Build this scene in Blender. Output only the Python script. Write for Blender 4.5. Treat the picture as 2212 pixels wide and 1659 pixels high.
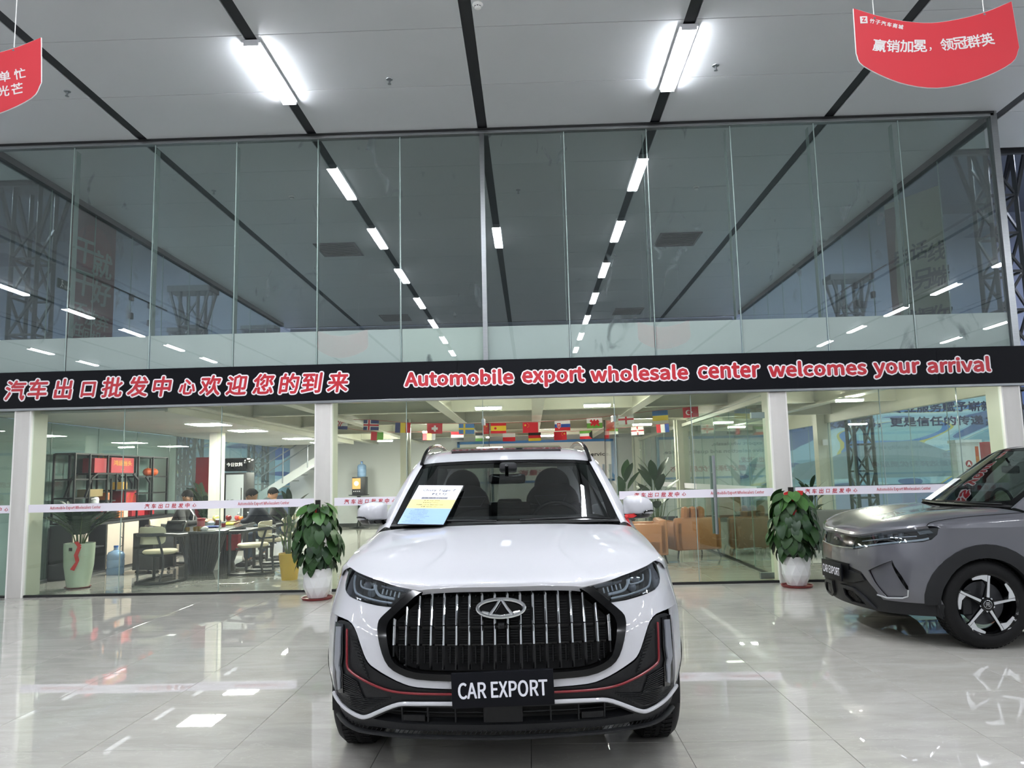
import bpy, bmesh, math, random
from mathutils import Vector, Matrix, Quaternion
from mathutils.geometry import delaunay_2d_cdt
random.seed(7)
PI = math.pi
SC = bpy.context.scene
C = SC.collection
for _o in list(bpy.data.objects): bpy.data.objects.remove(_o)

# ---------------------------------------------------------------- camera, world, exposure
CAMZ = 1.42
F_PX, PITCH, YAW, ROLL = 1657.34, 0.118978, -0.022708, -0.023305
def cam_axes():
    cy, sy = math.cos(YAW), math.sin(YAW)
    f = Vector((sy*math.cos(PITCH), cy*math.cos(PITCH), math.sin(PITCH)))
    rt = Vector((cy, -sy, 0)); up = rt.cross(f)
    cr, sr = math.cos(ROLL), math.sin(ROLL)
    return cr*rt + sr*up, -sr*rt + cr*up, f
_a, _b, _c = cam_axes()
cam = bpy.data.cameras.new('camera'); cam.sensor_width = 36; cam.lens = F_PX/2212*36
cam.clip_start = .05; cam.clip_end = 200
camo = bpy.data.objects.new('camera', cam); C.objects.link(camo)
camo.matrix_world = Matrix(((_a.x, _b.x, -_c.x, 0), (_a.y, _b.y, -_c.y, 0), (_a.z, _b.z, -_c.z, CAMZ), (0, 0, 0, 1)))
SC.camera = camo
w = bpy.data.worlds.new('world'); SC.world = w; w.use_nodes = True
w.node_tree.nodes['Background'].inputs[0].default_value = (.55, .62, .75, 1)
w.node_tree.nodes['Background'].inputs[1].default_value = .3
SC.view_settings.view_transform = 'Standard'; SC.view_settings.look = 'None'
SC.view_settings.exposure = 0.28; SC.view_settings.gamma = 1.0; SC.view_settings.use_curve_mapping = False
SC.cycles.max_bounces = 7; SC.cycles.transparent_max_bounces = 20; SC.cycles.glossy_bounces = 4; SC.cycles.adaptive_threshold = .02
SC.cycles.diffuse_bounces = 3; SC.cycles.sample_clamp_indirect = 6
LAMP_E, PANEL_E, LOBBY_E = 25.0, 32.0, 62.0     # lamp strengths: hall tubes, office panels, lobby tubes

# ---------------------------------------------------------------- materials
def srgb(h):
    if isinstance(h, str):
        h = h.lstrip('#'); v = [int(h[i:i+2], 16)/255 for i in (0, 2, 4)]
    else: v = h
    return tuple((x/12.92 if x <= .04045 else ((x+.055)/1.055)**2.4) for x in v) + (1,)
def mat(name, col, rough=.5, metal=0, coat=0, spec=.5, emit=0, var=0, scale=5, bump=0, bscale=40, alpha=1, trans=0, ecol=None, aniso=None, crough=.03):
    m = bpy.data.materials.new(name); m.use_nodes = True; nt = m.node_tree; n = nt.nodes; L = nt.links
    p = n['Principled BSDF']; c = srgb(col)
    p.inputs['Base Color'].default_value = c; p.inputs['Roughness'].default_value = rough
    p.inputs['Metallic'].default_value = metal; p.inputs['Coat Weight'].default_value = coat
    p.inputs['Coat Roughness'].default_value = crough
    p.inputs['Specular IOR Level'].default_value = spec; p.inputs['Transmission Weight'].default_value = trans
    p.inputs['Alpha'].default_value = alpha
    if emit:
        p.inputs['Emission Color'].default_value = srgb(ecol) if ecol else c; p.inputs['Emission Strength'].default_value = emit
    if var or bump:
        tc = n.new('ShaderNodeTexCoord')
    if var:
        mp = n.new('ShaderNodeMapping'); L.new(tc.outputs['Object'], mp.inputs[0])
        if aniso: mp.inputs['Scale'].default_value = aniso
        no = n.new('ShaderNodeTexNoise'); no.inputs['Scale'].default_value = scale; no.inputs['Detail'].default_value = 5
        L.new(mp.outputs[0], no.inputs['Vector'])
        mx = n.new('ShaderNodeMix'); mx.data_type = 'RGBA'
        mx.inputs[6].default_value = tuple(x*(1-var) for x in c[:3])+(1,); mx.inputs[7].default_value = tuple(min(1, x*(1+var)) for x in c[:3])+(1,)
        L.new(no.outputs['Fac'], mx.inputs[0]); L.new(mx.outputs[2], p.inputs['Base Color'])
    if bump:
        nb = n.new('ShaderNodeTexNoise'); nb.inputs['Scale'].default_value = bscale; nb.inputs['Detail'].default_value = 3
        L.new(tc.outputs['Object'], nb.inputs['Vector'])
        bp = n.new('ShaderNodeBump'); bp.inputs['Strength'].default_value = bump; bp.inputs['Distance'].default_value = .01
        L.new(nb.outputs['Fac'], bp.inputs['Height']); L.new(bp.outputs[0], p.inputs['Normal'])
    return m
def glass(name, tint='#e6f0ea', f0=.06, dirt=0, dens=1.0, gr=0.0, haze=0, hazecol='#9aa8a8'):
    # thin architectural glass: clear transmission + Schlick reflection; optional dried water marks
    m = bpy.data.materials.new(name); m.use_nodes = True; nt = m.node_tree; n = nt.nodes; L = nt.links
    n.remove(n['Principled BSDF']); out = n['Material Output']
    tr = n.new('ShaderNodeBsdfTransparent'); tr.inputs[0].default_value = srgb(tint)
    gl = n.new('ShaderNodeBsdfGlossy'); gl.inputs['Roughness'].default_value = gr; gl.inputs[0].default_value = (1, 1, 1, 1)
    lw = n.new('ShaderNodeLayerWeight'); lw.inputs[0].default_value = .5
    pw = n.new('ShaderNodeMath'); pw.operation = 'POWER'; pw.inputs[1].default_value = 5; L.new(lw.outputs['Facing'], pw.inputs[0])
    ma = n.new('ShaderNodeMath'); ma.operation = 'MULTIPLY_ADD'; ma.inputs[1].default_value = 1-f0; ma.inputs[2].default_value = f0; L.new(pw.outputs[0], ma.inputs[0])
    src = tr.outputs[0]
    if dirt or haze:
        df = n.new('ShaderNodeBsdfDiffuse'); df.inputs[0].default_value = srgb(hazecol)
        tl = n.new('ShaderNodeBsdfTranslucent'); tl.inputs[0].default_value = srgb(hazecol)
        ad = n.new('ShaderNodeMixShader'); L.new(df.outputs[0], ad.inputs[1]); L.new(tl.outputs[0], ad.inputs[2])
        mx = n.new('ShaderNodeMixShader'); L.new(tr.outputs[0], mx.inputs[1]); L.new(ad.outputs[0], mx.inputs[2])
        if dirt:
            tc = n.new('ShaderNodeTexCoord'); mp = n.new('ShaderNodeMapping'); mp.inputs['Scale'].default_value = (1, 1, .55); L.new(tc.outputs['Object'], mp.inputs[0])
            a = n.new('ShaderNodeTexNoise'); a.inputs['Scale'].default_value = 3.2; a.inputs['Detail'].default_value = 6; a.inputs['Distortion'].default_value = 1.4
            L.new(mp.outputs[0], a.inputs['Vector'])
            b = n.new('ShaderNodeTexNoise'); b.inputs['Scale'].default_value = .6; L.new(tc.outputs['Object'], b.inputs['Vector'])
            r1 = n.new('ShaderNodeMapRange'); r1.inputs[1].default_value = .6; r1.inputs[2].default_value = .68; r1.inputs[4].default_value = dirt; L.new(a.outputs['Fac'], r1.inputs[0])
            r2 = n.new('ShaderNodeMapRange'); r2.inputs[1].default_value = .52; r2.inputs[2].default_value = .62; L.new(b.outputs['Fac'], r2.inputs[0])
            mu = n.new('ShaderNodeMath'); mu.operation = 'MULTIPLY_ADD'; mu.inputs[2].default_value = haze
            L.new(r1.outputs[0], mu.inputs[0]); L.new(r2.outputs[0], mu.inputs[1]); L.new(mu.outputs[0], mx.inputs[0])
        else: mx.inputs[0].default_value = haze
        src = mx.outputs[0]
    fx = n.new('ShaderNodeMixShader'); L.new(ma.outputs[0], fx.inputs[0]); L.new(src, fx.inputs[1]); L.new(gl.outputs[0], fx.inputs[2])
    L.new(fx.outputs[0], out.inputs[0])
    return m
M = {}
def MM(k, *a, **kw):
    if k not in M: M[k] = mat(k, *a, **kw)
    return M[k]
def colmat(col, rough=.5, **kw): return MM('paint_'+col.lstrip('#')+('_%d' % int(rough*100))+('m' if kw.get('metal') else '')+('e' if kw.get('emit') else ''), col, rough, **kw)

# ---------------------------------------------------------------- mesh helpers
class MB:
    def __init__(s): s.v = []; s.f = []; s.mi = []; s.cm = 0
    def add(s, vs, fs):
        b = len(s.v); s.v += [tuple(v) for v in vs]
        for f in fs: s.f.append(tuple(b+i for i in f)); s.mi.append(s.cm)
        return s
    def box(s, x0, x1, y0, y1, z0, z1, bev=0, T=None):
        if bev <= 0:
            vs = [(x, y, z) for z in (z0, z1) for y in (y0, y1) for x in (x0, x1)]
            fs = [(0, 2, 3, 1), (4, 5, 7, 6), (0, 1, 5, 4), (2, 6, 7, 3), (0, 4, 6, 2), (1, 3, 7, 5)]
        else:
            b = min(bev, (x1-x0)/2.01, (y1-y0)/2.01, (z1-z0)/2.01)
            bm = bmesh.new(); bmesh.ops.create_cube(bm, size=1)
            for v in bm.verts: v.co = ((x0+x1)/2+v.co.x*(x1-x0), (y0+y1)/2+v.co.y*(y1-y0), (z0+z1)/2+v.co.z*(z1-z0))
            bmesh.ops.bevel(bm, geom=bm.edges[:], offset=b, segments=2, affect='EDGES', profile=.5)
            bm.verts.index_update(); vs = [tuple(v.co) for v in bm.verts]; fs = [tuple(v.index for v in f.verts) for f in bm.faces]; bm.free()
        if T: vs = [tuple(T @ Vector(v)) for v in vs]
        return s.add(vs, fs)
    def cyl(s, p0, p1, r0, r1=None, n=16, caps=True):
        r1 = r0 if r1 is None else r1; p0 = Vector(p0); p1 = Vector(p1); d = (p1-p0)
        q = d.to_track_quat('Z', 'Y'); vs = []
        for p, r in ((p0, r0), (p1, r1)):
            for i in range(n):
                a = 2*PI*i/n; vs.append(p + q @ Vector((r*math.cos(a), r*math.sin(a), 0)))
        fs = [(i, (i+1) % n, n+(i+1) % n, n+i) for i in range(n)]
        if caps: fs += [tuple(reversed(range(n))), tuple(range(n, 2*n))]
        return s.add(vs, fs)
    def lathe(s, prof, n=24, at=(0, 0, 0), q=None, caps=True):
        vs = []; at = Vector(at)
        for r, z in prof:
            for i in range(n):
                a = 2*PI*i/n; p = Vector((r*math.cos(a), r*math.sin(a), z)); vs.append(at + (q @ p if q else p))
        fs = []
        for k in range(len(prof)-1):
            for i in range(n): fs.append((k*n+i, k*n+(i+1) % n, (k+1)*n+(i+1) % n, (k+1)*n+i))
        if caps:
            if prof[0][0] > 1e-4: fs.append(tuple(reversed(range(n))))
            if prof[-1][0] > 1e-4: fs.append(tuple(range((len(prof)-1)*n, len(prof)*n)))
        return s.add(vs, fs)
    def tube(s, pts, r, n=8, closed=False, flat=None):
        P = [Vector(p) for p in pts]; N = len(P); vs = []; up = Vector((0, 0, 1)); q0 = None
        for i, p in enumerate(P):
            a = P[(i-1) % N] if (closed or i > 0) else P[i]; b = P[(i+1) % N] if (closed or i < N-1) else P[i]
            t = (b-a).normalized()
            x = t.cross(up) if q0 is None else (q0 - t*q0.dot(t))
            if x.length < 1e-4: x = t.orthogonal()
            x.normalize(); q0 = x; y = t.cross(x)
            rr = r[i] if isinstance(r, (list, tuple)) else r
            fl = flat or 1
            for k in range(n):
                an = 2*PI*(k+.5)/n; vs.append(p + x*rr*math.cos(an) + y*rr*fl*math.sin(an))
        fs = []
        for i in range(N if closed else N-1):
            j = (i+1) % N
            for k in range(n): fs.append((i*n+k, i*n+(k+1) % n, j*n+(k+1) % n, j*n+k))
        if not closed: fs += [tuple(reversed(range(n))), tuple(range((N-1)*n, N*n))]
        return s.add(vs, fs)
    def bar(s, p0, p1, w, h, up=(0, 0, 1)):
        p0 = Vector(p0); p1 = Vector(p1); t = (p1-p0).normalized(); x = t.cross(Vector(up))
        if x.length < 1e-4: x = t.orthogonal()
        x.normalize(); y = x.cross(t)
        vs = [p + x*w/2*a + y*h/2*b for p in (p0, p1) for a, b in ((-1, -1), (1, -1), (1, 1), (-1, 1))]
        return s.add(vs, [(0, 1, 2, 3), (7, 6, 5, 4), (0, 4, 5, 1), (1, 5, 6, 2), (2, 6, 7, 3), (3, 7, 4, 0)])
    def sphere(s, c, r, n=16, m=10, sc=(1, 1, 1), T=None):
        vs = []; c = Vector(c)
        for j in range(m+1):
            th = PI*j/m
            for i in range(n):
                a = 2*PI*i/n; p = Vector((r*sc[0]*math.sin(th)*math.cos(a), r*sc[1]*math.sin(th)*math.sin(a), r*sc[2]*math.cos(th)))
                vs.append(c + (T @ p if T else p))
        fs = [(j*n+i, (j+1)*n+i, (j+1)*n+(i+1) % n, j*n+(i+1) % n) for j in range(m) for i in range(n)]
        return s.add(vs, fs)
    def grid(s, rows):
        nr = len(rows); nc = len(rows[0])
        return s.add([p for r in rows for p in r], [(i*nc+j, i*nc+j+1, (i+1)*nc+j+1, (i+1)*nc+j) for i in range(nr-1) for j in range(nc-1)])
    def prism(s, poly, d, T=None):
        # poly list of (x,z) in plane y=0, extruded to y=d
        n = len(poly); vs = [(x, 0, z) for x, z in poly] + [(x, d, z) for x, z in poly]
        if T: vs = [tuple(T @ Vector(v)) for v in vs]
        return s.add(vs, [tuple(range(n)), tuple(reversed(range(n, 2*n)))] + [(i, n+i, n+(i+1) % n, (i+1) % n) for i in range(n)])
    def mesh(s, name, m, smooth=None, fix=True, weld=False):
        me = bpy.data.meshes.new(name); me.from_pydata(s.v, [], s.f)
        ms = m if isinstance(m, (list, tuple)) else [m]
        for x in ms: me.materials.append(x)
        if len(ms) > 1: me.polygons.foreach_set('material_index', s.mi)
        if fix or weld:
            bm = bmesh.new(); bm.from_mesh(me)
            if weld: bmesh.ops.remove_doubles(bm, verts=bm.verts, dist=1e-5)
            if fix: bmesh.ops.recalc_face_normals(bm, faces=bm.faces)
            bm.to_mesh(me); bm.free()
        if smooth is not None:
            me.shade_smooth(); me.set_sharp_from_angle(angle=smooth)
        me.update(); return me
    def build(s, name, m, parent=None, smooth=None, loc=None, fix=True, weld=False, label=None):
        o = bpy.data.objects.new(name, s.mesh(name, m, smooth, fix, weld)); C.objects.link(o)
        if parent is not None: o.parent = parent
        if loc is not None: o.location = loc
        if label: o['label'] = label
        return o
SM = .7
def thing(name, label, cat, loc=(0, 0, 0), rz=0, group=None):
    o = bpy.data.objects.new(name, None); C.objects.link(o); o.location = loc; o.rotation_euler = (0, 0, rz)
    o.empty_display_size = .1
    return tag(o, label, cat, group)
def tag(o, label, cat, group=None, kind=None):
    o['label'] = label; o['category'] = cat
    if group: o['group'] = group
    if kind: o['kind'] = kind
    return o
def struct(o, label=None):
    o['kind'] = 'structure'
    if label: o['label'] = label
    return o
def sroot(name, label=None, loc=(0, 0, 0)):
    o = bpy.data.objects.new(name, None); C.objects.link(o); o.location = loc; o.empty_display_size = .1
    return struct(o, label)
KIDS = {}
def copy_tree(o, parent=None):
    c = o.copy(); C.objects.link(c)
    if parent is not None: c.parent = parent; c.matrix_parent_inverse = o.matrix_parent_inverse
    for ch in list(o.children): copy_tree(ch, c)
    return c
def dup(o, label=None, loc=None, rz=None, group=None, cat=None, **kw):
    c = copy_tree(o)
    if loc is not None: c.location = loc
    if rz is not None: c.rotation_euler = (0, 0, rz)
    if label: c['label'] = label
    if group: c['group'] = group
    return c
def link(name, me, parent=None, loc=(0, 0, 0), rot=None, sc=None):
    o = bpy.data.objects.new(name, me); C.objects.link(o)
    if parent is not None: o.parent = parent
    o.location = loc
    if rot is not None: o.rotation_euler = rot
    if sc is not None: o.scale = sc
    return o
import os
LATIN = None
try: LATIN = bpy.data.fonts.load(os.path.join(bpy.utils.system_resource('DATAFILES'), 'fonts', 'Noto Sans CJK Regular.woff2'))   # Blender's own bundled typeface
except Exception: LATIN = None
TCACHE = {}; GROTESK = {'CAR EXPORT', 'Automobile', 'export', 'wholesale', 'center', 'welcomes', 'your', 'arrival', 'Automobile Export Wholesalers Center', 'massive selection and quality service.'}
TS = bpy.data.scenes.new('scratch')      # text and skin objects are evaluated here, away from the big scene
def eval_mesh(o):
    TS.collection.objects.link(o); vl = TS.view_layers[0]; vl.update(); return bpy.data.meshes.new_from_object(o.evaluated_get(vl.depsgraph))
# text -> mesh centred on its bounding box; lies in the XZ plane facing -Y
def text_mesh(body, h=None, w=None, bold=0, depth=.004, m=None, shear=0, res=2, spacing=1, line=1, align='CENTER'):
    key = (body, shear, res, spacing, line, align)
    if key not in TCACHE:
        c = bpy.data.curves.new('t', 'FONT'); c.body = body
        if LATIN and body in GROTESK: c.font = LATIN
        c.resolution_u = res; c.shear = shear; c.extrude = 0
        c.space_character = spacing; c.space_line = line; c.align_x = align
        o = bpy.data.objects.new('t', c); me = eval_mesh(o)
        bpy.data.objects.remove(o)
        TCACHE[key] = ([v.co.copy() for v in me.vertices], [tuple(p.vertices) for p in me.polygons])
        bpy.data.meshes.remove(me)
    V, Fc = TCACHE[key]
    x0 = min(v.x for v in V); x1 = max(v.x for v in V); y0 = min(v.y for v in V); y1 = max(v.y for v in V)
    sy = h/(y1-y0) if h else None; sx = w/(x1-x0) if w else None
    if sy is None: sy = sx
    if sx is None: sx = sy
    P = [((v.x-(x0+x1)/2)*sx, (v.y-(y0+y1)/2)*sy) for v in V]
    b = MB(); n = len(P)
    edge = {}
    for f in Fc:
        for i in range(len(f)):
            e = (f[i], f[(i+1) % len(f)]); edge[e] = 1
    if bold and h:
        r = bold*h*1.2; N = 6; P2 = []; F2 = []
        for k in range(N):
            P2 += [(x+r*math.cos(2*PI*k/N), k*.00004, z+r*math.sin(2*PI*k/N)) for x, z in P]; F2 += [tuple(i+k*n for i in f) for f in Fc]
        return b.add(P2, F2)
    vs = [(x, 0, z) for x, z in P]
    fs = list(Fc)
    if depth > 0:
        vs += [(x, depth, z) for x, z in P]
        for (i, j) in edge:
            if (j, i) not in edge: fs.append((j, i, n+i, n+j))
    b.add(vs, fs)
    return b
def text(name, body, m, parent=None, loc=(0, 0, 0), rot=(0, 0, 0), **kw):
    b = text_mesh(body, **kw); o = b.build(name, m, parent, fix=False); o.location = loc; o.rotation_euler = rot
    return o
def ring_fatten(b, r, n=10):
    V = list(b.v); Fs = list(b.f); k = len(V); out = MB()
    for i in range(n):
        an = 2*PI*i/n; out.add([(x+r*math.cos(an), y+.00002*i, z+r*math.sin(an)) for x, y, z in V], Fs)
    return out
def cr(pts, n=4, closed=False):
    # Catmull-Rom through points (any dimension)
    P = [tuple(p) for p in pts]; N = len(P); out = []
    rng = N if closed else N-1
    for i in range(rng):
        p1 = P[i]; p2 = P[(i+1) % N]
        p0 = P[(i-1) % N] if (closed or i > 0) else tuple(2*a-b for a, b in zip(p1, p2))
        p3 = P[(i+2) % N] if (closed or i < N-2) else tuple(2*b-a for a, b in zip(p1, p2))
        for k in range(n):
            t = k/n; out.append(tuple(.5*((2*b)+(-a+c)*t+(2*a-5*b+4*c-d)*t*t+(-a+3*b-3*c+d)*t**3) for a, b, c, d in zip(p0, p1, p2, p3)))
    if not closed: out.append(P[-1])
    return out
def upgrid(rows, nu=4, nv=4):
    R_ = [cr(r, nu) for r in rows]; cols = list(zip(*R_)); cols = [cr(c, nv) for c in cols]
    return [list(r) for r in zip(*cols)]
def patch(rows, nu=4, nv=4, th=0):
    b = MB(); g = upgrid(rows, nu, nv); b.grid(g); return b
def pip(x, y, poly):
    c = False; n = len(poly); j = n-1
    for i in range(n):
        xi, yi = poly[i][0], poly[i][1]; xj, yj = poly[j][0], poly[j][1]
        if (yi > y) != (yj > y) and x < (xj-xi)*(y-yi)/(yj-yi)+xi: c = not c
        j = i
    return c
def skin(poly, fn, holes=(), step=.04, o1=.004, o0=-.01, b=None):
    # polygon (a,b) with holes, draped over fn(a,b,off); gives a closed slab from off=o0 to off=o1
    loops = [list(poly)] + [list(h) for h in holes]
    V = []; E = []
    for lp in loops:
        out = []
        for i in range(len(lp)):
            p = lp[i]; q = lp[(i+1) % len(lp)]; d = math.hypot(q[0]-p[0], q[1]-p[1]); k = max(1, int(math.ceil(d/step)))
            if d < 1e-6: continue
            for j in range(k): out.append((p[0]+(q[0]-p[0])*j/k, p[1]+(q[1]-p[1])*j/k))
        s0 = len(V); V += out; E += [(s0+i, s0+(i+1) % len(out)) for i in range(len(out))]
    nb = len(V)
    xs = [p[0] for p in poly]; ys = [p[1] for p in poly]
    y = min(ys)+step/2
    while y < max(ys):
        x = min(xs)+step/2
        while x < max(xs):
            if pip(x, y, loops[0]) and not any(pip(x, y, h) for h in loops[1:]):
                if all((x-V[i][0])**2+(y-V[i][1])**2 > (step*.45)**2 for i in range(nb)): V.append((x, y))
            x += step
        y += step
    r = delaunay_2d_cdt([Vector(v) for v in V], E, [], 0, 1e-6)
    vv = r[0]; tris = []
    for f in r[2]:
        cx = sum(vv[i].x for i in f)/3; cy = sum(vv[i].y for i in f)/3
        if pip(cx, cy, loops[0]) and not any(pip(cx, cy, h) for h in loops[1:]): tris.append(tuple(f))
    n = len(vv); b = b or MB()
    vs = [fn(p.x, p.y, o1) for p in vv] + [fn(p.x, p.y, o0) for p in vv]
    ed = {}
    for f in tris:
        for i in range(3): ed[(f[i], f[(i+1) % 3])] = 1
    fs = list(tris) + [tuple(n+i for i in reversed(f)) for f in tris]
    for (i, j) in ed:
        if (j, i) not in ed: fs.append((j, i, n+i, n+j))
    return b.add(vs, fs)
# ---------------------------------------------------------------- setting
YF = 10.02; ZB, ZT, ZR, ZC = 2.456, 2.94, 6.07, 6.14
XL, XR = -7.41, 6.285
def tile_mat():
    m = mat('floor_tile', '#c3c0bb', rough=.012, spec=.5); nt = m.node_tree; n = nt.nodes; L = nt.links; p = n['Principled BSDF']
    ge = n.new('ShaderNodeNewGeometry'); oi = n.new('ShaderNodeObjectInfo')
    sc = n.new('ShaderNodeVectorMath'); sc.operation = 'SCALE'; sc.inputs[3].default_value = 1
    ad = n.new('ShaderNodeVectorMath'); ad.operation = 'ADD'
    cm = n.new('ShaderNodeCombineXYZ'); mu = n.new('ShaderNodeMath'); mu.operation = 'MULTIPLY'; mu.inputs[1].default_value = 37
    L.new(oi.outputs['Random'], mu.inputs[0]); L.new(mu.outputs[0], cm.inputs[2]); L.new(ge.outputs['Position'], ad.inputs[0]); L.new(cm.outputs[0], ad.inputs[1])
    mp = n.new('ShaderNodeMapping'); mp.inputs['Rotation'].default_value = (0, 0, .35); mp.inputs['Scale'].default_value = (.8, 2.6, 1); L.new(ad.outputs[0], mp.inputs[0])
    a = n.new('ShaderNodeTexNoise'); a.inputs['Scale'].default_value = 1.7; a.inputs['Detail'].default_value = 8; a.inputs['Roughness'].default_value = .62; a.inputs['Distortion'].default_value = 1.2
    L.new(mp.outputs[0], a.inputs['Vector'])
    r = n.new('ShaderNodeValToRGB'); e = r.color_ramp.elements; e[0].position = .3; e[0].color = srgb('#a4a19c'); e[1].position = .72; e[1].color = srgb('#b8b5af')
    e2 = e.new(.5); e2.color = srgb('#aeaba5'); L.new(a.outputs['Fac'], r.inputs[0])
    b = n.new('ShaderNodeTexNoise'); b.inputs['Scale'].default_value = 2.2; b.inputs['Detail'].default_value = 6; b.inputs['Distortion'].default_value = 2.5; L.new(mp.outputs[0], b.inputs['Vector'])
    v = n.new('ShaderNodeMapRange'); v.inputs[1].default_value = .49; v.inputs[2].default_value = .505; v.inputs[3].default_value = 0; v.inputs[4].default_value = 1; L.new(b.outputs['Fac'], v.inputs[0])
    v2 = n.new('ShaderNodeMapRange'); v2.inputs[1].default_value = .52; v2.inputs[2].default_value = .505; L.new(b.outputs['Fac'], v2.inputs[0])
    vm = n.new('ShaderNodeMath'); vm.operation = 'MULTIPLY'; L.new(v.outputs[0], vm.inputs[0]); L.new(v2.outputs[0], vm.inputs[1])
    vs = n.new('ShaderNodeMath'); vs.operation = 'MULTIPLY'; vs.inputs[1].default_value = .25; L.new(vm.outputs[0], vs.inputs[0])
    mx = n.new('ShaderNodeMix'); mx.data_type = 'RGBA'; mx.inputs[7].default_value = srgb('#cbc8c2'); L.new(vs.outputs[0], mx.inputs[0]); L.new(r.outputs[0], mx.inputs[6])
    L.new(mx.outputs[2], p.inputs['Base Color']); p.inputs['IOR'].default_value = 1.75
    nb = n.new('ShaderNodeTexNoise'); nb.inputs['Scale'].default_value = 4; nb.inputs['Detail'].default_value = 1; L.new(ad.outputs[0], nb.inputs['Vector'])
    bp = n.new('ShaderNodeBump'); bp.inputs['Strength'].default_value = .008; bp.inputs['Distance'].default_value = .004; L.new(nb.outputs['Fac'], bp.inputs['Height']); L.new(bp.outputs[0], p.inputs['Normal'])
    return m
M['tile'] = tile_mat(); M['grout'] = mat('grout', '#5c5a57', .7)
M['ceil'] = mat('ceiling_panel', '#c6c9cc', .32, spec=.5, var=.05, scale=.8, bump=.02, bscale=3)
M['track'] = mat('black_track', '#17181d', .5)
M['alu'] = mat('aluminium', '#8f9294', .32, metal=.9, var=.15, scale=12, aniso=(1, 1, 8))
M['lamp'] = mat('lamp_diffuser', '#ffffff', .4, emit=LAMP_E*4.2, ecol='#f4f8ff')
M['lampbody'] = mat('lamp_body', '#d8dade', .4)
M['gup'] = glass('glass_upper', '#edf1f0', .085, dirt=.45, haze=.06, hazecol='#7f8a8c')
M['gside'] = glass('glass_side', '#e4edea', .07, haze=.04, hazecol='#8c9aa0')
M['glow'] = glass('glass_lower', '#f3f9f5', .045)
M['gedge'] = mat('glass_edge', '#93a39f', .15, spec=.6)
M['frost'] = mat('frosted_film', '#eef2ef', .55, trans=0, var=.05, scale=2)
M['signblk'] = mat('sign_black', '#0d0e13', .5, spec=.12)
M['red'] = mat('sign_red', '#b81d2b', .4); M['white'] = mat('white_vinyl', '#f3eff2', .4)
M['wallw'] = mat('wall_white', '#c4c6c6', .6, var=.04, scale=1.2)
M['cream'] = mat('cream_steel', '#c4c4b4', .45, var=.1, scale=3)
M['column'] = mat('column_paint', '#c9c6c1', .5, var=.08, scale=5, aniso=(3, 3, .5), bump=.15, bscale=14)
M['steel'] = mat('dark_steel', '#33363c', .5)
M['black'] = mat('black', '#111214', .45); M['chrome'] = mat('chrome', '#dfe1e4', .09, metal=1)
M['brushed'] = mat('brushed', '#9b9fa2', .3, metal=.85)

M['fill_lens'] = mat('fill_light_lens', '#ffffff', .4, emit=600, ecol='#e4ecff')  # emitter of the fill lamps added beyond the glass storey
# floor
fl = sroot('floor', 'grey polished marble-look tile floor')
b = MB(); b.box(-9.2, 9.2, 1.6, 24.6, -.03, -.0035); b.build('grout_bed', M['grout'], fl)
b = MB(); b.box(-21, -9.2, -12, 26, -.03, 0); b.box(9.2, 19, -12, 26, -.03, 0); b.box(-9.2, 9.2, -12, 1.6, -.03, 0); b.box(-9.2, 9.2, 24.6, 26, -.03, 0)
b.build('tiled_surround', M['tile'], fl)
TX, TY = .797, .84
def tilebox(mb, x, y): mb.box(x+.0015, x+TX-.0015, y+.0015, y+TY-.0015, -.012, 0)
_t = MB(); _t.box(.0015, TX-.0015, .0015, TY-.0015, -.012, 0, bev=.0012); tme = _t.mesh('tile', M['tile'])
cells = []
for j in range(-3, 24):
    for i in range(-10, 14):
        x = -1.633+TX*i; y = 4.28+TY*j
        if x < -9.2 or x+TX > 9.25 or y < 1.5: continue
        lim = (abs(x+.4) - .75)/max(y+TY, .1)
        vis = y+TY > 3.9 and -.70*(y+TY)-1 < x+TX and x < .66*(y+TY)+.3
        cells.append((0 if vis else 1, y, x))
cells.sort(); mbs = MB(); nt_ = 0
for v, y, x in cells:
    if v == 0 and nt_ < 295:
        o = link('tile', tme, fl, (x, y, 0), (random.gauss(0, .0007), random.gauss(0, .0007), 0)); nt_ += 1
    else: tilebox(mbs, x, y)
o = mbs.build('tile_field', M['tile'], fl); o['kind'] = 'stuff'

# ceiling
ce = sroot('ceiling', 'grey metal panel ceiling with black tracks')
SX = [-.55+2.345*k for k in range(-9, 9)]
_t = MB(); _t.box(.065, 2.345-.065, .004, 1.201, 0, .04, bev=.004); pme = _t.mesh('panel', M['ceil'])
mbs = MB(); mbt = MB()
for i, x in enumerate(SX[:-1]):
    for j in range(-17, 14):
        y = 7.6+1.205*j
        inbox = XL-.3 < x < XR-.5
        if y+1.2 > 11.4 and not inbox: continue
        if y > 22.8: continue
        if abs(x) < 8 and y > 5.8: link('panel', pme, ce, (x, y, ZC))
        else: mbs.box(x+.065, x+2.28, y+.004, y+1.201, ZC, ZC+.04)
mbs.build('panel_field', M['ceil'], ce)['kind'] = 'stuff'
for x in SX:
    y1 = 23 if XL < x < XR-.2 else 11.3
    mb = MB(); mb.box(x-.06, x+.06, -12.9, y1, ZC+.012, ZC+.05); mb.build('track', M['track'], ce)
mb = MB(); mb.box(-21.7, 19.4, -12.9, 11.4, ZC+.05, ZC+.12); mb.box(XL-.2, XR+.2, 11.4, 23.6, ZC+.05, ZC+.12); mb.build('ceiling_deck', M['track'], ce)
mb = MB(); mb.box(XR+.25, 19.4, 11.38, 11.44, ZC-.02, ZC+.3); mb.box(-21.7, XL-.25, 11.38, 11.44, ZC-.02, ZC+.3); mb.build('ceiling_edge', M['steel'], ce)

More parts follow.
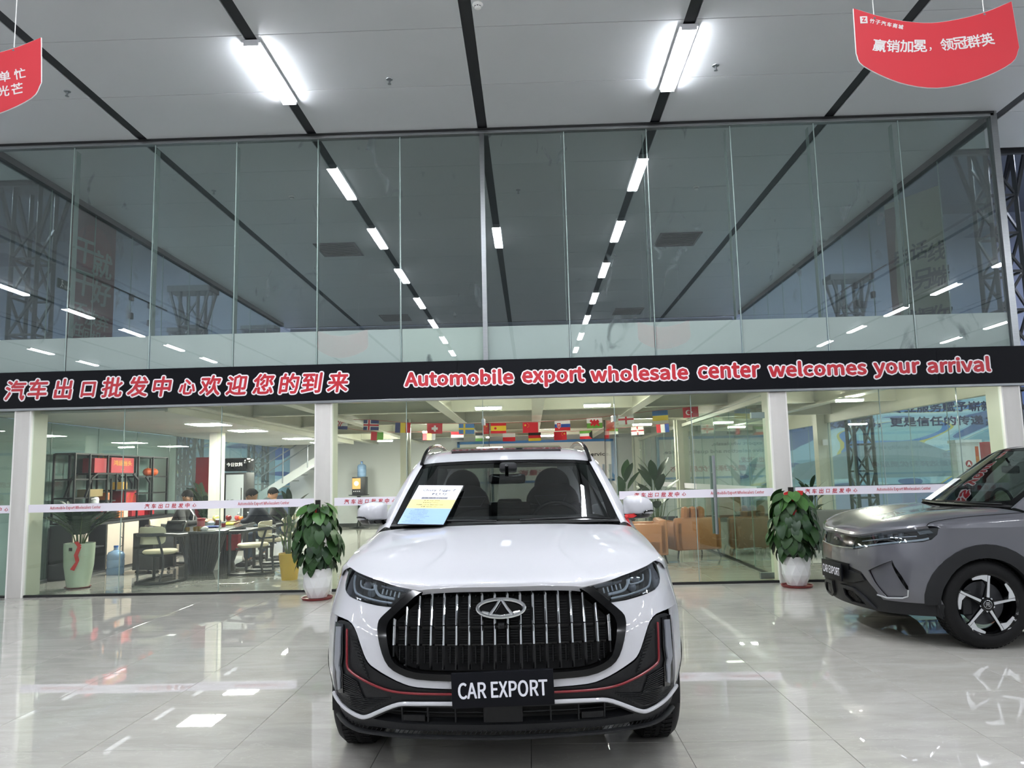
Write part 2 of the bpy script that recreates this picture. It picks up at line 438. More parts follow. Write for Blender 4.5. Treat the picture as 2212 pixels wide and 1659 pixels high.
# outer shell of the hall
def wall(name, x0, x1, y0, y1, z0, z1, m, label): b = MB(); b.box(x0, x1, y0, y1, z0, z1); return struct(b.build(name, m), label)
wall('wall_left', -21.9, -21.7, -13, 26, 0, 9.5, M['wallw'], 'plain pale hall wall on the left')
wall('wall_right', 19.4, 19.6, -13, 26, 0, 9.5, M['wallw'], 'plain pale hall wall on the right')
wall('wall_rear', -21.9, 19.6, -13.1, -12.9, 0, 9.5, M['wallw'], 'pale hall wall behind the viewer')
M['bluewall'] = mat('bluish_cladding', '#8f98b0', .5, var=.1, scale=.6)
wall('wall_back', -21.9, 19.6, 23.75, 23.95, 0, 9.5, M['bluewall'], 'bluish far wall of the hall')
struct(MB().box(-21.9, 19.6, 11.4, 24, 9.3, 9.5).build('ceiling_high', mat('roof_sheet', '#5c6270', .6)), 'dark roof beyond the suspended ceiling')

# hall lamps
_h = MB(); _h.box(-.10, .10, -.67, .67, -.03, 0, bev=.004)
_hm = _h.mesh('housing', M['lampbody'], SM)
_d = MB(); _d.box(-.078, .078, -.655, .655, -.062, -.031, bev=.006); _dm = _d.mesh('diffuser', M['lamp'], SM)
_e = MB(); _e.box(-.082, .082, .658, .672, -.064, 0); _em = _e.mesh('end_cap', M['lampbody'])
def hall_lamp(x, y, label, group=None):
    t = thing('ceiling_light', label, 'ceiling light', (x, y, ZC-.002), 0, group)
    link('housing', _hm, t); link('diffuser', _dm, t); link('end_cap', _em, t); link('end_cap', _em, t, rot=(0, 0, PI)); return t
ORD = ['first', 'second', 'third', 'fourth', 'fifth', 'sixth', 'seventh', 'eighth']
def strip_x(k): return -.55+2.345*k
hall_lamp(strip_x(-1), 8.35, 'bright linear ceiling light on the black track left of the centre, nearest the glass wall')
hall_lamp(strip_x(1), 8.35, 'bright linear ceiling light on the black track right of the centre, nearest the glass wall')
for k in (-1, 1):
    for i in range(1, 7): hall_lamp(strip_x(k), 8.35-2.83*i, ORD[i]+' linear ceiling light of the row on the '+('left' if k < 0 else 'right')+' track, counted back from the glass', 'ceiling lights of the '+('left' if k < 0 else 'right')+' track row')
hall_lamp(strip_x(0), 5.36, 'single linear ceiling light on the centre track, seen as a reflection')
for k, w_ in ((-7, 'far left'), (-5, 'left'), (5, 'right'), (7, 'far right')):
    for i in range(0, 7): hall_lamp(strip_x(k), 5.4-2.83*i, ORD[i+1]+' linear ceiling light of the '+w_+' aisle row, counted back from the glass', 'ceiling lights of the '+w_+' aisle row')
for i, (x, y) in enumerate(((-10.5, 13.5), (-10.5, 18.5), (9.6, 13.5), (9.6, 18.5), (14.5, 16), (-15.5, 16))):  # unseen lamps, added to brighten the outer hall behind the side glass
    t = thing('added_fill_light', 'round fill lamp added out of view under the dark roof beyond the glass storey', 'ceiling light', (x, y, 9.3), 0, 'added fill lamps under the dark roof')
    MB().lathe([(.12, 0), (.14, -.12), (.32, -.26), (.33, -.28), (.30, -.28)], 28, caps=False).build('reflector_shade', M['brushed'], t, SM); MB().cyl((0, 0, -.25), (0, 0, -.262), .29, n=28).build('lens', M['fill_lens'], t)

# smoke detectors, sprinklers, air grilles
def detector(x, y, label):
    t = thing('smoke_detector', label, 'smoke detector', (x, y, ZC))
    MB().lathe([(.05, 0), (.055, -.012), (.05, -.02), (.045, -.022)], 20).build('base', MM('plastw', '#e6e6e4', .4), t, SM)
    MB().lathe([(.036, -.022), (.034, -.045), (.026, -.052), (.001, -.053)], 20).build('sensor_head', MM('plastw', '#e6e6e4', .4), t, SM)
    b = MB()
    for i in range(8):
        a = i*PI/4; b.bar((.0355*math.cos(a-.25), .0355*math.sin(a-.25), -.034), (.0355*math.cos(a+.25), .0355*math.sin(a+.25), -.034), .003, .008)
    b.build('vent_slot', M['black'], t)
def sprinkler(x, y, label, ref=False):
    t = thing('sprinkler', label, 'sprinkler', (x, y, ZC))
    MB().lathe([(.04, 0), (.038, -.006), (.012, -.01)], 18).build('escutcheon', M['brushed'], t, SM)
    MB().cyl((0, 0, -.008), (0, 0, -.05), .008, n=8).bar((-.012, 0, -.03), (-.004, 0, -.06), .004, .004).bar((.012, 0, -.03), (.004, 0, -.06), .004, .004).build('nozzle', M['brushed'], t)
    MB().lathe([(.001, -.058), (.022, -.06), (.022, -.063), (.001, -.063)], 14).build('deflector', M['brushed'], t)
detector(-.42, 7.2, 'round white smoke detector beside the centre track, in front of the glass wall')
detector(-3.88, 12.25, 'round white smoke detector behind the upper glass on the left side')
detector(2.87, 12.4, 'round white smoke detector behind the upper glass on the right side')
sprinkler(-5.47, 8.62, 'small sprinkler head in the left ceiling bay, beside the left red banner')
sprinkler(-1.57, 8.6, 'small sprinkler head in the ceiling bay left of the centre track')
sprinkler(2.28, 8.55, 'small sprinkler head in the ceiling bay right of the right bright lamp')
sprinkler(-5.05, 11.9, 'dim sprinkler head behind the upper glass, left of the left smoke detector')
sprinkler(-.1, 12.3, 'dim sprinkler head behind the upper glass beside the centre post')
def airgrille(x, y, label):
    t = thing('air_grille', label, 'air vent', (x, y, ZC))
    b = MB()
    for a, c, d, e in ((-.42, .42, -.45, -.41), (-.42, .42, .41, .45), (-.42, -.38, -.41, .41), (.38, .42, -.41, .41)): b.box(a, c, d, e, -.02, 0)
    b.build('frame', M['steel'], t); MB().box(-.4, .4, -.43, .43, -.004, .004).build('duct_back', M['black'], t)
    for i in range(10): link('slat', MESH_SLAT, t, (0, -.36+.08*i, -.01), (.5, 0, 0))
MESH_SLAT = MB().box(-.38, .38, -.02, .02, -.002, .002).mesh('slat', M['steel'])
airgrille(-3.85, 15.3, 'dark square air vent behind the upper glass, left and nearer'); airgrille(3.1, 15.3, 'dark square air vent behind the upper glass, right and nearer')
airgrille(-3.9, 22.2, 'small dark air vent deep behind the upper glass on the left'); airgrille(2.95, 22.2, 'small dark air vent deep behind the upper glass on the right')

# ---------------------------------------------------------------- upper glass wall
JX = [XL, -6.212, -5.078, -3.944, -2.816, -1.688, -.564, .556, 1.677, 2.812, 3.937, 5.07, XR]
w1 = sroot('window_1', 'tall upper glass wall of clear panes over a frosted band', (0, YF, 0))
for i in range(len(JX)-1):
    a, c = JX[i], JX[i+1]
    t = random.gauss(0, .0012)
    o = MB().box(a+.008, c-.008, -.006, .006, ZT+.0, ZR).build('glass_pane', M['gup'], w1)
    o = MB().box(a+.012, c-.012, .008, .012, ZT+.01, 3.395+.004*i*0).build('frosted_film', M['frost'] if i != 5 else mat('frosted_film_pale', '#f4faf2', .55), w1)
    if i not in (0, 6): 
        MB().box(a-.006, a+.006, -.007, .007, ZT, ZR).build('pane_joint', M['gedge'], w1)
        MB().box(a-.035, a-.029, .10, .20, ZT, ZR).build('glass_fin_edge', M['gedge'], w1)
MB().box(XL-.05, XR+.05, -.05, .05, ZR, ZC-.005, bev=.008).build('top_rail', M['alu'], w1)
MB().box(XL-.05, XR+.05, -.058, -.05, ZR+.035, ZC-.003).build('top_gasket', M['black'], w1)
MB().box(-.564-.03, -.564+.03, -.05, .05, ZT-.02, ZR).build('centre_post', M['alu'], w1)
MB().box(XR-.0, XR+.085, -.05, .05, ZT-.5, ZC).build('end_post', M['alu'], w1)
MB().box(XL-.085, XL, -.05, .05, ZT-.5, ZC).build('end_post', M['alu'], w1)
# side glass walls of the upper storey
for nm, X0, s in (('window_2', XL, -1), ('window_3', XR+.04, 1)):
    ws = sroot(nm, 'side glass wall of the upper storey on the '+('left' if s < 0 else 'right'), (X0, 0, 0))
    ys = [10.2+1.22*i for i in range(11)]
    for y0, y1 in zip(ys[:-1], ys[1:]):
        MB().box(-.005, .005, y0+.006, y1-.006, ZT, ZR).build('glass_pane', M['gside'], ws)
        MB().box(-.008, .008, y1-.005, y1+.005, ZT, ZR).build('pane_joint', M['gedge'], ws)
    MB().box(-.05, .05, 10.1, 22.6, ZR-.03, ZC).build('top_rail', M['track'], ws)
    MB().box(-.02, .02, 10.1, 22.6, 4.55, 4.58).build('tie_rod', M['steel'], ws) if False else None
    for y in (13.9, 14.6):
        for z in (4.55, 4.9): MB().box(-.03, .03, y-.05, y+.05, z-.06, z+.06, bev=.01).build('patch_clamp', M['steel'], ws)
    MB().cyl((0, 13.3, 4.95), (0, 15.3, 4.95), .012, n=6).build('tie_rod', M['steel'], ws)
# mezzanine slab with edge beams and ribs over the lobby
mz = sroot('ceiling_lobby', 'cream painted steel underside of the mezzanine')
MB().box(XL, XR, 10.12, 23.5, 2.78, 2.92).build('deck', M['cream'], mz)
MB().box(XR-.14, XR-.02, 10.2, 23.4, 2.36, 2.78).build('edge_beam', M['cream'], mz)
MB().box(XL+.02, XL+.14, 10.2, 23.4, 2.40, 2.78).build('edge_beam', M['cream'], mz)
for x in (-4.75, -3.35, -1.35, .12, 1.75, 3.35, 4.8):
    b = MB(); b.box(x-.09, x+.09, 10.2, 23.4, 2.47, 2.485); b.box(x-.012, x+.012, 10.2, 23.4, 2.485, 2.78); b.build('long_beam', M['cream'], mz)
for y in (13.0, 15.8, 18.6, 21.4):
    b = MB(); b.box(XL+.1, XR-.1, y-.07, y+.07, 2.52, 2.535); b.box(XL+.1, XR-.1, y-.01, y+.01, 2.535, 2.78); b.build('cross_beam', M['cream'], mz)

# sign band
sg = thing('fascia_sign', 'long black fascia sign with red and white bilingual welcome lettering', 'sign', (0, YF-.03, 0))
SJ = [-9.2, -7.4, -5.39, -3.35, -.94, 1.42, 3.48, 5.28, 7.2]
for a, c in zip(SJ[:-1], SJ[1:]): MB().box(a+.0012, c-.0012, -.03, .0, ZB, ZT-.002, bev=.002).build('panel', M['signblk'], sg)
MB().box(-9.2, 7.2, -.045, .03, ZB-.035, ZB-.001, bev=.005).build('bottom_rail', M['alu'], sg)
MB().box(-9.2, 7.2, .004, .09, ZB, ZT).build('backing', M['steel'], sg)
def outlined(name, body, x, z, h, w=None, bold=.02, shear=0, out=.0175):
    t0 = text_mesh(body, h=h*.95, w=w*.98 if w else None, depth=.0, shear=shear, res=2); tb = ring_fatten(t0, .0075 if shear else .011, 8)
    o = ring_fatten(t0, out+(.0075 if shear else .010), 12).build(name, M['white'], sg, fix=False); o.location = (x, -.034, z)
    t2 = tb
    i = t2.build('inset', M['red'], o, fix=False); i.location = (0, -.0025, 0)
    return o
CHI = '汽车出口批发中心欢迎您的到来'
for ch, x in zip(CHI, (-6.82, -6.52, -6.18, -5.84, -5.52, -5.18, -4.85, -4.52, -4.21, -3.86, -3.5, -3.16, -2.86, -2.52)):
    hh = {'口': .2, '心': .2}.get(ch, .27)
    outlined('character', ch, x, 2.70 + {'心': -.01, '口': -.01}.get(ch, 0) + random.uniform(-.008, .008), hh, None if ch not in '口' else .2, bold=.03, shear=.14)
for wd, x0, x1 in (('Automobile', -1.67, -.17), ('export', -.11, .74), ('wholesale', .77, 2.1), ('center', 2.18, 3.01), ('welcomes', 3.08, 4.4), ('your', 4.45, 5.06), ('arrival', 5.13, 5.97)):
    # letters share one scale: cap height .2
    up = any(c in 'ltdbhfkiA' for c in wd); dn = any(c in 'pgyq' for c in wd)
    top = .195 if up else (.18 if 't' in wd else .148); bot = -.05 if dn else 0
    h = top-bot; x = (x0+x1)/2
    outlined('word', wd, x, 2.615 + (top+bot)/2, h, (x1-x0)*.96, bold=.03)

# columns of the lower storey
def rc_column(x0, x1, label, y0=9.98, y1=10.36, m='column'):
    t = thing('column', label, 'column', ((x0+x1)/2, 0, 0)); h = (x1-x0)/2
    MB().box(-h, h, y0, 10.03, 0, ZB-.036, bev=.006).build('front_face', M[m], t, SM)
    MB().box(-h+.01, h-.01, 10.05, y1, 0, 2.78).build('rear_shaft', M['cream'], t)
    for s in (-1, 1): MB().box(s*h-.009, s*h+.009, y0-.004, 10.045, 0, ZB-.036).build('edge_trim', MM('trimw', '#e8e6e2', .4), t)
rc_column(-6.821, -6.615, 'scuffed white column at the far left of the glass front')
rc_column(-2.817, -2.606, 'white column left of the white car, beside the potted vine')
rc_column(3.104, 3.32, 'white column between the lobby doors and the grey car')
rc_column(6.08, 6.30, 'white column behind the grey car at the right end of the glass front')

# lower glazing
def bay(name, label, xs, doors=(), z1=ZB-.036):
    wn = sroot(name, label, (0, YF, 0))
    for a, c in zip(xs[:-1], xs[1:]):
        if (a, c) in doors: MB().box(a+.004, c-.004, -.006, .006, 2.2, z1).build('transom_pane', M['glow'], wn)
        else: MB().box(a+.004, c-.004, -.006, .006, .03, z1).build('glass_pane', M['glow'], wn)
        if c != xs[-1]: MB().box(c-.004, c+.004, -.0065, .0065, .03, z1).build('pane_joint', M['gedge'], wn)
        if (a, c) not in doors: MB().box(a, c, -.02, .02, 0, .03).build('sill', M['black'], wn)
    return wn
bay('window_4', 'glass pane at the far left edge', [-8.9, -8.0, -6.821])
MB().box(-8.9, -6.83, .3, .31, 0, 1.06).build('frosted_film', MM('frostg', '#a9b9b2', .6), bpy.data.objects['window_4'])
bay('window_5', 'glass bay in front of the office', [-6.615, -5.372, -4.071, -2.817])
bay('window_6', 'glass bay of the lobby with the doorway', [-2.606, -1.623, -.62, 1.1, 2.094, 3.104], doors=((-.62, 1.1),))
bay('window_7', 'glass bay behind the grey car', [3.32, 4.528, 5.516, 6.08])

# white lettered tape on the glass
TAPES = []
def tape(x0, x1, items, label, y=YF-.012):
    t = thing('lettered_tape', label, 'warning tape', (0, y, 0))
    MB().box(x0, x1, -.001, .001, 1.085, 1.188).build('tape_strip', MM('tapew', '#e9e4ee', .4), t)
    for kind, a, c in items:
        if kind == 'E': text('lettering', 'Automobile Export Wholesalers Center', M['red'], t, ((a+c)/2, -.0035, 1.135), h=.052, w=c-a, bold=.012, depth=.001, res=1)
        else:
            S_ = kind; n = len(S_); st = (c-a)/n
            for i, ch in enumerate(S_): text('character', ch, M['red'], t, (a+st*(i+.5), -.0035, 1.135), h=.06 if ch not in '口心' else .045, bold=.02, depth=.001, shear=.15, res=1)
    return t
CZ = '汽车出口批发中心'
tape(-8.6, -6.84, [('E', -8.45, -7.78), (CZ[4:], -7.2, -6.85)], 'white red-lettered tape on the glass at the far left edge')
tape(-6.6, -2.83, [('E', -6.31, -5.64), (CZ, -5.07, -4.36), ('E', -3.83, -3.16)], 'white red-lettered tape across the glass before the office')
tape(-2.57, -1.66, [(CZ, -2.45, -1.75)], 'short white red-lettered tape on the glass left of the white car')
tape(1.12, 3.09, [(CZ, 1.3, 1.99), ('E', 2.29, 2.97)], 'white red-lettered tape across the lobby door right of the white car')
tape(3.37, 6.07, [(CZ, 3.48, 4.17), ('E', 4.4, 5.08), (CZ, 5.3, 6.0)], 'white red-lettered tape on the glass behind the grey car')

# door hardware
def door(name, label, hx, ang, w_=.82, side=1):
    d = sroot(name, label, (hx, YF, 0)); d.rotation_euler = (0, 0, ang)
    s = side
    MB().box(min(0, s*w_), max(0, s*w_), -.006, .006, .012, 2.17).build('door_leaf', M['glow'], d)
    MB().box(s*w_-.006, s*w_+.006, -.009, .009, .012, 2.17).build('edge_gasket', M['black'], d)
    for z in (.012, 2.09): MB().box(min(0, s*.17), max(0, s*.17), -.02, .02, z, z+.08, bev=.004).build('patch_fitting', M['brushed'], d)
    hb = MB(); x = s*(w_-.09)
    for yy in (-.05, .05): hb.cyl((x, yy, .55), (x, yy, 1.55), .017, n=12)
    for zz in (.75, 1.35): hb.cyl((x, -.05, zz), (x, .05, zz), .01, n=8)
    hb.build('pull_handle', M['brushed'], d, SM)
    return d
door('door_1', 'glass door leaf folded inwards left of the doorway', -.62, math.radians(88), side=1)
door('door_2', 'glass door leaf folded inwards right of the doorway', 1.1, math.radians(-86), side=-1)
# handle and fittings of the sliding leaf at right
hp = sroot('door_3', 'glass door leaf beside the right lobby column', (3.08, 10.1, 0)); hp.rotation_euler = (0, 0, math.radians(4))
MB().box(-.96, -.01, .0, .01, .012, 2.17).build('door_leaf', M['glow'], hp)
for z in (.04, 2.09): MB().box(-.2, -.02, -.02, .03, z, z+.08, bev=.004).build('patch_fitting', M['brushed'], hp)
b = MB(); b.cyl((-.74, -.05, .62), (-.74, -.05, 1.62), .022, n=12); b.cyl((-.74, .07, .62), (-.74, .07, 1.62), .022, n=12); b.cyl((-.74, -.05, 1.4), (-.74, .07, 1.4), .01, n=8); b.cyl((-.74, -.05, .85), (-.74, .07, .85), .01, n=8)
b.build('pull_handle', M['brushed'], hp, SM)
# ---------------------------------------------------------------- cars
M['wpaint'] = mat('white_car_paint', '#bdbdc1', .45, coat=1, crough=.015, spec=.15)
M['gpaint'] = mat('grey_car_paint', '#5d5d63', .32, metal=.35, coat=1, crough=.02, var=.03, scale=400)
M['gloss'] = mat('gloss_black', '#050506', .1, spec=.35)
M['matteblk'] = mat('matte_black_plastic', '#0f1012', .45, spec=.3, bump=.1, bscale=300)
M['clad'] = mat('dark_grey_cladding', '#18191b', .55, spec=.3, bump=.1, bscale=250)
M['void'] = mat('void', '#050506', .8)
M['rubber'] = mat('tyre_rubber', '#0b0b0c', .65, spec=.25, bump=.15, bscale=120)
M['rim'] = mat('machined_alloy', '#cfd1d3', .35, metal=.6)
M['lensclear'] = glass('lamp_lens', '#dfe3e6', .07)
M['wsglass'] = glass('windscreen_glass', '#b2bab9', .05); M['rearglass'] = glass('rear_glass', '#d5dbd9', .05); M['tint'] = glass('tinted_glass', '#2a302f', .06)
M['interior'] = mat('car_interior', '#1b1c1f', .6); M['seat'] = mat('seat_leather', '#202226', .5)
M['strip'] = mat('lamp_strip', '#dfe3e8', .2, spec=.8, coat=.5); M['dlamp'] = mat('unlit_lamp_plastic', '#7e8188', .25); M['redtrim'] = mat('red_trim', '#72101b', .3)
def text_local(name, body, m, parent, loc, rot, **kw): return text(name, body, m, parent, loc, rot, **kw)

class Body:
    # front surface y=F(u,z) and matching side surface, local frame: u right, y back, z up
    def __init__(s, a, k, zt, kt, zb, kb, z1, l1, z0, l0, umax):
        s.p = (a, k, zt, kt, zb, kb, z1, l1, z0, l0); s.um = umax
        s.tab = [(.86*i/200*1.1, 0) for i in range(0)]
        s.inv = []; 
        for i in range(401):
            u = i/400*1.0; s.inv.append((a*u*u+k*u**8, u))
    def tuck(s, z): a, k, zt, kt, zb, kb, z1, l1, z0, l0 = s.p; return kt*max(z-zt, 0)+kb*max(zb-z, 0)
    def lean(s, z): a, k, zt, kt, zb, kb, z1, l1, z0, l0 = s.p; return l1*max(z-z1, 0)**2+l0*max(z0-z, 0)**2
    def F(s, u, z):
        a, k = s.p[:2]; w = abs(u)+s.tuck(z); return a*w*w+k*w**8+s.lean(z)
    def up(s, w):
        if w <= 0: return 0
        lo, hi = 0, 400
        while hi-lo > 1:
            m = (lo+hi)//2
            if s.inv[m][0] < w: lo = m
            else: hi = m
        x0, u0 = s.inv[lo]; x1, u1 = s.inv[hi]; return u0+(u1-u0)*min(1, (w-x0)/(x1-x0))
    def front(s, u, z, off=0):
        e = 1e-3; fu = (s.F(u+e, z)-s.F(u-e, z))/2/e; fz = (s.F(u, z+e)-s.F(u, z-e))/2/e
        n = Vector((fu, -1, fz)).normalized(); return Vector((u, s.F(u, z), z)) + n*off
    def sideu(s, w, z):
        u = min(s.up(w), s.um); b = max(0, min(1, (w-.62)/.5)); b = b*b*(3-2*b)
        return u - s.tuck(z)*(1-.25*b) + .012*b*math.exp(-((z-.62)/.14)**2)
    def side(s, w, z, off=0, sg=1):
        def P(w, z): return Vector((s.sideu(w, z), w+s.lean(z)*max(0, 1-w/2.2), z))
        e = 2e-3; a = P(w+e, z)-P(w-e, z); c = P(w, z+e)-P(w, z-e); n = a.cross(c)
        n.normalize()
        if n.x < 0: n = -n
        p = P(w, z)+n*off; return Vector((sg*p.x, p.y, p.z))
def mir(pts, closed_at_centre=True): return pts + [(-x, z) for x, z in reversed(pts)]
def wheel(parent, x, y, r, w, sg, style, rim_r, label=None):
    # axle along x; outside faces sg
    t = bpy.data.objects.new('wheel', None); C.objects.link(t); t.parent = parent; t.location = (x, y, r)
    t.rotation_euler = (0, 0, 0 if sg > 0 else PI)
    q = Vector((0, 0, 1)).rotation_difference(Vector((1, 0, 0)))
    w2 = w/2; b = MB()
    b.lathe([(rim_r, -w2+.01), (rim_r+.03, -w2), (r-.05, -w2-.002), (r-.025, -w2+.010), (r-.008, -w2+.03), (r, -w2+.055), (r, w2-.055), (r-.008, w2-.03), (r-.025, w2-.010), (r-.05, w2+.002), (rim_r+.03, w2+.004), (rim_r+.006, w2-.004), (rim_r, w2-.02)], 56, q=q, caps=False)
    # tread blocks
    for i in range(64):
        a = 2*PI*i/64; Rm = Matrix.Rotation(a, 4, 'X')
        for k, (c0, c1, sk) in enumerate(((-w2+.045, -w2+.080, .012), (-w2+.083, -.012, -.012), (.012, w2-.083, .012), (w2-.080, w2-.045, -.012))):
            vs = [(c0, -.011+sk*.4, r-.004), (c1, -.011-sk*.4, r-.004), (c1, .011-sk*.4, r-.004), (c0, .011+sk*.4, r-.004)]
            vs = vs+[(p, q_, r+.004) for p, q_, _ in vs]
            b.add([tuple(Rm @ Vector(v)) for v in vs], [(4, 5, 6, 7), (0, 1, 5, 4), (1, 2, 6, 5), (2, 3, 7, 6), (3, 0, 4, 7)])
    b.build('tyre', M['rubber'], t, .6)
    MB().lathe([(rim_r, -w2+.01), (rim_r-.012, -w2+.03), (rim_r-.03, 0), (rim_r-.014, w2-.03), (rim_r, w2-.005), (rim_r+.006, w2-.001), (rim_r-.008, w2-.012)], 56, q=q, caps=False).build('rim_barrel', M['gloss'], t, SM)
    MB().lathe([(.001, .0), (rim_r*.72, 0), (rim_r*.72, .022), (.001, .022)], 40, at=(w2-.11, 0, 0), q=q).build('brake_disc', MM('disc_steel', '#3c3d40', .4, metal=.7), t, SM)
    cb = MB(); cb.box(w2-.13, w2-.05, -.17, -.09, -.09, .10, bev=.015); cb.build('brake_caliper', M['clad'], t)
    n = 5; xf = w2-.012
    def spoke_poly(a0, pts, x0, x1, mb):
        out = []
        for rr, aa in pts: out.append((rr*math.sin(a0+aa), rr*math.cos(a0+aa)))
        k = len(out); mb.add([(x0, p, q_) for p, q_ in out]+[(x1, p, q_) for p, q_ in out], [tuple(range(k)), tuple(reversed(range(k, 2*k)))]+[(i, (i+1) % k, k+(i+1) % k, k+i) for i in range(k)])
    R = rim_r
    for i in range(n):
        a = 2*PI*i/n + style
        m1 = MB(); spoke_poly(a, [(.05, -.55), (.05, .35), (R*.82, .06), (R*.97, .10), (R*.985, -.62), (R*.94, -.64), (R*.86, -.22), (R*.62, -.02)], xf-.03, xf-.006, m1)
        m1.build('spoke', M['gloss'], t)
        m2 = MB(); spoke_poly(a, [(.055, -.1), (.055, .28), (R*.84, .075), (R*.95, .085), (R*.955, .0)], xf-.006, xf, m2); m2.build('spoke_face', M['rim'], t)
        m3 = MB(); spoke_poly(a, [(R*.74, -.03), (R*.965, -.02), (R*.985, -.30), (R*.985, -.58), (R*.90, -.60), (R*.84, -.26)], xf-.006, xf, m3); m3.build('spoke_tip', M['rim'], t)
        rr = .045; MB().lathe([(.009, 0), (.009, .01), (.001, .012)], 8, at=(xf-.01, rr*1.15*math.sin(a+.6), rr*1.15*math.cos(a+.6)), q=q).build('wheel_nut', M['chrome'], t)
    MB().lathe([(.055, -.01), (.05, .004), (.034, .006), (.001, .006)], 24, at=(xf, 0, 0), q=q).build('hub_cap', M['gloss'], t, SM)
    MB().lathe([(.031, .006), (.033, .008), (.030, .009), (.029, .006)], 24, at=(xf, 0, 0), q=q, caps=False).build('cap_ring', M['chrome'], t, SM)
    return t
def smooth_poly(p, n=3, closed=True): return cr(p, n, closed)
def bodyshell(car, B, paint, P, sides=(1, -1)):
    # side panels with wheel arches, fender strips; P has wheelbase etc
    wf, wr, ra, zw, L_ = P['wf'], P['wr'], P['ra'], P['zw'], P['len']
    zs = P['zsill']; top = P['belt']
    for sg in sides:
        def arch(yc, r): return [(yc+r*math.cos(PI*k/18), zw+r*math.sin(PI*k/18)) for k in range(18, -1, -1)]
        w0 = P['w0']
        poly = [(w0, P['zlow'])] + [(wf-ra, zs+.02)] + [(x, max(z, zs)) for x, z in arch(wf, ra)] + [(wf+ra+.02, zs), (wr-ra, zs)] + [(x, max(z, zs)) for x, z in arch(wr, ra)] + [(L_-.18, zs+.05), (L_-.05, .6), (L_-.12, top[-1][1])] + list(reversed(top))
        skin(poly, lambda a, z, o, g=sg: B.side(a, z, o, g), step=.07, o1=0, o0=-.012).build('side_panel', paint, car, .5)
        for yc in (wf, wr):
            pa = [(x, z) for x, z in arch(yc, ra+P['cl'])]; pb = [(x, z) for x, z in reversed(arch(yc, ra-.015))]
            skin([(p[0], max(p[1], zs-.05)) for p in pa+pb], lambda a, z, o, g=sg: B.side(a, z, o, g), step=.05, o1=P.get('ao', .003), o0=-.05).build('arch_trim', P['archm'], car, .6)
            # liner
            lb = MB(); pr = [(yc+(ra+.01)*math.cos(PI*k/14), zw+(ra+.01)*math.sin(PI*k/14)) for k in range(-1, 16)]
            x1 = sg*(B.um-.02); x0 = sg*(B.um-.34)
            lb.grid([[(x, a, z) for a, z in pr] for x in (x0, x1)]); k = len(pr); lb.add([(x0, a, z) for a, z in pr], [tuple(range(k))])
            lb.build('wheel_arch_liner', M['void'], car, SM)
        skin([(wf+ra+.0, zs-.02), (wr-ra, zs-.02), (wr-ra, zs+.11), (wf+ra+.02, zs+.11)], lambda a, z, o, g=sg: B.side(a, z, o, g), step=.1, o1=.014, o0=-.03).build('sill_trim', P['archm'], car)
        for k, yy in enumerate(P['seams']): skin([(yy, zs+.12), (yy+.006, zs+.12), (yy+.006, top[1][1]-.03), (yy, top[1][1]-.03)], lambda a, z, o, g=sg: B.side(a, z, o, g), step=.1, o1=.0015, o0=-.004).build('door_gap', M['void'], car)
    ub = MB(); ub.box(-B.um+.3, B.um-.3, .5, L_-.3, .24, .36); ub.box(-.55, .55, .3, 1.35, .28, .82); ub.build('underbody', M['void'], car)

# ---- white SUV
car = thing('car', 'white SUV facing the viewer with chrome-slatted grille and CAR EXPORT plate', 'car', (-.153, 3.5, 0), .014)
B = Body(.14, 1.0, .74, .21, .5, .21, .55, .8, .5, .9, .9)
FR = B.front
hood_l = [(-.753, .982), (-.675, .969), (-.574, .947), (-.482, .927), (-.422, .915), (-.369, .909), (-.324, .916), (-.193, .923), (0, .923)]
hl = [(-.756, .975), (-.676, .963), (-.574, .942), (-.482, .922), (-.410, .906), (-.454, .872), (-.497, .836), (-.575, .842), (-.66, .854), (-.73, .865), (-.765, .885), (-.775, .92), (-.768, .955)]
g_out = [(-.193, .918), (-.324, .910), (-.39, .903), (-.426, .891), (-.497, .832), (-.546, .789), (-.559, .763), (-.557, .717), (-.534, .641), (-.504, .59), (-.454, .559), (-.376, .537), (-.226, .529), (0, .524)]
g_in = [(-.19, .899), (-.323, .897), (-.372, .889), (-.418, .855), (-.494, .79), (-.514, .76), (-.517, .723), (-.499, .642), (-.473, .601), (-.42, .576), (-.354, .563), (-.225, .558), (0, .555)]
fog = [(-.808, .372), (-.804, .49), (-.803, .603), (-.812, .71), (-.80, .742), (-.77, .758), (-.722, .758), (-.689, .738), (-.662, .695), (-.635, .635), (-.612, .595), (-.579, .571), (-.51, .537), (-.443, .51), (-.376, .495), (-.226, .488), (0, .483)]
strip = [(-.835, .383), (-.80, .385), (-.722, .366), (-.65, .353), (-.61, .361), (-.535, .399), (-.461, .428), (-.383, .432), (-.227, .433), (0, .431)]
GO = cr(g_out, 2); GOf = GO + [(-x, z) for x, z in reversed(GO[:-1])]
GI = cr(g_in, 2); GIf = GI + [(-x, z) for x, z in reversed(GI[:-1])]
def sym(p, n=2): q = cr(p, n); return q + [(-x, z) for x, z in reversed(q[:-1])]
# bumper skin: everything between hood edge and strip, grille cut out
hb = [(-.80, .95)] + [(-.76, .972), (-.675, .955), (-.574, .935), (-.482, .916), (-.40, .90)]
outer = [(-.885, .40), (-.885, .94)] + [(-.80, .955), (-.675, .955), (-.574, .935), (-.482, .916), (-.39, .902), (-.2, .915), (0, .915)]
outer = outer + [(-x, z) for x, z in reversed(outer[:-1])]
def rect_hole(p): return p
foga = [p for p in cr(fog, 2)]
fst = [(x, z) for x, z in cr(strip, 2)]
fog_poly_full = None
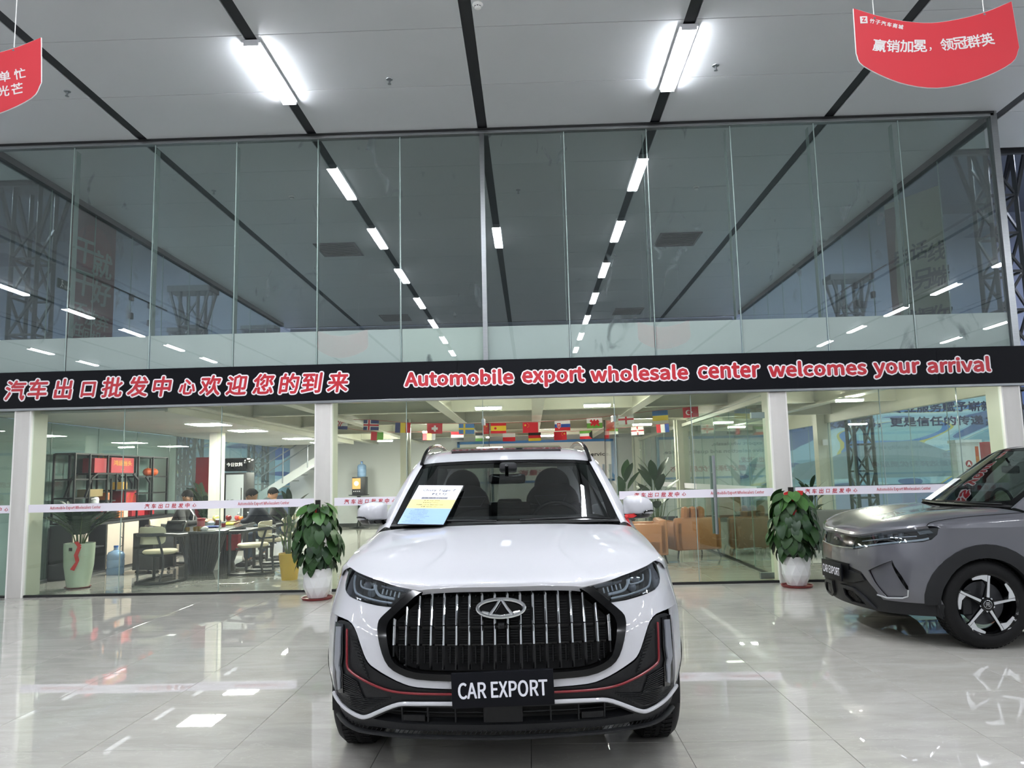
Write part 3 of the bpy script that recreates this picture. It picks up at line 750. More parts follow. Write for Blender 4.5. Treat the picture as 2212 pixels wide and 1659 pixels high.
# white skin in three pieces, so the dark corner pieces sit in real openings
band = sym([(-.885, .76), (-.80, .768), (-.722, .766), (-.682, .742), (-.655, .695), (-.628, .637), (-.604, .60), (-.572, .578), (-.505, .543), (-.44, .516), (-.374, .501), (-.226, .494), (0, .489)], 2)
white_outer = outer[1:-1]
poly = [(-.885, .94)] + outer[2:9] + [(-x, z) for x, z in reversed(outer[2:8])] + [(.885, .94)] + list(reversed(band))
gh = [(x*1.0, z) for x, z in GOf]
top_left = [p for p in poly]
# skin = upper region minus grille (grille touches top edge: build as left and right halves)
for sg in (-1, 1):
    half = [(-.885, .94), (-.80, .965), (-.772, .955), (-.778, .92), (-.768, .885), (-.732, .863), (-.66, .851), (-.575, .839), (-.50, .833)] + [p for p in GO if p[1] < .833] + [(0, .489)] + [p for p in reversed(band[:len(band)//2])]
    half = [(sg*-x, z) for x, z in half]
    skin(half, FR, step=.035, o1=0, o0=-.012).build('front_bumper', M['wpaint'], car, .5)
    side_edge = [(-.885, .38), (-.885, .765), (-.815, .765), (-.818, .60), (-.816, .49), (-.822, .378)]
    skin([(sg*-x, z) for x, z in side_edge], FR, step=.04, o1=0, o0=-.012).build('bumper_corner', M['wpaint'], car, .5)
    # dark corner surround with ribs, red pinstripe, lamp
    skin([(sg*-x, z) for x, z in [(-.822, .37)]+foga[1:]+[(0, .428)]+list(reversed(fst))[1:-6]], FR, step=.04, o1=-.004, o0=-.05).build('bumper_insert', M['matteblk'], car, .5)
    rl = cr([(-.719, .73), (-.713, .626), (-.710, .573), (-.694, .554), (-.639, .529), (-.579, .507), (-.51, .487), (-.443, .478), (-.354, .474), (-.227, .473), (-.1, .471)], 3)
    MB().tube([FR(sg*-x, z, .004) for x, z in rl], .0055, 8).build('red_pinstripe', M['redtrim'], car, SM)
    lens = [(-.785, .726), (-.756, .733), (-.750, .619), (-.757, .563), (-.749, .537), (-.753, .457), (-.767, .447), (-.771, .531), (-.788, .565), (-.785, .61)]
    frame = [(-.80, .742), (-.745, .745), (-.738, .62), (-.745, .563), (-.737, .537), (-.74, .44), (-.775, .43), (-.785, .53), (-.80, .56), (-.80, .61)]
    skin([(sg*-x, z) for x, z in frame], FR, step=.03, o1=.004, o0=-.02).build('lamp_surround', M['gloss'], car)
    skin([(sg*-x, z) for x, z in lens], FR, step=.03, o1=.010, o0=.0).build('corner_lamp', M['dlamp'], car, .4)
    rb = MB()
    for k in range(13): rb.tube([FR(sg*(.70-.0135*k*.55), .70-.0135*k, .001), FR(sg*(.662-.0052*k), .695-.0135*k, .001)], .0035, 4)
    rb.build('rib_pattern', M['matteblk'], car); 
    rb = MB()
    for k in range(9): rb.tube([FR(sg*.735, .53-.010*k, .0), FR(sg*(.69-.006*k), .52-.0095*k, .0), FR(sg*(.655-.004*k), .508-.009*k, .0)], .003, 4)
    for k in range(8): rb.tube([FR(sg*(.80-.005*k), .425-.006*k, .001), FR(sg*.70, .437-.008*k, .001), FR(sg*(.60+.004*k), .44-.0085*k, .001), FR(sg*(.50+.012*k), .452-.0075*k, .001)], .0025, 4)
    rb.build('lower_rib_pattern', M['matteblk'], car)
MB().tube([FR(x, z, .006) for x, z in sym(strip, 3)], .0095, 8).build('lower_lip_strip', M['wpaint'], car, SM)
val = [(-.875, .40), (-.835, .373), (-.80, .372), (-.722, .353), (-.645, .340), (-.607, .350), (-.528, .39), (-.456, .420), (0, .424)]
valb = [(0, .300), (-.232, .301), (-.416, .303), (-.586, .309), (-.686, .298), (-.751, .292), (-.82, .298), (-.875, .34)]
hole = [(-.59, .347), (-.505, .392), (-.452, .412), (.452, .412), (.505, .392), (.59, .347), (.41, .334), (0, .331), (-.41, .334)]
pv = val+[(-x, z) for x, z in reversed(val[:-1])]; pvb = [(-x, z) for x, z in reversed(valb)][:-1]+valb
skin(pv+[(-x, z) for x, z in reversed(valb)][:0]+[(-x, z) for x, z in reversed(valb)][:-1]+valb if False else pv+[(-x, z) for x, z in reversed(valb)]+valb[1:], FR, holes=[hole], step=.035, o1=-.004, o0=-.06).build('valance', M['clad'], car, .5)
skin([(-.6, .34), (.6, .34), (.5, .415), (-.5, .415)], FR, step=.06, o1=-.07, o0=-.08).build('intake_void', M['void'], car)
ig = MB()
for x in (-.457, -.338, -.213, -.084, .084, .213, .338, .457): ig.bar(FR(x, .335, -.03), FR(x, .412, -.03), .006, .03, up=(0, 1, 0))
ig.tube([FR(x, .376, -.03) for x in (-.56, -.3, -.09)], .003, 4).tube([FR(x, .376, -.03) for x in (.56, .3, .09)], .003, 4)
ig.build('intake_bars', M['clad'], car)
skin([(-.08, .337), (.08, .337), (.08, .415), (-.08, .415)], FR, step=.05, o1=-.012, o0=-.03).build('radar_cover', M['matteblk'], car)
for s in (-1, 1): skin([(s*.35, .34), (s*.45, .34), (s*.45, .37), (s*.35, .37)], FR, step=.05, o1=-.015, o0=-.03).build('tow_cover', M['matteblk'], car)
lipb = MB(); lipb.tube([FR(x, z, .01) for x, z in sym([(-.80, .292), (-.686, .286), (-.586, .29), (-.416, .286), (-.232, .283), (0, .28)], 3)], .016, 8, flat=.6)
lipb.build('chin_lip', M['clad'], car, SM)
zz = MB()
for k in range(70):
    x = -.75+1.5*k/69; z = .298 if abs(x) < .6 else .3
    zz.tube([FR(x-.006, z-.008, -.001), FR(x+.006, z+.008, -.001)], .0022, 4)
zz.build('chin_texture', M['clad'], car)
# grille
skin(GOf[:], FR, holes=[GIf], step=.04, o1=.012, o0=-.03).build('grille_frame', M['gloss'], car, .5)
skin(GIf, FR, step=.05, o1=-.06, o0=-.07).build('grille_recess', M['void'], car)
def zspan(u):
    zt = zb = None; L_ = GIf; n = len(L_)
    zs = sorted(L_[i][1]+(L_[(i+1) % n][1]-L_[i][1])*(u-L_[i][0])/(L_[(i+1) % n][0]-L_[i][0]) for i in range(n) if (L_[i][0] > u) != (L_[(i+1) % n][0] > u))
    return zs[0], zs[-1]
for k in range(18):
    u = (k-8.5)*.0577; z0, z1 = zspan(u); z0 = max(z0+.006, .575 if abs(u) < .45 else 0); z1 -= .006; zm = .677
    if z1 > zm+.01:
        b = MB(); pts = []
        zc = (z1+zm)/2+.0
        b.tube([FR(u, z, -.006) for z in (z1, .76 if z1 > .78 else (z1+zm)/2+.01)], [.0062, .0058], 6, flat=1.6)
        b.tube([FR(u, z, -.005) for z in ((.757 if z1 > .78 else (z1+zm)/2+.008), zm)], [.0042, .0048], 6, flat=1.6)
        b.build('chrome_slat', M['chrome'], car, .5)
        MB().tube([FR(u, z, -.018) for z in (z1, zm)], .009, 4).build('slat_body', M['gloss'], car)
    MB().tube([FR(u, z, -.010) for z in (zm-.001, max(z0, .572))], .0075, 6, flat=1.5).build('lower_slat', M['gloss'], car, .5)
    if k < 17:
        u2 = u+.029; za, zb_ = zspan(u2)
        MB().tube([FR(u2, z, -.02) for z in (.672, max(za+.01, .60))], .0042, 5).build('minor_slat', M['gloss'], car)
        if zb_ > .88: MB().tube([FR(u2, z, -.015) for z in (.897, .878)], .0045, 5).build('upper_stub', M['gloss'], car)
lv = MB()
for k in range(17):
    u2 = (k-8)*.0577
    for j in range(24):
        z = .60+.0115*j; za, zb_ = zspan(u2)
        if za+.01 < z < zb_-.03: lv.tube([FR(u2-.016, z, -.045), FR(u2+.016, z, -.045)], .0028, 4)
lv.build('louvre_mesh', M['matteblk'], car)['kind'] = 'stuff'
for z in (.757, .68): MB().tube([FR(x, z, -.035) for x in [-.5+.1*i for i in range(11)]], .006, 4).build('cross_bar', M['gloss'], car)
# emblem: oval ring with A shaped peak
eb = MB(); NN = 40
def ering(ru, rz, off): return [FR(0+ru*math.cos(2*PI*i/NN), .822+rz*math.sin(2*PI*i/NN), off) for i in range(NN)]
eb.tube(ering(.105, .036, .02), .0085, 8, closed=True, flat=1)
eb.tube([FR(-.050, .795, .022), FR(-.028, .820, .026), FR(-.004, .853, .026)], [.008, .0065, .006], 6).tube([FR(.050, .795, .022), FR(.028, .820, .026), FR(.004, .853, .026)], [.008, .0065, .006], 6)
eb.tube([FR(-.05, .797, .022), FR(0, .790, .022), FR(.05, .797, .022)], .0055, 6)
eb.tube([FR(-.085, .806, .02), FR(-.055, .800, .022)], .008, 6).tube([FR(.085, .806, .02), FR(.055, .800, .022)], .008, 6)
eb.build('emblem', M['chrome'], car, SM)
skin([(.100*math.cos(2*PI*i/24), .822+.034*math.sin(2*PI*i/24)) for i in range(24)], FR, step=.04, o1=.010, o0=-.0).build('emblem_back', M['gloss'], car)
b = MB(); b.box(-.014, .014, -.02, .02, -.012, .012, bev=.003); o = b.build('parking_camera', M['matteblk'], car); o.location = (0, B.F(0, .757)-.0, .757)
MB().lathe([(.005, 0), (.0045, .003), (.001, .004)], 12, q=Vector((0, 0, 1)).rotation_difference(Vector((0, -1, 0)))).build('camera_lens', M['gloss'], o).location = (0, -.02, 0)
# headlights
for sg in (-1, 1):
    H = [(sg*-x, z) for x, z in cr(hl, 2, True)]
    hroot = skin(H, FR, step=.035, o1=-.045, o0=-.06).build('headlight', M['gloss'], car, .5)
    skin(H, FR, step=.035, o1=.004, o0=.0015).build('lens_cover', M['lensclear'], hroot, .5)
    cx = sum(p[0] for p in H)/len(H); cz = sum(p[1] for p in H)/len(H)
    inner = [(cx+(x-cx)*.93, cz+(z-cz)*.86) for x, z in H]
    skin(H, FR, holes=[inner], step=.04, o1=.003, o0=-.045).build('bezel', M['gloss'], hroot)
    def tb(pts, r, nm, m, off=-.02): return MB().tube([FR(sg*-x, z, off) for x, z in cr(pts, 3)], r, 6).build(nm, m, hroot, SM)
    tb([(-.742, .955), (-.740, .925), (-.726, .895), (-.70, .882), (-.6, .866), (-.51, .856)], .0055, 'daytime_strip', M['strip'])
    tb([(-.695, .942), (-.688, .918), (-.645, .91), (-.612, .912), (-.613, .93)], .0045, 'inner_strip', M['strip'])
    tb([(-.603, .930), (-.602, .914), (-.589, .895), (-.567, .884), (-.5, .874)], .007, 'hook_strip', M['strip'])
    skin([(sg*-x, z) for x, z in [(-.572, .931), (-.458, .910), (-.455, .904), (-.57, .922)]], FR, step=.03, o1=-.015, o0=-.03).build('reflector_bar', M['dlamp'], hroot)
    for x, z in ((-.562, .904), (-.541, .901), (-.52, .898), (-.499, .894), (-.478, .891)):
        MB().tube([FR(sg*-x, z+.012, -.022), FR(sg*-x+sg*.004, z-.010, -.022)], .004, 5).build('lamp_tooth', M['strip'], hroot)
    q = Vector((0, 0, 1)).rotation_difference(Vector((sg*.3, -1, .1)))
    for x, z in ((-.66, .926), (-.632, .898)):
        MB().lathe([(.019, -.02), (.02, 0), (.016, .004), (.001, .009)], 18, at=FR(sg*-x, z, -.03), q=q).build('projector', M['lensclear' if False else 'dlamp'], hroot, SM)
    MB().box(-.03, .03, -.006, .006, -.008, .008, bev=.002).build('reflector_cell', M['chrome'], hroot).location = FR(sg*.65, .935, -.035)
# bonnet
rows = [[(0, .06, .921), (.2, .066, .921), (.33, .085, .914), (.375, .10, .908), (.43, .125, .914), (.5, .15, .927), (.6, .215, .948), (.70, .32, .968), (.765, .43, .982)],
        [(0, .085, .945), (.2, .09, .944), (.33, .11, .940), (.375, .12, .937), (.43, .145, .94), (.5, .18, .946), (.6, .25, .960), (.71, .36, .977), (.785, .46, .985)],
        [(0, .24, .984), (.2, .245, .984), (.33, .255, .983), (.385, .27, .981), (.43, .28, .980), (.5, .305, .982), (.6, .355, .988), (.72, .45, .996), (.805, .54, .994)],
        [(0, .50, 1.048), (.2, .50, 1.049), (.275, .505, 1.053), (.315, .51, 1.045), (.42, .52, 1.046), (.52, .54, 1.046), (.63, .575, 1.044), (.74, .63, 1.033), (.815, .70, 1.012)],
        [(0, .82, 1.104), (.2, .82, 1.105), (.31, .825, 1.112), (.35, .83, 1.100), (.44, .84, 1.097), (.54, .86, 1.095), (.65, .89, 1.087), (.75, .93, 1.07), (.815, .98, 1.045)],
        [(0, 1.06, 1.138), (.2, 1.062, 1.137), (.34, 1.075, 1.134), (.40, 1.085, 1.130), (.48, 1.10, 1.126), (.58, 1.13, 1.122), (.67, 1.17, 1.115), (.75, 1.21, 1.102), (.805, 1.26, 1.075)]]
g = upgrid(rows, 5, 5)
b = MB(); full = [[(-x, y, z) for x, y, z in reversed(r[1:])]+list(r) for r in g]; b.grid(full)
n_ = len(full[0]); b.add([p for p in full[0]]+[(p[0]*.99, p[1]+.03, p[2]-.025) for p in full[0]], [(i, i+1, n_+i+1, n_+i) for i in range(n_-1)])
b.build('bonnet', M['wpaint'], car, .9)
# fender top strips from bonnet side edge to side panel
edge = cr([r[-1] for r in rows], 5)
for sg in (-1, 1):
    fr = []
    for p in edge+[(.80, 1.5, 1.09), (.80, 1.7, 1.10)]:
        w = p[1]-.12*0; q1 = B.side(max(w, .43), .93, 0, 1)
        fr.append([(sg*p[0], p[1], p[2]), (sg*(p[0]*.5+q1.x*.5+.008), (p[1]+q1.y)/2, p[2]*.56+.93*.44+.004), (sg*q1.x, q1.y, .93)])
    b = MB(); b.grid(upgrid(fr, 4, 1)); b.build('fender', M['wpaint'], car, 1.0)
PW = dict(wf=.92, wr=3.59, ra=.37, zw=.345, len=4.5, zsill=.30, zlow=.385, w0=.475, cl=.055, archm=M['clad'], seams=(1.42, 2.4, 3.3),
          belt=[(.475, .93), (1.3, .93), (1.31, .99), (2.4, 1.0), (3.6, 1.03), (4.3, 1.05)])
bodyshell(car, B, M['wpaint'], PW)
for x, sg in ((.785, 1), (-.785, -1)):
    for y in (.92, 3.59): wheel(car, x, y, .345, .225, sg, .3, .235)
# greenhouse
wsr = [[(0, 1.06, 1.135), (.3, 1.07, 1.132), (.55, 1.14, 1.128), (.70, 1.23, 1.122)], [(0, 1.45, 1.345), (.28, 1.46, 1.343), (.51, 1.51, 1.337), (.645, 1.58, 1.325)], [(0, 1.84, 1.530), (.26, 1.85, 1.527), (.47, 1.89, 1.521), (.585, 1.95, 1.512)]]
g = upgrid(wsr, 5, 6); full = [[(-x, y, z) for x, y, z in reversed(r[1:])]+list(r) for r in g]
MB().grid(full).build('windscreen', M['wsglass'], car, 1.0)
def wpt(s, t):  # s -1..1, t 0..1
    a = abs(s)*(len(g[0])-1); i = min(int(a), len(g[0])-2); f = a-i; c = t*(len(g)-1); j = min(int(c), len(g)-2); h = c-j
    P = [Vector(g[j+dj][i+di]) for dj in (0, 1) for di in (0, 1)]
    p = (P[0]*(1-f)+P[1]*f)*(1-h)+(P[2]*(1-f)+P[3]*f)*h
    return Vector((p.x if s >= 0 else -p.x, p.y, p.z))
def wfn(s, t, o): p = wpt(s, t); return p+Vector((0, -.45, .89))*o
rim = [(-1, 0), (1, 0), (1, 1), (-1, 1)]
hl_ = [(-.86, .12), (-.8, .085), (0, .075), (.8, .085), (.86, .12), (.90, .5), (.91, .86), (.87, .93), (0, .945), (-.87, .93), (-.91, .86), (-.90, .5)]
skin(rim, wfn, holes=[cr(hl_, 3, True)], step=.06, o1=.0015, o0=-.004).build('windscreen_frit', M['gloss'], car, 1.0)
skin([(-.99, 0), (.99, 0), (.99, .03), (-.99, .03)], wfn, step=.1, o1=.01, o0=-.03).build('cowl_trim', M['matteblk'], car)
def wiper(s0, s1, tz): MB().tube([wfn(s0+(s1-s0)*k/8, tz+.02*math.sin(PI*k/8), .022) for k in range(9)], .006, 5).build('wiper', M['matteblk'], car)
wiper(.85, .1, .015); wiper(-.05, -.8, .012)
# pillars and roof side
for sg in (-1, 1):
    pr = [[(.702, 1.22, 1.122), (.735, 1.235, 1.125), (.80, 1.27, 1.08)], [(.645, 1.58, 1.325), (.675, 1.60, 1.335), (.715, 1.63, 1.32)], [(.587, 1.95, 1.512), (.62, 1.985, 1.528), (.655, 2.02, 1.50)],
          [(.575, 2.4, 1.60), (.605, 2.45, 1.60), (.64, 2.45, 1.555)], [(.565, 3.1, 1.63), (.595, 3.1, 1.62), (.635, 3.1, 1.57)], [(.55, 3.8, 1.58), (.58, 3.85, 1.57), (.62, 3.85, 1.53)], [(.53, 4.05, 1.52), (.57, 4.1, 1.50), (.61, 4.1, 1.46)]]
    b = MB(); b.grid(upgrid([[(sg*x, y, z) for x, y, z in r] for r in pr], 4, 5)); b.build('roof_side', M['wpaint'], car, 1.0)
    # side windows
    sgw = [[(.80, 1.35, 1.07), (.715, 1.63, 1.32)], [(.83, 1.6, 1.02), (.655, 2.02, 1.50)], [(.85, 2.4, 1.0), (.64, 2.45, 1.555)], [(.86, 3.1, 1.01), (.635, 3.1, 1.57)], [(.85, 3.7, 1.03), (.62, 3.85, 1.53)], [(.80, 4.2, 1.05), (.61, 4.1, 1.46)]]
    b = MB(); b.grid(upgrid([[(sg*x, y, z) for x, y, z in r] for r in sgw], 4, 3)); b.build('side_window', M['tint'], car, 1.0)
    b = MB(); b.grid([[(sg*.875, y, .99) for y in (1.3, 2.4, 3.6, 4.3)], [(sg*.845, y, 1.02) for y in (1.3, 2.4, 3.6, 4.3)]]); b.build('window_ledge', M['wpaint'], car)
    for ya, yb in ((2.38, 2.42), (3.35, 3.55)):
        MB().bar((sg*.855, ya, 1.0), (sg*.645, yb, 1.56), .05, .02, up=(1, 0, 0)).build('door_pillar', M['gloss'], car)
    rl = cr([(.592, 1.93, 1.512), (.588, 2.05, 1.572), (.578, 2.2, 1.622), (.572, 2.5, 1.656), (.568, 3.0, 1.672), (.563, 3.5, 1.65), (.555, 3.8, 1.6)], 5)
    MB().tube([(sg*x, y, z) for x, y, z in rl], .014, 8, flat=1.3).build('roof_rail', M['gloss'], car, SM)
rr = [[(0, 1.83, 1.530), (.26, 1.84, 1.528), (.47, 1.885, 1.522), (.590, 1.95, 1.512)], [(0, 2.05, 1.580), (.26, 2.05, 1.578), (.47, 2.07, 1.572), (.582, 2.1, 1.553)], [(0, 2.35, 1.622), (.26, 2.35, 1.62), (.47, 2.35, 1.612), (.578, 2.35, 1.592)],
      [(0, 2.7, 1.645), (.26, 2.7, 1.643), (.47, 2.7, 1.634), (.57, 2.7, 1.618)], [(0, 3.3, 1.645), (.26, 3.3, 1.643), (.47, 3.3, 1.632), (.565, 3.3, 1.612)], [(0, 3.9, 1.58), (.26, 3.9, 1.578), (.45, 3.88, 1.57), (.55, 3.85, 1.555)]]
g2 = upgrid(rr, 4, 5); full = [[(-x, y, z) for x, y, z in reversed(r[1:])]+list(r) for r in g2]
MB().grid(full).build('roof', M['wpaint'], car, 1.0)
b = MB(); b.grid([[(x*.41/.41, y, z+.012+.004*math.cos(x/.41*1.4)) for x in [(-.41+.82*i/16) for i in range(17)]] for y, z in ((2.16, 1.594), (2.25, 1.609), (2.5, 1.633), (3.0, 1.648), (3.4, 1.638))])
b.build('sunroof', M['gloss'], car, 1.0)
b = MB(); b.tube([(x, 2.15+.012*(x/.4)**4, 1.597) for x in [(-.40+.8*i/20) for i in range(21)]], .011, 6); b.build('sunroof_edge', MM('sunroof_seal', '#2c2326', .3), car, SM)
# tail: rear glass in a white surround
tg = [(-.72, 0), (.72, 0), (.62, 1), (-.62, 1)]
def tfn(a, t, o): return Vector((a, 4.38-.30*t*t-.02*t+o, 1.05+.50*t))
skin([(-.84, 0), (.84, 0), (.60, 1), (-.60, 1)], tfn, holes=[[(-.56, .22), (.56, .22), (.46, .9), (-.46, .9)]], step=.12, o1=0, o0=-.015).build('tailgate', M['wpaint'], car, .8)
skin([(-.56, .22), (.56, .22), (.46, .9), (-.46, .9)], tfn, step=.2, o1=-.003, o0=-.006).build('rear_window', M['rearglass'], car)
b = MB(); b.box(-.84, .84, 4.32, 4.36, .35, 1.06, bev=.02); b.build('rear_panel', M['wpaint'], car, SM)
# mirrors
for sg in (-1, 1):
    mr = MB(); secs = []
    for x, cy, cz, ry, rz in ((.742, 1.36, 1.205, .045, .055), (.765, 1.35, 1.208, .085, .068), (.83, 1.34, 1.207, .10, .073), (.885, 1.345, 1.202, .09, .066), (.915, 1.36, 1.195, .055, .045), (.924, 1.37, 1.19, .02, .02)):
        secs.append([(sg*x, cy+ry*(-abs(math.cos(a))**.7*(1 if math.cos(a) > 0 else -.55)), cz+rz*abs(math.sin(a))**.75*(1 if math.sin(a) > 0 else -1)) for a in [2*PI*i/20 for i in range(20)]])
    n = 20; vs = [p for s_ in secs for p in s_]; fs = [(k*n+i, k*n+(i+1) % n, (k+1)*n+(i+1) % n, (k+1)*n+i) for k in range(5) for i in range(n)]+[tuple(range(n)), tuple(range(5*n, 6*n))]
    mr.add([(p[0], p[1], max(p[2], 1.168)) for p in vs], fs); mo = mr.build('door_mirror', M['wpaint'], car, 1.0)
    lb = MB(); lb.add([(p[0]*.995, p[1], min(p[2]+.004, 1.170) if p[2] < 1.18 else 1.170) for p in vs], fs); lb.build('mirror_base', M['gloss'], mo, SM)
    MB().tube([(sg*.75, 1.30, 1.15), (sg*.70, 1.34, 1.13), (sg*.68, 1.36, 1.12)], .018, 8, flat=.6).build('mirror_stalk', M['gloss'], mo, SM)
    MB().tube([(sg*.915, 1.305, 1.185), (sg*.895, 1.262, 1.188), (sg*.86, 1.240, 1.186), (sg*.845, 1.238, 1.176), (sg*.838, 1.240, 1.17)], .0055, 6).build('turn_signal', M['gloss'], mo, SM)
# cabin
ci = MB(); ci.box(-.66, .66, 1.45, 1.75, .6, 1.155, bev=.05); ci.build('dashboard', M['interior'], car, SM)
b = MB(); b.box(-.10, .16, 1.70, 1.74, 1.12, 1.245, bev=.01); b.build('display_screen', M['gloss'], car)
MB().tube([(.345+.185*math.cos(2*PI*i/28), 1.86+.05*math.sin(2*PI*i/28), 1.06+.17*math.sin(2*PI*i/28)) for i in range(28)], .015, 8, closed=True).build('steering_wheel', M['interior'], car, SM)
for s in (-1, 1):
    st = MB(); st.box(s*.34-.24, s*.34+.24, 2.28, 2.42, .55, 1.22, bev=.08); st.sphere((s*.34, 2.40, 1.34), .135, 18, 12, (1.0, .5, 1.0)); st.sphere((s*.34, 2.38, 1.22), .2, 18, 12, (1, .45, .8)); st.build('front_seat', M['seat'], car, SM)
    MB().box(s*.34-.25, s*.34+.25, 1.95, 2.4, .45, .62, bev=.06).build('seat_cushion', M['seat'], car, SM)
    vb = MB()
    pt = [(s*.30-.10, 0, .05), (s*.30+.14, 0, .05), (s*.30+.10, 0, -.02), (s*.30-.06, 0, -.02)]
    vb.tube([(x, 2.26, 1.22+z) for x, y, z in pt], .003, 4, closed=True); vb.build('seat_badge_line', M['dlamp'], car)
MB().box(-.6, .6, 3.2, 3.36, .6, 1.17, bev=.06).build('rear_bench', M['seat'], car, SM)
for x in (-.36, 0, .36): MB().box(x-.11, x+.11, 3.30, 3.38, 1.16, 1.28 if x else 1.22, bev=.04).build('headrest', M['seat'], car, SM)
MB().box(-.62, .62, 2.0, 4.0, 1.50, 1.515).build('headliner', M['interior'], car)
b = MB(); b.box(-.125, .125, -.02, .02, -.033, .033, bev=.02); b.cyl((0, .0, .03), (0, -.06, .09), .012, n=8); o = b.build('interior_mirror', M['gloss'], car, SM); o.location = (.01, 1.72, 1.40); o.rotation_euler = (0, 0, 0)
MB().box(-.06, .06, -.05, .03, -.035, .035, bev=.02).build('camera_housing', M['interior'], car, SM).location = (.02, 1.76, 1.475)
for s in (-1, 1): MB().bar((s*.62, 2.35, .9), (s*.57, 2.45, 1.5), .06, .05).build('belt_pillar', M['interior'], car)
# number plate board
def plate(parent, loc, rz, rx=0, name='number_plate'):
    p = MB().box(-.222, .222, -.012, .004, -.075, .075, bev=.003).build(name, M['signblk'], parent, SM); p.location = loc; p.rotation_euler = (rx, rz, 0) if False else (0, 0, rz)
    text('lettering', 'CAR EXPORT', MM('platewhite', '#e6e6ee', .4), p, (0, -.0135, 0), h=.067, w=.385, bold=.022, depth=.0012, res=4)
    return p
pl = plate(car, (.003, -.035, .504), 0); pl.rotation_euler = (.05, -.024, 0)
for s in (-1, 1): MB().box(-.02, .02, 0, .05, -.03, .03).build('plate_bracket', M['matteblk'], car).location = (s*.12, -.03, .5)
# price card on the windscreen: a thing of its own
card = thing('price_card', 'white, yellow and blue specification card leaning on the white car windscreen', 'sign')
card.parent = None
cm_ = MB(); 
def carp(u, y, z): return car.matrix_world @ Vector((u, y, z)) if False else Matrix.Translation((-.153, 3.5, 0)) @ Matrix.Rotation(.014, 4, 'Z') @ Vector((u, y, z))
TL, TR, BL = carp(-.555, 1.49, 1.370), carp(-.267, 1.45, 1.362), carp(-.628, 1.07, 1.152); BR = BL+(TR-TL)*.95
def cp(a, b, o=0):
    p = TL.lerp(TR, a).lerp(BL.lerp(BR, a), b); nrm = (TR-TL).cross(BL-TL).normalized()
    if nrm.y > 0: nrm = -nrm
    return p+nrm*o
def cq(name, a0, a1, b0, b1, m, o, parent=card, th=.0015):
    b = MB(); P_ = [cp(a, bb, oo) for oo in (o, o-th) for bb in (b0, b1) for a in (a0, a1)]
    b.add(P_, [(0, 2, 3, 1), (4, 5, 7, 6), (0, 1, 5, 4), (2, 6, 7, 3), (0, 4, 6, 2), (1, 3, 7, 5)]); return b.build(name, m, parent)
cq('plastic_sleeve', -.015, 1.015, -.015, 1.01, M['gloss'], .001); cq('sheet', 0, 1, 0, 1, MM('paper', '#e9ebf4', .3, coat=.5), .0035)
cq('yellow_block', .0, 1, .39, .62, MM('yellowp', '#e3d68c', .35), .0045, th=.0008); cq('blue_block', 0, 1, .62, 1, MM('bluep', '#8fb0e6', .35), .0045, th=.0008)
cq('grey_caption', .22, .8, .325, .375, MM('greyp', '#9a9aa0', .5), .0045, th=.0008)
def ctext(body, a, b_, h, w_, m, bold=0, al='CENTER'):
    tb = text_mesh(body, h=h, w=w_, bold=bold, depth=.0, res=1)
    W = (TR-TL).length; Hh = (BL-TL).length; vs = []
    tb.v = [tuple(cp(a+x/W, b_-z/Hh, .0058)) for x, _, z in tb.v]; tb.build('lettering', m, card, fix=False)
dk = MM('inkblue', '#2b3350', .5)
ctext('Chery Tiggo 7', .52, .15, .034, .215, dk); ctext('PLUS', .58, .25, .028, .095, dk); ctext('奇瑞 瑞虎 7 PLUS', .5, .352, .016, .165, dk)
ctext('International Automobile Trade', .45, .03, .006, .13, dk); ctext('○', .1, .03, .012, .02, dk)
for i, s_ in enumerate(('年 份 Year: 2024', '里 程 Mileage: 9,200 km', '长宽高 L×W×H: 4530*1862*1695', '排 量 Capacity: 1.5T')): ctext(s_, .48, .425+.052*i, .012, .10+.012*(i == 2)*6, dk, .01)
for i, s_ in enumerate(('Equipments:', 'Electric Door System', 'Keyless Entry System', 'Remote Leather Seats', 'Fog Headlights', 'Tire Pressure Monitoring System (TPMS)', 'GPS navigation system', 'Auto hold', 'Automatic headlights', 'Dual voltage system outage')): ctext(s_, .33, .655+.034*i, .0085 if i else .012, min(.16, .0052*len(s_)+.01), dk)
# ---------------------------------------------------------------- grey SUV, seen from its left front corner
gc = thing('car', 'metallic grey SUV parked sideways at the right, nose towards the white car', 'car', (2.72, 7.13, 0), -PI/2)
G = Body(.26, .5, 1.2, 0, .45, .12, .6, .6, .45, .8, .925); GF = G.front
def S2(p, n=2): q = cr(p, n); return q
def gs(name, pts, m, o1=0, o0=-.012, step=.045, holes=(), both=True, ang=.5, parent=gc):
    out = []
    for sg in ((1, -1) if both else (1,)):
        out.append(skin([(sg*x, z) for x, z in pts], GF, holes=[[(sg*x, z) for x, z in h] for h in holes], step=step, o1=o1, o0=o0).build(name, m, parent, ang))
    return out
hlp = [(.345, .842), (.511, .870), (.675, .892), (.80, .916), (.862, .930), (.893, .930), (.905, .916), (.903, .893), (.882, .846), (.857, .827), (.777, .812), (.653, .789), (.492, .758), (.333, .726), (.300, .733)]
gs('front_bumper', [(0, .735), (.30, .728), (.333, .722), (.492, .754), (.653, .785), (.777, .808), (.857, .823), (.884, .842), (.900, .893), (.900, .945), (.905, .945), (.900, .345), (.62, .345), (.56, .42), (.42, .545), (.25, .575), (0, .60)], M['gpaint'], holes=[[(.505, .565), (.715, .665), (.795, .45), (.765, .385), (.65, .37), (.56, .475)]])
gs('corner_recess', [(.505, .565), (.715, .665), (.795, .45), (.765, .385), (.65, .37), (.56, .475)], M['gpaint'], o1=-.022, o0=-.03)
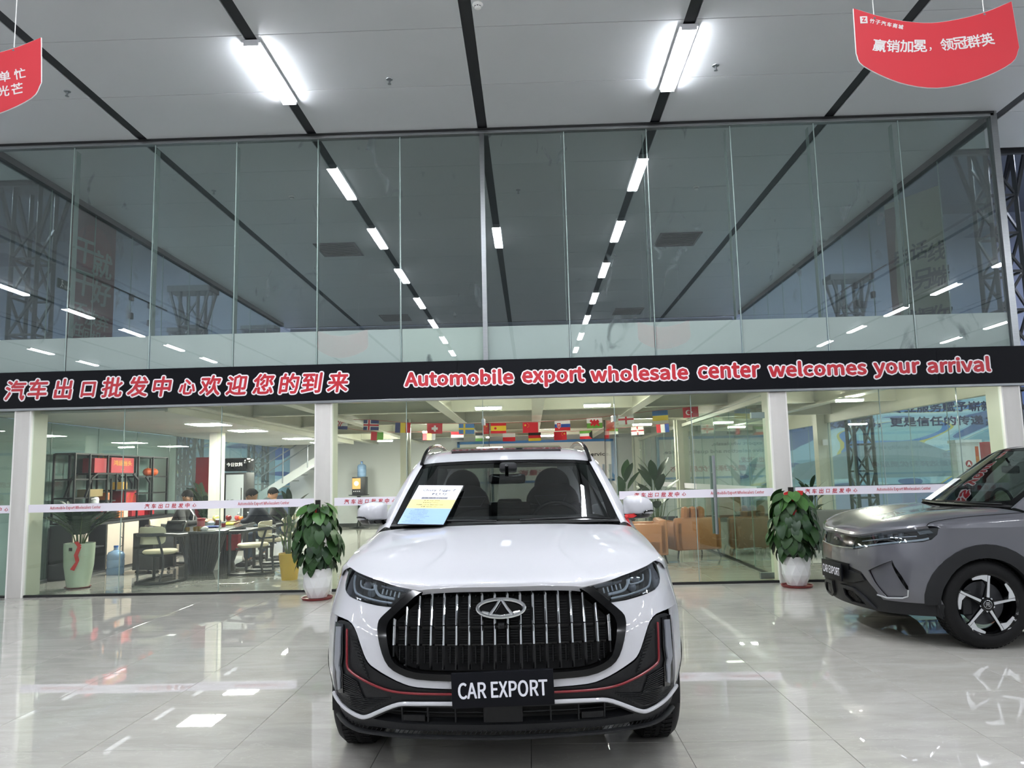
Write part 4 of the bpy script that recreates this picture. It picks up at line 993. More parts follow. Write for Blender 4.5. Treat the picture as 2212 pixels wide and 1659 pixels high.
gs('slit_vent', [(.722, .672), (.738, .624), (.773, .551), (.80, .472), (.80, .442), (.788, .455), (.770, .50), (.742, .569), (.722, .634)], M['gloss'], o1=.003, o0=-.04)
for sg in (1, -1): MB().tube([GF(sg*x, z, .006) for x, z in ((.80, .445), (.79, .395), (.76, .378), (.66, .366), (.58, .38))], .006, 6).build('chrome_accent', M['rim'], gc, SM)
gs('nose_panel', [(0, .855), (.28, .838), (.345, .842), (.300, .733), (0, .738)], M['gloss'], o1=-.004, o0=-.03)
MB().tube([GF(x, z, .012) for x, z in cr([(-.34, .735), (-.2, .728), (0, .727), (.2, .728), (.34, .735)], 4)], .010, 8, flat=.8).build('chrome_bar', M['chrome'], gc, SM)
MB().tube([GF(x, z, .004) for x, z in cr([(-.40, .845), (-.2, .856), (0, .86), (.2, .856), (.40, .845)], 4)], .006, 8).build('upper_chrome_line', M['gloss'], gc, SM)
eb = MB(); eb.tube([GF(.02, .80, .004), GF(-.03, .80, .006), GF(-.035, .785, .006)], .004, 6).tube([GF(-.03, .80, .004), GF(.03, .775, .006)], .004, 6).tube([GF(.035, .79, .004), GF(-.0, .79, .006)], .004, 6); eb.build('nose_emblem', M['chrome'], gc, SM)
for sg in (1, -1):
    H = [(sg*x, z) for x, z in hlp]
    h = skin(H, GF, step=.04, o1=-.05, o0=-.06).build('headlight', M['gloss'], gc, .5)
    skin(H, GF, step=.04, o1=.003, o0=.001).build('lens_cover', M['lensclear'], h, .5)
    MB().tube([GF(sg*x, z, -.012) for x, z in cr([(.335, .742), (.492, .768), (.653, .798), (.777, .820), (.85, .838), (.875, .852)], 3)], .0085, 6).build('daytime_strip', M['strip'], h, SM)
    MB().tube([GF(sg*x, z, -.02) for x, z in cr([(.40, .80), (.55, .825), (.70, .85), (.83, .868)], 3)], .004, 6).build('inner_strip', M['strip'], h, SM)
    skin([(sg*x, z) for x, z in ((.82, .915), (.87, .918), (.885, .895), (.84, .88))], GF, step=.03, o1=-.02, o0=-.03).build('side_reflector', M['chrome'], h)
    q = Vector((0, 0, 1)).rotation_difference(Vector((sg*.35, -1, 0)))
    for x, z in ((.58, .852), (.66, .866), (.74, .88)): MB().lathe([(.022, -.02), (.022, 0), (.001, .008)], 16, at=GF(sg*x, z, -.035), q=q).build('projector', M['dlamp'], h, SM)
gs('lower_bumper', [(0, .60), (.25, .575), (.42, .545), (.56, .42), (.62, .345), (.90, .345), (.90, .245), (.5, .235), (0, .235)], M['clad'], o1=-.006, o0=-.05)
gs('plate_recess', [(0, .60), (.26, .595), (.25, .54), (.42, .53), (.47, .48), (.30, .44), (0, .44)], M['matteblk'], o1=.012, o0=-.01)
skid = [(.09, .405), (.30, .40), (.42, .345), (.52, .255), (.22, .252), (.11, .30)]
gs('skid_frame', skid, M['clad'], o1=.018, o0=-.01, holes=[[(.14, .375), (.29, .372), (.37, .335), (.44, .275), (.23, .274), (.15, .315)]])
vb = MB()
for sg in (1, -1):
    for k in range(20):
        x = .15+.0135*k; z1 = .372-(max(0, x-.29)*.95); z0 = .276+max(0, .23-x)*.5
        vb.tube([GF(sg*x, z0, .004), GF(sg*x, z1-.01, .004)], .0035, 4)
vb.build('vent_slats', M['gloss'], gc)['kind'] = 'stuff'
g_h = [[(0, .005, .862), (.28, .035, .846), (.434, .07, .858), (.63, .15, .895), (.80, .29, .930), (.875, .40, .948)],
       [(0, .04, .90), (.28, .07, .893), (.43, .11, .91), (.62, .20, .932), (.79, .33, .957), (.858, .43, .968)],
       [(0, .24, .965), (.28, .26, .968), (.48, .29, .983), (.65, .36, .990), (.79, .45, .988), (.85, .51, .985)],
       [(0, .58, 1.015), (.28, .58, 1.022), (.48, .60, 1.040), (.66, .65, 1.040), (.80, .70, 1.028), (.862, .74, 1.012)],
       [(0, 1.0, 1.055), (.3, 1.0, 1.062), (.52, 1.03, 1.070), (.68, 1.08, 1.066), (.81, 1.13, 1.050), (.872, 1.17, 1.035)]]
g = upgrid(g_h, 5, 5); full = [[(-x, y, z) for x, y, z in reversed(r[1:])]+list(r) for r in g]
b = MB(); b.grid(full); n_ = len(full[0]); b.add(list(full[0])+[(p[0]*.99, p[1]+.03, p[2]-.03) for p in full[0]], [(i, i+1, n_+i+1, n_+i) for i in range(n_-1)])
b.build('bonnet', M['gpaint'], gc, .9)
edge = cr([r[-1] for r in g_h], 4)
for sg in (-1, 1):
    fr = []
    for p in edge+[(.88, 1.5, 1.04), (.88, 1.9, 1.05), (.885, 3.3, 1.08)]:
        q1 = G.side(max(p[1], .44), .93, 0, 1)
        fr.append([(sg*p[0], p[1], p[2]), (sg*(p[0]*.35+q1.x*.65+.008), (p[1]+q1.y)/2, p[2]*.6+.93*.4+.006), (sg*q1.x, q1.y, .93)])
    b = MB(); b.grid(upgrid(fr, 4, 2)); b.build('fender', M['gpaint'], gc, 1.0)
    MB().tube([(sg*(p[0]+.001), p[1], p[2]+.002) for p in edge], .0025, 4).build('bonnet_gap', M['void'], gc)
bodyshell(gc, G, M['gpaint'], dict(wf=.80, wr=3.52, ra=.372, zw=.34, len=4.44, zsill=.27, zlow=.345, w0=.425, cl=.09, ao=.012, archm=M['clad'], seams=(1.17, 2.3, 3.2), belt=[(.425, .93), (1.3, .93), (1.31, .93), (2.4, .94), (3.6, .97), (4.3, 1.0)]))
# plain sill piece ahead of the wheel
for sg in (1, -1): skin([(.44, .34), (.80-.45, .34), (.80-.372, .34), (.80-.372, .21), (.44, .25)] if False else [(.415, .345), (.80-.375, .345), (.80-.365, .225), (.40, .25)], lambda a, z, o, g=sg: G.side(a, z, o, g), step=.05, o1=.004, o0=-.05).build('corner_cladding', M['clad'], gc)
for x, sg in ((.805, 1), (-.805, -1)):
    for y in (.80, 3.52): 
        wv = wheel(gc, x, y, .34, .22, sg, .12, .232)
        text('cap_mark', '元', M['chrome'], wv, (.11-.004, 0, 0), (0, 0, PI/2), h=.032, bold=.02, depth=.001)
gw = [[(0, 1.05, 1.066), (.3, 1.055, 1.066), (.55, 1.10, 1.066), (.72, 1.17, 1.062)], [(0, 1.42, 1.33), (.28, 1.43, 1.33), (.5, 1.47, 1.325), (.655, 1.53, 1.315)], [(0, 1.78, 1.565), (.26, 1.79, 1.562), (.46, 1.82, 1.556), (.575, 1.87, 1.548)]]
g = upgrid(gw, 5, 6); full = [[(-x, y, z) for x, y, z in reversed(r[1:])]+list(r) for r in g]
M['clearws'] = glass('clear_windscreen', '#8d9996', .07)
MB().grid(full).build('windscreen', M['clearws'], gc, 1.0)
skin(rim, wfn, holes=[cr(hl_, 3, True)], step=.08, o1=.0015, o0=-.004).build('windscreen_frit', M['gloss'], gc, 1.0)
skin([(-.99, 0), (.99, 0), (.99, .03), (-.99, .03)], wfn, step=.1, o1=.01, o0=-.03).build('cowl_trim', M['matteblk'], gc)
for s0, s1, tz in ((.85, .1, .02), (-.05, -.8, .015)): MB().tube([wfn(s0+(s1-s0)*k/8, tz, .022) for k in range(9)], .007, 5).build('wiper', M['matteblk'], gc)
for sg in (-1, 1):
    pr = [[(.722, 1.16, 1.062), (.755, 1.18, 1.066), (.83, 1.22, 1.04)], [(.655, 1.53, 1.315), (.685, 1.55, 1.322), (.735, 1.58, 1.30)], [(.577, 1.87, 1.548), (.61, 1.90, 1.555), (.66, 1.94, 1.525)], [(.565, 2.4, 1.60), (.60, 2.4, 1.595), (.65, 2.4, 1.55)], [(.555, 3.2, 1.60), (.59, 3.2, 1.59), (.64, 3.2, 1.55)], [(.53, 3.9, 1.52), (.57, 3.95, 1.50), (.62, 3.95, 1.46)]]
    b = MB(); b.grid(upgrid([[(sg*x, y, z) for x, y, z in r] for r in pr], 4, 5)); b.build('roof_side', M['gloss'] if False else M['gpaint'], gc, 1.0)
    sw = [[(.84, 1.30, 1.03), (.735, 1.58, 1.30)], [(.87, 1.6, 1.04), (.66, 1.94, 1.525)], [(.88, 2.4, 1.05), (.65, 2.4, 1.55)], [(.88, 3.2, 1.07), (.64, 3.2, 1.55)], [(.84, 4.1, 1.08), (.62, 3.95, 1.46)]]
    b = MB(); b.grid(upgrid([[(sg*x, y, z) for x, y, z in r] for r in sw], 4, 3)); b.build('side_window', M['clearws'], gc, 1.0)
    MB().bar((sg*.88, 2.38, 1.04), (sg*.655, 2.42, 1.55), .06, .02, up=(1, 0, 0)).build('door_pillar', M['gloss'], gc)
    mo = MB(); mo.box(-.09, .09, -.05, .06, -.06, .06, bev=.04); m_ = mo.build('door_mirror', M['gpaint'], gc, SM); m_.location = (sg*.98, 1.72, 1.13)
    MB().bar((-sg*.06, 0, -.04), (-sg*.18, 0, -.06), .05, .03).build('mirror_arm', M['gloss'], m_)
    MB().box(sg*.36-.25, sg*.36+.25, 2.1, 2.24, .5, 1.22, bev=.07).sphere((sg*.36, 2.2, 1.32), .13, 14, 10, (1, .5, .9)).build('front_seat', M['seat'], gc, SM)
rr = [[(0, 1.775, 1.566), (.26, 1.785, 1.563), (.46, 1.82, 1.557), (.58, 1.87, 1.548)], [(0, 2.1, 1.60), (.26, 2.1, 1.598), (.46, 2.12, 1.592), (.572, 2.15, 1.578)], [(0, 2.6, 1.615), (.26, 2.6, 1.613), (.46, 2.6, 1.606), (.565, 2.6, 1.595)], [(0, 3.4, 1.60), (.26, 3.4, 1.598), (.46, 3.4, 1.59), (.555, 3.4, 1.575)], [(0, 4.0, 1.53), (.26, 4.0, 1.528), (.44, 3.98, 1.52), (.54, 3.95, 1.50)]]
g2 = upgrid(rr, 4, 4); full = [[(-x, y, z) for x, y, z in reversed(r[1:])]+list(r) for r in g2]
MB().grid(full).build('roof', M['gpaint'], gc, 1.0)
skin([(-.84, 0), (.84, 0), (.60, 1), (-.60, 1)], lambda a, t, o: Vector((a, 4.34-.30*t*t+o, 1.05+.45*t)), step=.15, o1=0, o0=-.015).build('tailgate', M['gpaint'], gc, .8)
MB().box(-.84, .84, 4.28, 4.33, .35, 1.06, bev=.02).build('rear_panel', M['gpaint'], gc, SM)
MB().box(-.7, .7, 1.3, 1.6, .6, 1.07, bev=.04).build('dashboard', M['interior'], gc, SM)
MB().tube([(-.36+.18*math.cos(2*PI*i/24), 1.74, 1.02+.17*math.sin(2*PI*i/24)) for i in range(24)], .014, 8, closed=True).build('steering_wheel', M['interior'], gc, SM)
o = MB().box(-.12, .12, -.015, .015, -.035, .035, bev=.02).cyl((0, 0, .03), (0, -.03, .11), .01, n=8).build('interior_mirror', M['gloss'], gc, SM); o.location = (0, 1.63, 1.37)
p2 = plate(gc, (0, -.035, .515), 0)
for s in (-1, 1): MB().box(-.02, .02, 0, .05, -.03, .03).build('plate_bracket', M['matteblk'], gc).location = (s*.12, -.03, .5)
gk = bpy.data.objects.new('price_card', None); C.objects.link(gk)
tag(gk, 'pale specification card leaning on the grey car windscreen', 'sign')
_b = MB(); _T = Matrix.Translation((2.72, 7.13, 0)) @ Matrix.Rotation(-PI/2, 4, 'Z')
def gp(a, t, o=0): return _T @ (wpt(-.86+.42*a, .04+.38*t)+Vector((0, -.45, .89))*o)
for nm_, t0, t1, o_, m_ in (('sheet', 0, 1, .012, MM('paper', '#e9ebf4')), ('blue_block', 0, .34, .0135, MM('bluep', '#8fb0e6')), ('yellow_block', .34, .58, .0135, MM('yellowp', '#e3d68c'))):
    P_ = [gp(a, t, oo) for oo in (o_, o_-.001) for t in (t0, t1) for a in (0, 1)]
    MB().add(P_, [(0, 2, 3, 1), (4, 5, 7, 6), (0, 1, 5, 4), (2, 6, 7, 3), (0, 4, 6, 2), (1, 3, 7, 5)]).build(nm_, m_, gk)
# ---------------------------------------------------------------- left office
M['offceil'] = mat('office_ceiling', '#c9c8c4', .6); M['panelamp'] = mat('panel_lamp', '#ffffff', .4, emit=PANEL_E*4, ecol='#fff9f0')
M['whiteboard'] = mat('white_board', '#d8d8d6', .5); M['beige'] = mat('beige_laminate', '#cdbfb2', .45, var=.04, scale=3, aniso=(1, 1, 6))
M['dkgrey'] = mat('dark_grey_laminate', '#36373a', .45); M['creaml'] = mat('cream_leather', '#d5cbb0', .45); M['redp'] = mat('red_paper', '#a5202c', .5)
oc = sroot('ceiling_office', 'office ceiling of white metal strips with panel lamps')
for i in range(9): MB().box(XL+.15, -4.9, 10.2+1.2*i+.004, 11.4+1.2*i-.004, 2.40, 2.43).build('panel', M['offceil'], oc)
MB().box(-4.9, -4.86, 10.15, 21, 2.38, 2.78).build('side_fascia', M['cream'], oc)
for y, nm in ((12.8, 'nearest'), (14.6, 'middle'), (17.8, 'farther'), (20.0, 'farthest')):
    t = thing('panel_light', nm+' glowing square panel lamp in the low office ceiling', 'ceiling light', (-5.42, y, 2.40))
    MB().box(-.3, .3, -.3, .3, -.008, .0).build('frame', M['lampbody'], t); MB().box(-.28, .28, -.28, .28, -.012, -.009).build('diffuser', M['panelamp'], t)
# lobby tube lamps
M['tubelamp'] = mat('tube_lamp', '#ffffff', .4, emit=LOBBY_E*6, ecol='#fff8ea')
for i, (x, y, d) in enumerate(((-.62, 11.4, 'just inside the doorway on its left'), (1.0, 11.4, 'just inside the doorway on its right'), (-2.2, 17.0, 'deeper in the lobby on the left'), (2.35, 16.2, 'above the glass partition of the lobby'), (.4, 19.9, 'deep in the lobby near the white wall board'), (-3.9, 20.5, 'above the coffee machine corner'), (4.8, 11.6, 'behind the right lobby column'), (4.8, 18, 'over the sofas behind the grey car'))):
    t = thing('tube_light', 'short tube lamp under the mezzanine, '+d, 'ceiling light', (x, y, 2.46))
    MB().box(-.2, .2, -.05, .05, -.02, 0).build('housing', M['lampbody'], t); MB().box(-.19, .19, -.04, .04, -.05, -.021).build('diffuser', M['tubelamp'], t)
# low cabinets
FX = -7.05
t = thing('storage_cabinet', 'long low cabinet with beige doors and open black bays under the display shelf', 'cabinet', (FX, 11.73, 0))
b = MB(); b.box(-.34, 0, 0, 3.9, .78, .82); b.box(-.34, 0, 0, 3.9, 0, .04); b.box(-.34, 0, 0, .02, .04, .78); b.box(-.34, 0, 3.88, 3.9, .04, .78); b.box(-.34, -.32, 0, 3.9, .04, .78)
for y in (.44, .97, 1.46, 1.50, 2.0, 2.55, 3.1): b.box(-.34, 0, y-.01, y+.01, .04, .78)
b.box(-.32, -.02, .45, .96, .42, .44); b.build('carcass', M['dkgrey'], t)
for y0, y1 in ((.02, .43), (.98, 1.45), (1.51, 1.99), (2.56, 3.09), (3.11, 3.6)):
    d = MB().box(.001, .02, y0, y1, .05, .775, bev=.003).build('door', M['beige'], t)
    MB().tube([(.022, y1-.05, .38), (.05, y1-.05, .40), (.05, y1-.05, .52), (.022, y1-.05, .54)], .006, 6).build('handle', M['black'], d)
# display shelf
t = thing('display_shelf', 'open black metal display shelf standing on the beige cabinet', 'shelf', (FX, 11.75, .83))
b = MB(); L_ = 3.05; Hh = 1.09; fr = .028
def fbar(y0, z0, y1, z1, nm='shelf_bar'):
    b = MB()
    for x in (0, -.33): b.bar((x, y0, z0), (x, y1, z1), fr, fr, up=(1, 0, 0))
    b.build(nm, M['black'], t)
def shelfboard(y0, y1, z): MB().box(-.33, 0, y0, y1, z-.012, z+.012).build('shelf_board', M['black'], t)
for y in (0, .40, .92, 1.92, 2.45, 3.02): fbar(y, 0, y, Hh, 'upright')
shelfboard(0, L_, Hh); shelfboard(0, 3.02, .0+.012)
for y0, y1, z in ((0, .92, .69), (.92, 1.92, .78), (1.92, 3.02, .73), (0, .55, .40), (.92, 1.2, .33), (1.2, 1.92, .5), (1.92, 3.02, .43), (.4, .92, .27), (.92, 1.92, .24), (1.92, 2.7, .25)): shelfboard(y0, y1, z)
fbar(.30, .40, .45, .69); fbar(.45, .69, .62, .78); fbar(.62, .78, .98, .78); fbar(1.20, .5, 1.20, .78); fbar(1.5, .26, 1.5, .78); fbar(1.75, .78, 1.95, .66); fbar(2.2, .73, 2.35, .62); fbar(2.35, .62, 2.35, .3); fbar(2.35, .3, 2.2, .2); fbar(1.05, .3, 1.05, .7)
def box_item(name, label, cat, y0, y1, z0, h, d=.2, m='redp', parts=None, group=None, x=-.05):
    t = thing(name, label, cat, (FX+x, 11.75+y0, .83+z0), 0, group)
    MB().box(-d, 0, 0, y1-y0, 0, h, bev=.004).build('body', M[m], t); return t
M['orangebox'] = mat('orange_box', '#c77a4e', .5); M['yellowbox'] = mat('yellow_box', '#c79a3e', .5); M['woodbox'] = mat('wood_box', '#8d7a52', .6); M['gold'] = mat('gold_foil', '#d9a441', .3, metal=.7)
g_ = box_item('gift_bag', 'wide red gift bag with gold lettering on the upper shelf', 'gift bag', 1.12, 1.86, .795, .26)
text('lettering', '鸿运当头', M['gold'], g_, (.002, .37, .17), (0, 0, PI/2), h=.09, w=.6, bold=.02, depth=.001); text('small_lettering', '大吉大利', M['gold'], g_, (.002, .37, .06), (0, 0, PI/2), h=.025, depth=.001)
g_ = box_item('gift_bag', 'narrow dark red gift bag beside the wide lettered one', 'gift bag', 1.0-.38, 1.0, .795, .24, m='redp'); MB().tube([(0, .1, .24), (.0, .12, .31), (0, .24, .31), (0, .26, .24)], .005, 5).build('handle', M['gold'], g_)
g_ = box_item('gift_bag', 'red gift bag on the middle shelf with gold loops', 'gift bag', 1.55, 1.98, .26, .23); MB().tube([(.002, .1, .0), (.004, .14, .12), (.004, .20, .18), (.002, .24, .0)], .004, 5).tube([(.002, .28, .0), (.004, .32, .12), (.004, .36, .16), (.002, .4, .0)], .004, 5).build('loop', M['gold'], g_)
box_item('storage_box', 'small striped orange box on the hexagon shelf', 'box', 1.02, 1.18, .345, .12, m='orangebox'); box_item('storage_box', 'small golden yellow box on the middle shelf', 'box', 1.5, 1.66, .51, .13, m='yellowbox')
box_item('storage_box', 'flat olive wooden box on the left middle shelf', 'box', .5, .90, .41, .12, m='woodbox')
g_ = box_item('gift_bag', 'red carrier bag on the cabinet top behind the tape', 'gift bag', .72, .92, .03, .22)
box_item('storage_box', 'orange gift box on the cabinet top', 'box', 1.42, 1.56, .03, .12, m='orangebox'); box_item('storage_box', 'pale brown gift box on the cabinet top', 'box', 1.58, 1.72, .03, .13, m='beige')
box_item('gift_bag', 'bright red box lying on the right of the cabinet top', 'gift bag', 1.85, 2.3, .03, .19); box_item('gift_bag', 'small red packet at the right end of the cabinet top', 'gift bag', 2.5, 2.66, .03, .17)
def lumpy(name, label, cat, loc, r, sc, m, amp=.2, seed=1, n=14):
    rnd = random.Random(seed); b = MB().sphere((0, 0, 0), r, n, 10, sc); b.v = [tuple(c*(1+rnd.uniform(-amp, amp)*.5) for c in v) for v in b.v]
    t = tag(b.build(name, m, None, .9, weld=True), label, cat); t.location = loc; return t
M['plasticbag'] = mat('plastic_bag', '#d4d6d8', .25); M['blackbag'] = mat('black_bag', '#1b1b1d', .4)
lumpy('plastic_bag', 'crumpled white plastic bag on the middle shelf', 'bag', (FX-.12, 12.5, 1.17), .1, (.8, 1, .9), M['plasticbag'], .3, 3)
lumpy('plastic_bag', 'small white wrapped bundle on the middle shelf', 'bag', (FX-.12, 12.85, 1.14), .07, (.8, 1, .8), M['plasticbag'], .3, 4)
lumpy('plastic_bag', 'dark plastic bag on the cabinet top', 'bag', (FX-.12, 12.98, .96), .13, (.8, 1.3, .85), M['blackbag'], .25, 5)
M['pumpkin'] = mat('pumpkin_orange', '#b8501f', .45)
for i, y in enumerate((14.22, 14.42)):
    t = thing('pumpkin', ('left' if i == 0 else 'right')+' of the two orange pumpkins on the right shelf', 'pumpkin', (FX-.1, y, 1.57))
    b = MB(); n = 24; vs = []
    for j in range(9):
        th = PI*j/8
        for k in range(n): a = 2*PI*k/n; rr = .095*(1-.12*abs(math.cos(4*a)))*math.sin(th); vs.append((rr*math.cos(a), rr*math.sin(a), .075+.075*math.cos(th)))
    b.add(vs, [(j*n+k, (j+1)*n+k, (j+1)*n+(k+1) % n, j*n+(k+1) % n) for j in range(8) for k in range(n)]); b.build('fruit', M['pumpkin'], t, 1.2); MB().cyl((0, 0, .145), (.01, 0, .175), .01, .006, 8).build('stem', M['woodbox'], t)
M['terra'] = mat('terracotta', '#8a3b2a', .5); M['leaf'] = mat('leaf_green', '#27451f', .42, var=.25, scale=6, spec=.3); M['leafdk'] = mat('leaf_dark', '#1f3a20', .42, var=.2, scale=5); M['leaflt'] = mat('leaf_bright', '#3d662c', .42, var=.2, scale=6)
M['stem'] = mat('stem_green', '#4c6238', .6); M['soil'] = mat('soil', '#3a2c22', .9)
# leaf meshes: blade along +Y from origin, normal +Z, folded along the midrib and drooping
def leaf_mesh(nm, L, W, m, shape='heart', droop=.25, fold=.18, n=7):
    b = MB(); rows = []
    for i in range(n+1):
        t = i/n
        if shape == 'heart': wd = W*(math.sin(PI*min(1, (t+.10)/1.1))**.62)*(1-t*.38) if t < 1 else 0
        elif shape == 'blade': wd = W*(math.sin(PI*(t*.93+.05)))**.8 if t < 1 else 0
        else: wd = W*math.sin(PI*(t**.8)) if 0 < t < 1 else 0
        y = L*t; z = -droop*L*t*t; back = -.10*L*(1-t)**3 if shape == 'heart' else 0
        rows.append([(-wd/2, y+back*1.6, z-fold*wd*.1+fold*wd*.4), (-wd/4, y+back*.6, z+fold*wd*.22), (0, y, z), (wd/4, y+back*.6, z+fold*wd*.22), (wd/2, y+back*1.6, z-fold*wd*.1+fold*wd*.4)])
    b.grid(rows); return b.mesh(nm, m, 1.5, fix=False)
def orient(d, up):
    y = Vector(d).normalized(); z = Vector(up); z = (z-y*z.dot(y)); z = z.normalized() if z.length > 1e-5 else y.orthogonal().normalized(); x = y.cross(z); M_ = Matrix((x, y, z)).transposed(); return M_.to_euler()
def potted(name, label, loc, pot, group=None):
    t = thing(name, label, 'potted plant', loc, 0, group); return t
# pothos columns in faceted white pots
M['potwhite'] = mat('white_ceramic', '#dcdcdc', .2, spec=.6); M['saucer'] = mat('red_saucer', '#7c2a2b', .4); M['moss'] = mat('moss_pole', '#15120f', .9, bump=.5, bscale=80)
M['ribbon'] = mat('red_ribbon', '#c92a2a', .35, var=.3, scale=30)
LM = [leaf_mesh('leaf', .20, .185, M['leaf'], 'heart', .30, .2), leaf_mesh('leaf', .165, .155, M['leafdk'], 'heart', .42, .25), leaf_mesh('leaf', .22, .20, M['leaflt'], 'heart', .22, .15)]
def pothos(label, loc, seed, n=160, bow=1, hi=1.12):
    rnd = random.Random(seed); t = thing('potted_vine', label, 'potted plant', loc)
    N = 10; b = MB(); pr = [(.115, .025), (.165, .15), (.175, .27), (.185, .37)]; vs = []
    for j, (r, z) in enumerate(pr):
        for i in range(N): a = 2*PI*(i+.5*(j % 2))/N; vs.append((r*math.cos(a), r*math.sin(a), z))
    fs = []
    for j in range(len(pr)-1):
        for i in range(N):
            a, c = j*N+i, j*N+(i+1) % N; d, e = (j+1)*N+i, (j+1)*N+(i+1) % N
            fs += [(a, c, d), (c, e, d)] if j % 2 == 0 else [(a, c, e), (a, e, d)]
    fs.append(tuple(reversed(range(N)))); b.add(vs, fs); b.build('pot', M['potwhite'], t)
    MB().cyl((0, 0, .33), (0, 0, .34), .17, n=20).build('soil', M['soil'], t)
    MB().lathe([(.10, 0), (.175, .004), (.19, .028), (.178, .028), (.165, .012), (.001, .01)], 28).build('saucer', M['saucer'], t, SM)
    MB().cyl((0, 0, .3), (0, 0, hi+.10), .033, n=12).build('moss_pole', M['moss'], t, SM)
    for k in range(n):
        u = k/(n-1); z = .40+(hi-.38)*u; a = k*2.399963+rnd.uniform(-.3, .3)
        R = (.36*(1-.50*max(0, u-.55)/.45)*(.80+.20*min(1, u/.25)))*rnd.uniform(.70, 1.0)
        if u < .12: R *= .85
        d = Vector((math.cos(a), math.sin(a), 0)); p = d*(R*.80)+Vector((0, 0, z+rnd.uniform(-.02, .05)))
        dirn = d*rnd.uniform(.45, .95)+Vector((rnd.uniform(-.25, .25), rnd.uniform(-.25, .25), -1.0+.75*max(0, u-.75)/.25))
        upn = d*1.0+Vector((0, 0, .55))+Vector((rnd.uniform(-.3, .3), rnd.uniform(-.3, .3), 0))
        m = LM[0 if rnd.random() < .5 else (1 if u < .8 else 2)]; s = rnd.uniform(.66, .96)*(1-.15*(u < .2))
        link('leaf', m, t, p, orient(dirn, upn), (s, s, s))
    st = MB()
    for k in range(46):
        u = k/45; z = .36+(hi-.36)*u; a = k*2.4; d = Vector((math.cos(a), math.sin(a), 0)); st.tube([Vector((0, 0, z-.05))+d*.03, Vector((0, 0, z+.04))+d*.1, Vector((0, 0, z+.02))+d*.19], .004, 4)
    st.build('petioles', M['stem'], t)['kind'] = 'stuff'
    rb = MB(); 
    for s_, dz in ((-1, 0), (1, .02)): rb.grid([[(-.01, -.06, hi-.03), (-.01, -.06, hi+.01)], [(s_*.05, -.10, hi+.0), (s_*.05, -.10, hi+.06)], [(s_*.11*1, -.09, hi-.02+dz), (s_*.12, -.09, hi+.035+dz)], [(s_*.03, -.12, hi-.04), (s_*.03, -.12, hi)]])
    rb.grid([[(-.02, -.10, hi-.01), (.02, -.10, hi-.01)], [(-.06, -.14, hi-.09), (-.015, -.14, hi-.10)], [(-.05, -.17, hi-.17), (-.0, -.17, hi-.18)], [(-.085, -.18, hi-.24), (-.04, -.18, hi-.25)]])
    if not bow: rb = MB().grid([[(-.06, -.12, hi-.10), (-.03, -.12, hi-.08)], [(.03, -.16, hi-.04), (.03, -.16, hi-.0)]])
    rb.build('red_bow', M['ribbon'], t, 1.2); return t
pothos('bushy green vine in a white faceted pot, left of the white car', (-2.62, 9.42, 0), 11, bow=0, hi=1.08)
pothos('bushy green vine with a red bow in a white faceted pot, beside the grey car', (3.19, 9.64, 0), 23, hi=1.10)
# zz plants and other foliage plants
ZL = leaf_mesh('leaflet', .085, .04, M['leafdk'], 'ov', .15, .2, 4)
def zz_plant(label, loc, n=16, H=.8, pot='white', ribbon=False, spread=.42, seed=3, potr=.2, poth=.5):
    rnd = random.Random(seed); t = thing('potted_plant', label, 'potted plant', loc)
    pm = {'white': M['potwhite'], 'green': MM('potgreen', '#b9c4b0', .25), 'dark': M['black']}[pot]
    MB().lathe([(potr*.72, .02), (potr*.95, poth*.5), (potr, poth*.9), (potr, poth), (potr*.93, poth), (potr*.9, poth-.05)], 32).build('pot', pm, t, SM)
    MB().cyl((0, 0, poth-.06), (0, 0, poth-.04), potr*.9, n=24).build('soil', M['soil'], t)
    MB().lathe([(potr*.7, 0), (potr*.85, .02), (.001, .015)], 24).build('saucer', M['saucer'], t)
    tot = 0
    for k in range(n):
        a = 2*PI*k/n+rnd.uniform(-.3, .3); s = rnd.uniform(.35, 1)*spread; h = H*rnd.uniform(.65, 1)*(1.15-.5*s/spread*.6)
        pts = [Vector((.04*math.cos(a), .04*math.sin(a), poth-.05)), Vector((s*.3*math.cos(a), s*.3*math.sin(a), poth+h*.45)), Vector((s*.7*math.cos(a), s*.7*math.sin(a), poth+h*.8)), Vector((s*1.1*math.cos(a), s*1.1*math.sin(a), poth+h))]
        pts = [Vector(p) for p in cr(pts, 4)]
        MB().tube(pts, [.009*(1-.6*i/len(pts)) for i in range(len(pts))], 5).build('stalk', M['stem'], t)
        for i in range(3, len(pts)-1):
            for sd in (-1, 1):
                if tot > 285: break
                tg = (pts[i+1]-pts[i-1]).normalized(); x = tg.cross(Vector((0, 0, 1))).normalized()*sd
                link('leaflet', ZL, t, pts[i]+x*.004, orient(x*.9+tg*.5+Vector((0, 0, .25)), tg.cross(x)*-sd), (1.75,)*3); tot += 1
    if ribbon:
        rb = MB().grid([[(.10, -potr-.01, poth-.02), (.15, -potr-.01, poth-.04)], [(.06, -potr-.03, poth-.15), (.12, -potr-.03, poth-.15)], [(.09, -potr-.035, poth-.24), (.14, -potr-.03, poth-.22)], [(.02, -potr-.04, poth-.34), (.08, -potr-.04, poth-.36)]]); rb.grid([[(.06, -potr-.04, poth+.03), (.12, -potr-.05, poth+.04)], [(.12, -potr-.05, poth-.04), (.17, -potr-.04, poth-.02)]]); rb.build('red_ribbon', M['ribbon'], t, 1.2)
        MB().box(-.02, .02, -potr-.02, -potr-.008, poth-.09, poth-.05).build('label_plate', M['black'], t)
    return t
zz_plant('arching dark plant in a tall pale green pot with red ribbon', (-6.40, 10.86, 0), 15, .55, 'green', True, .5, 3, .2, .62)
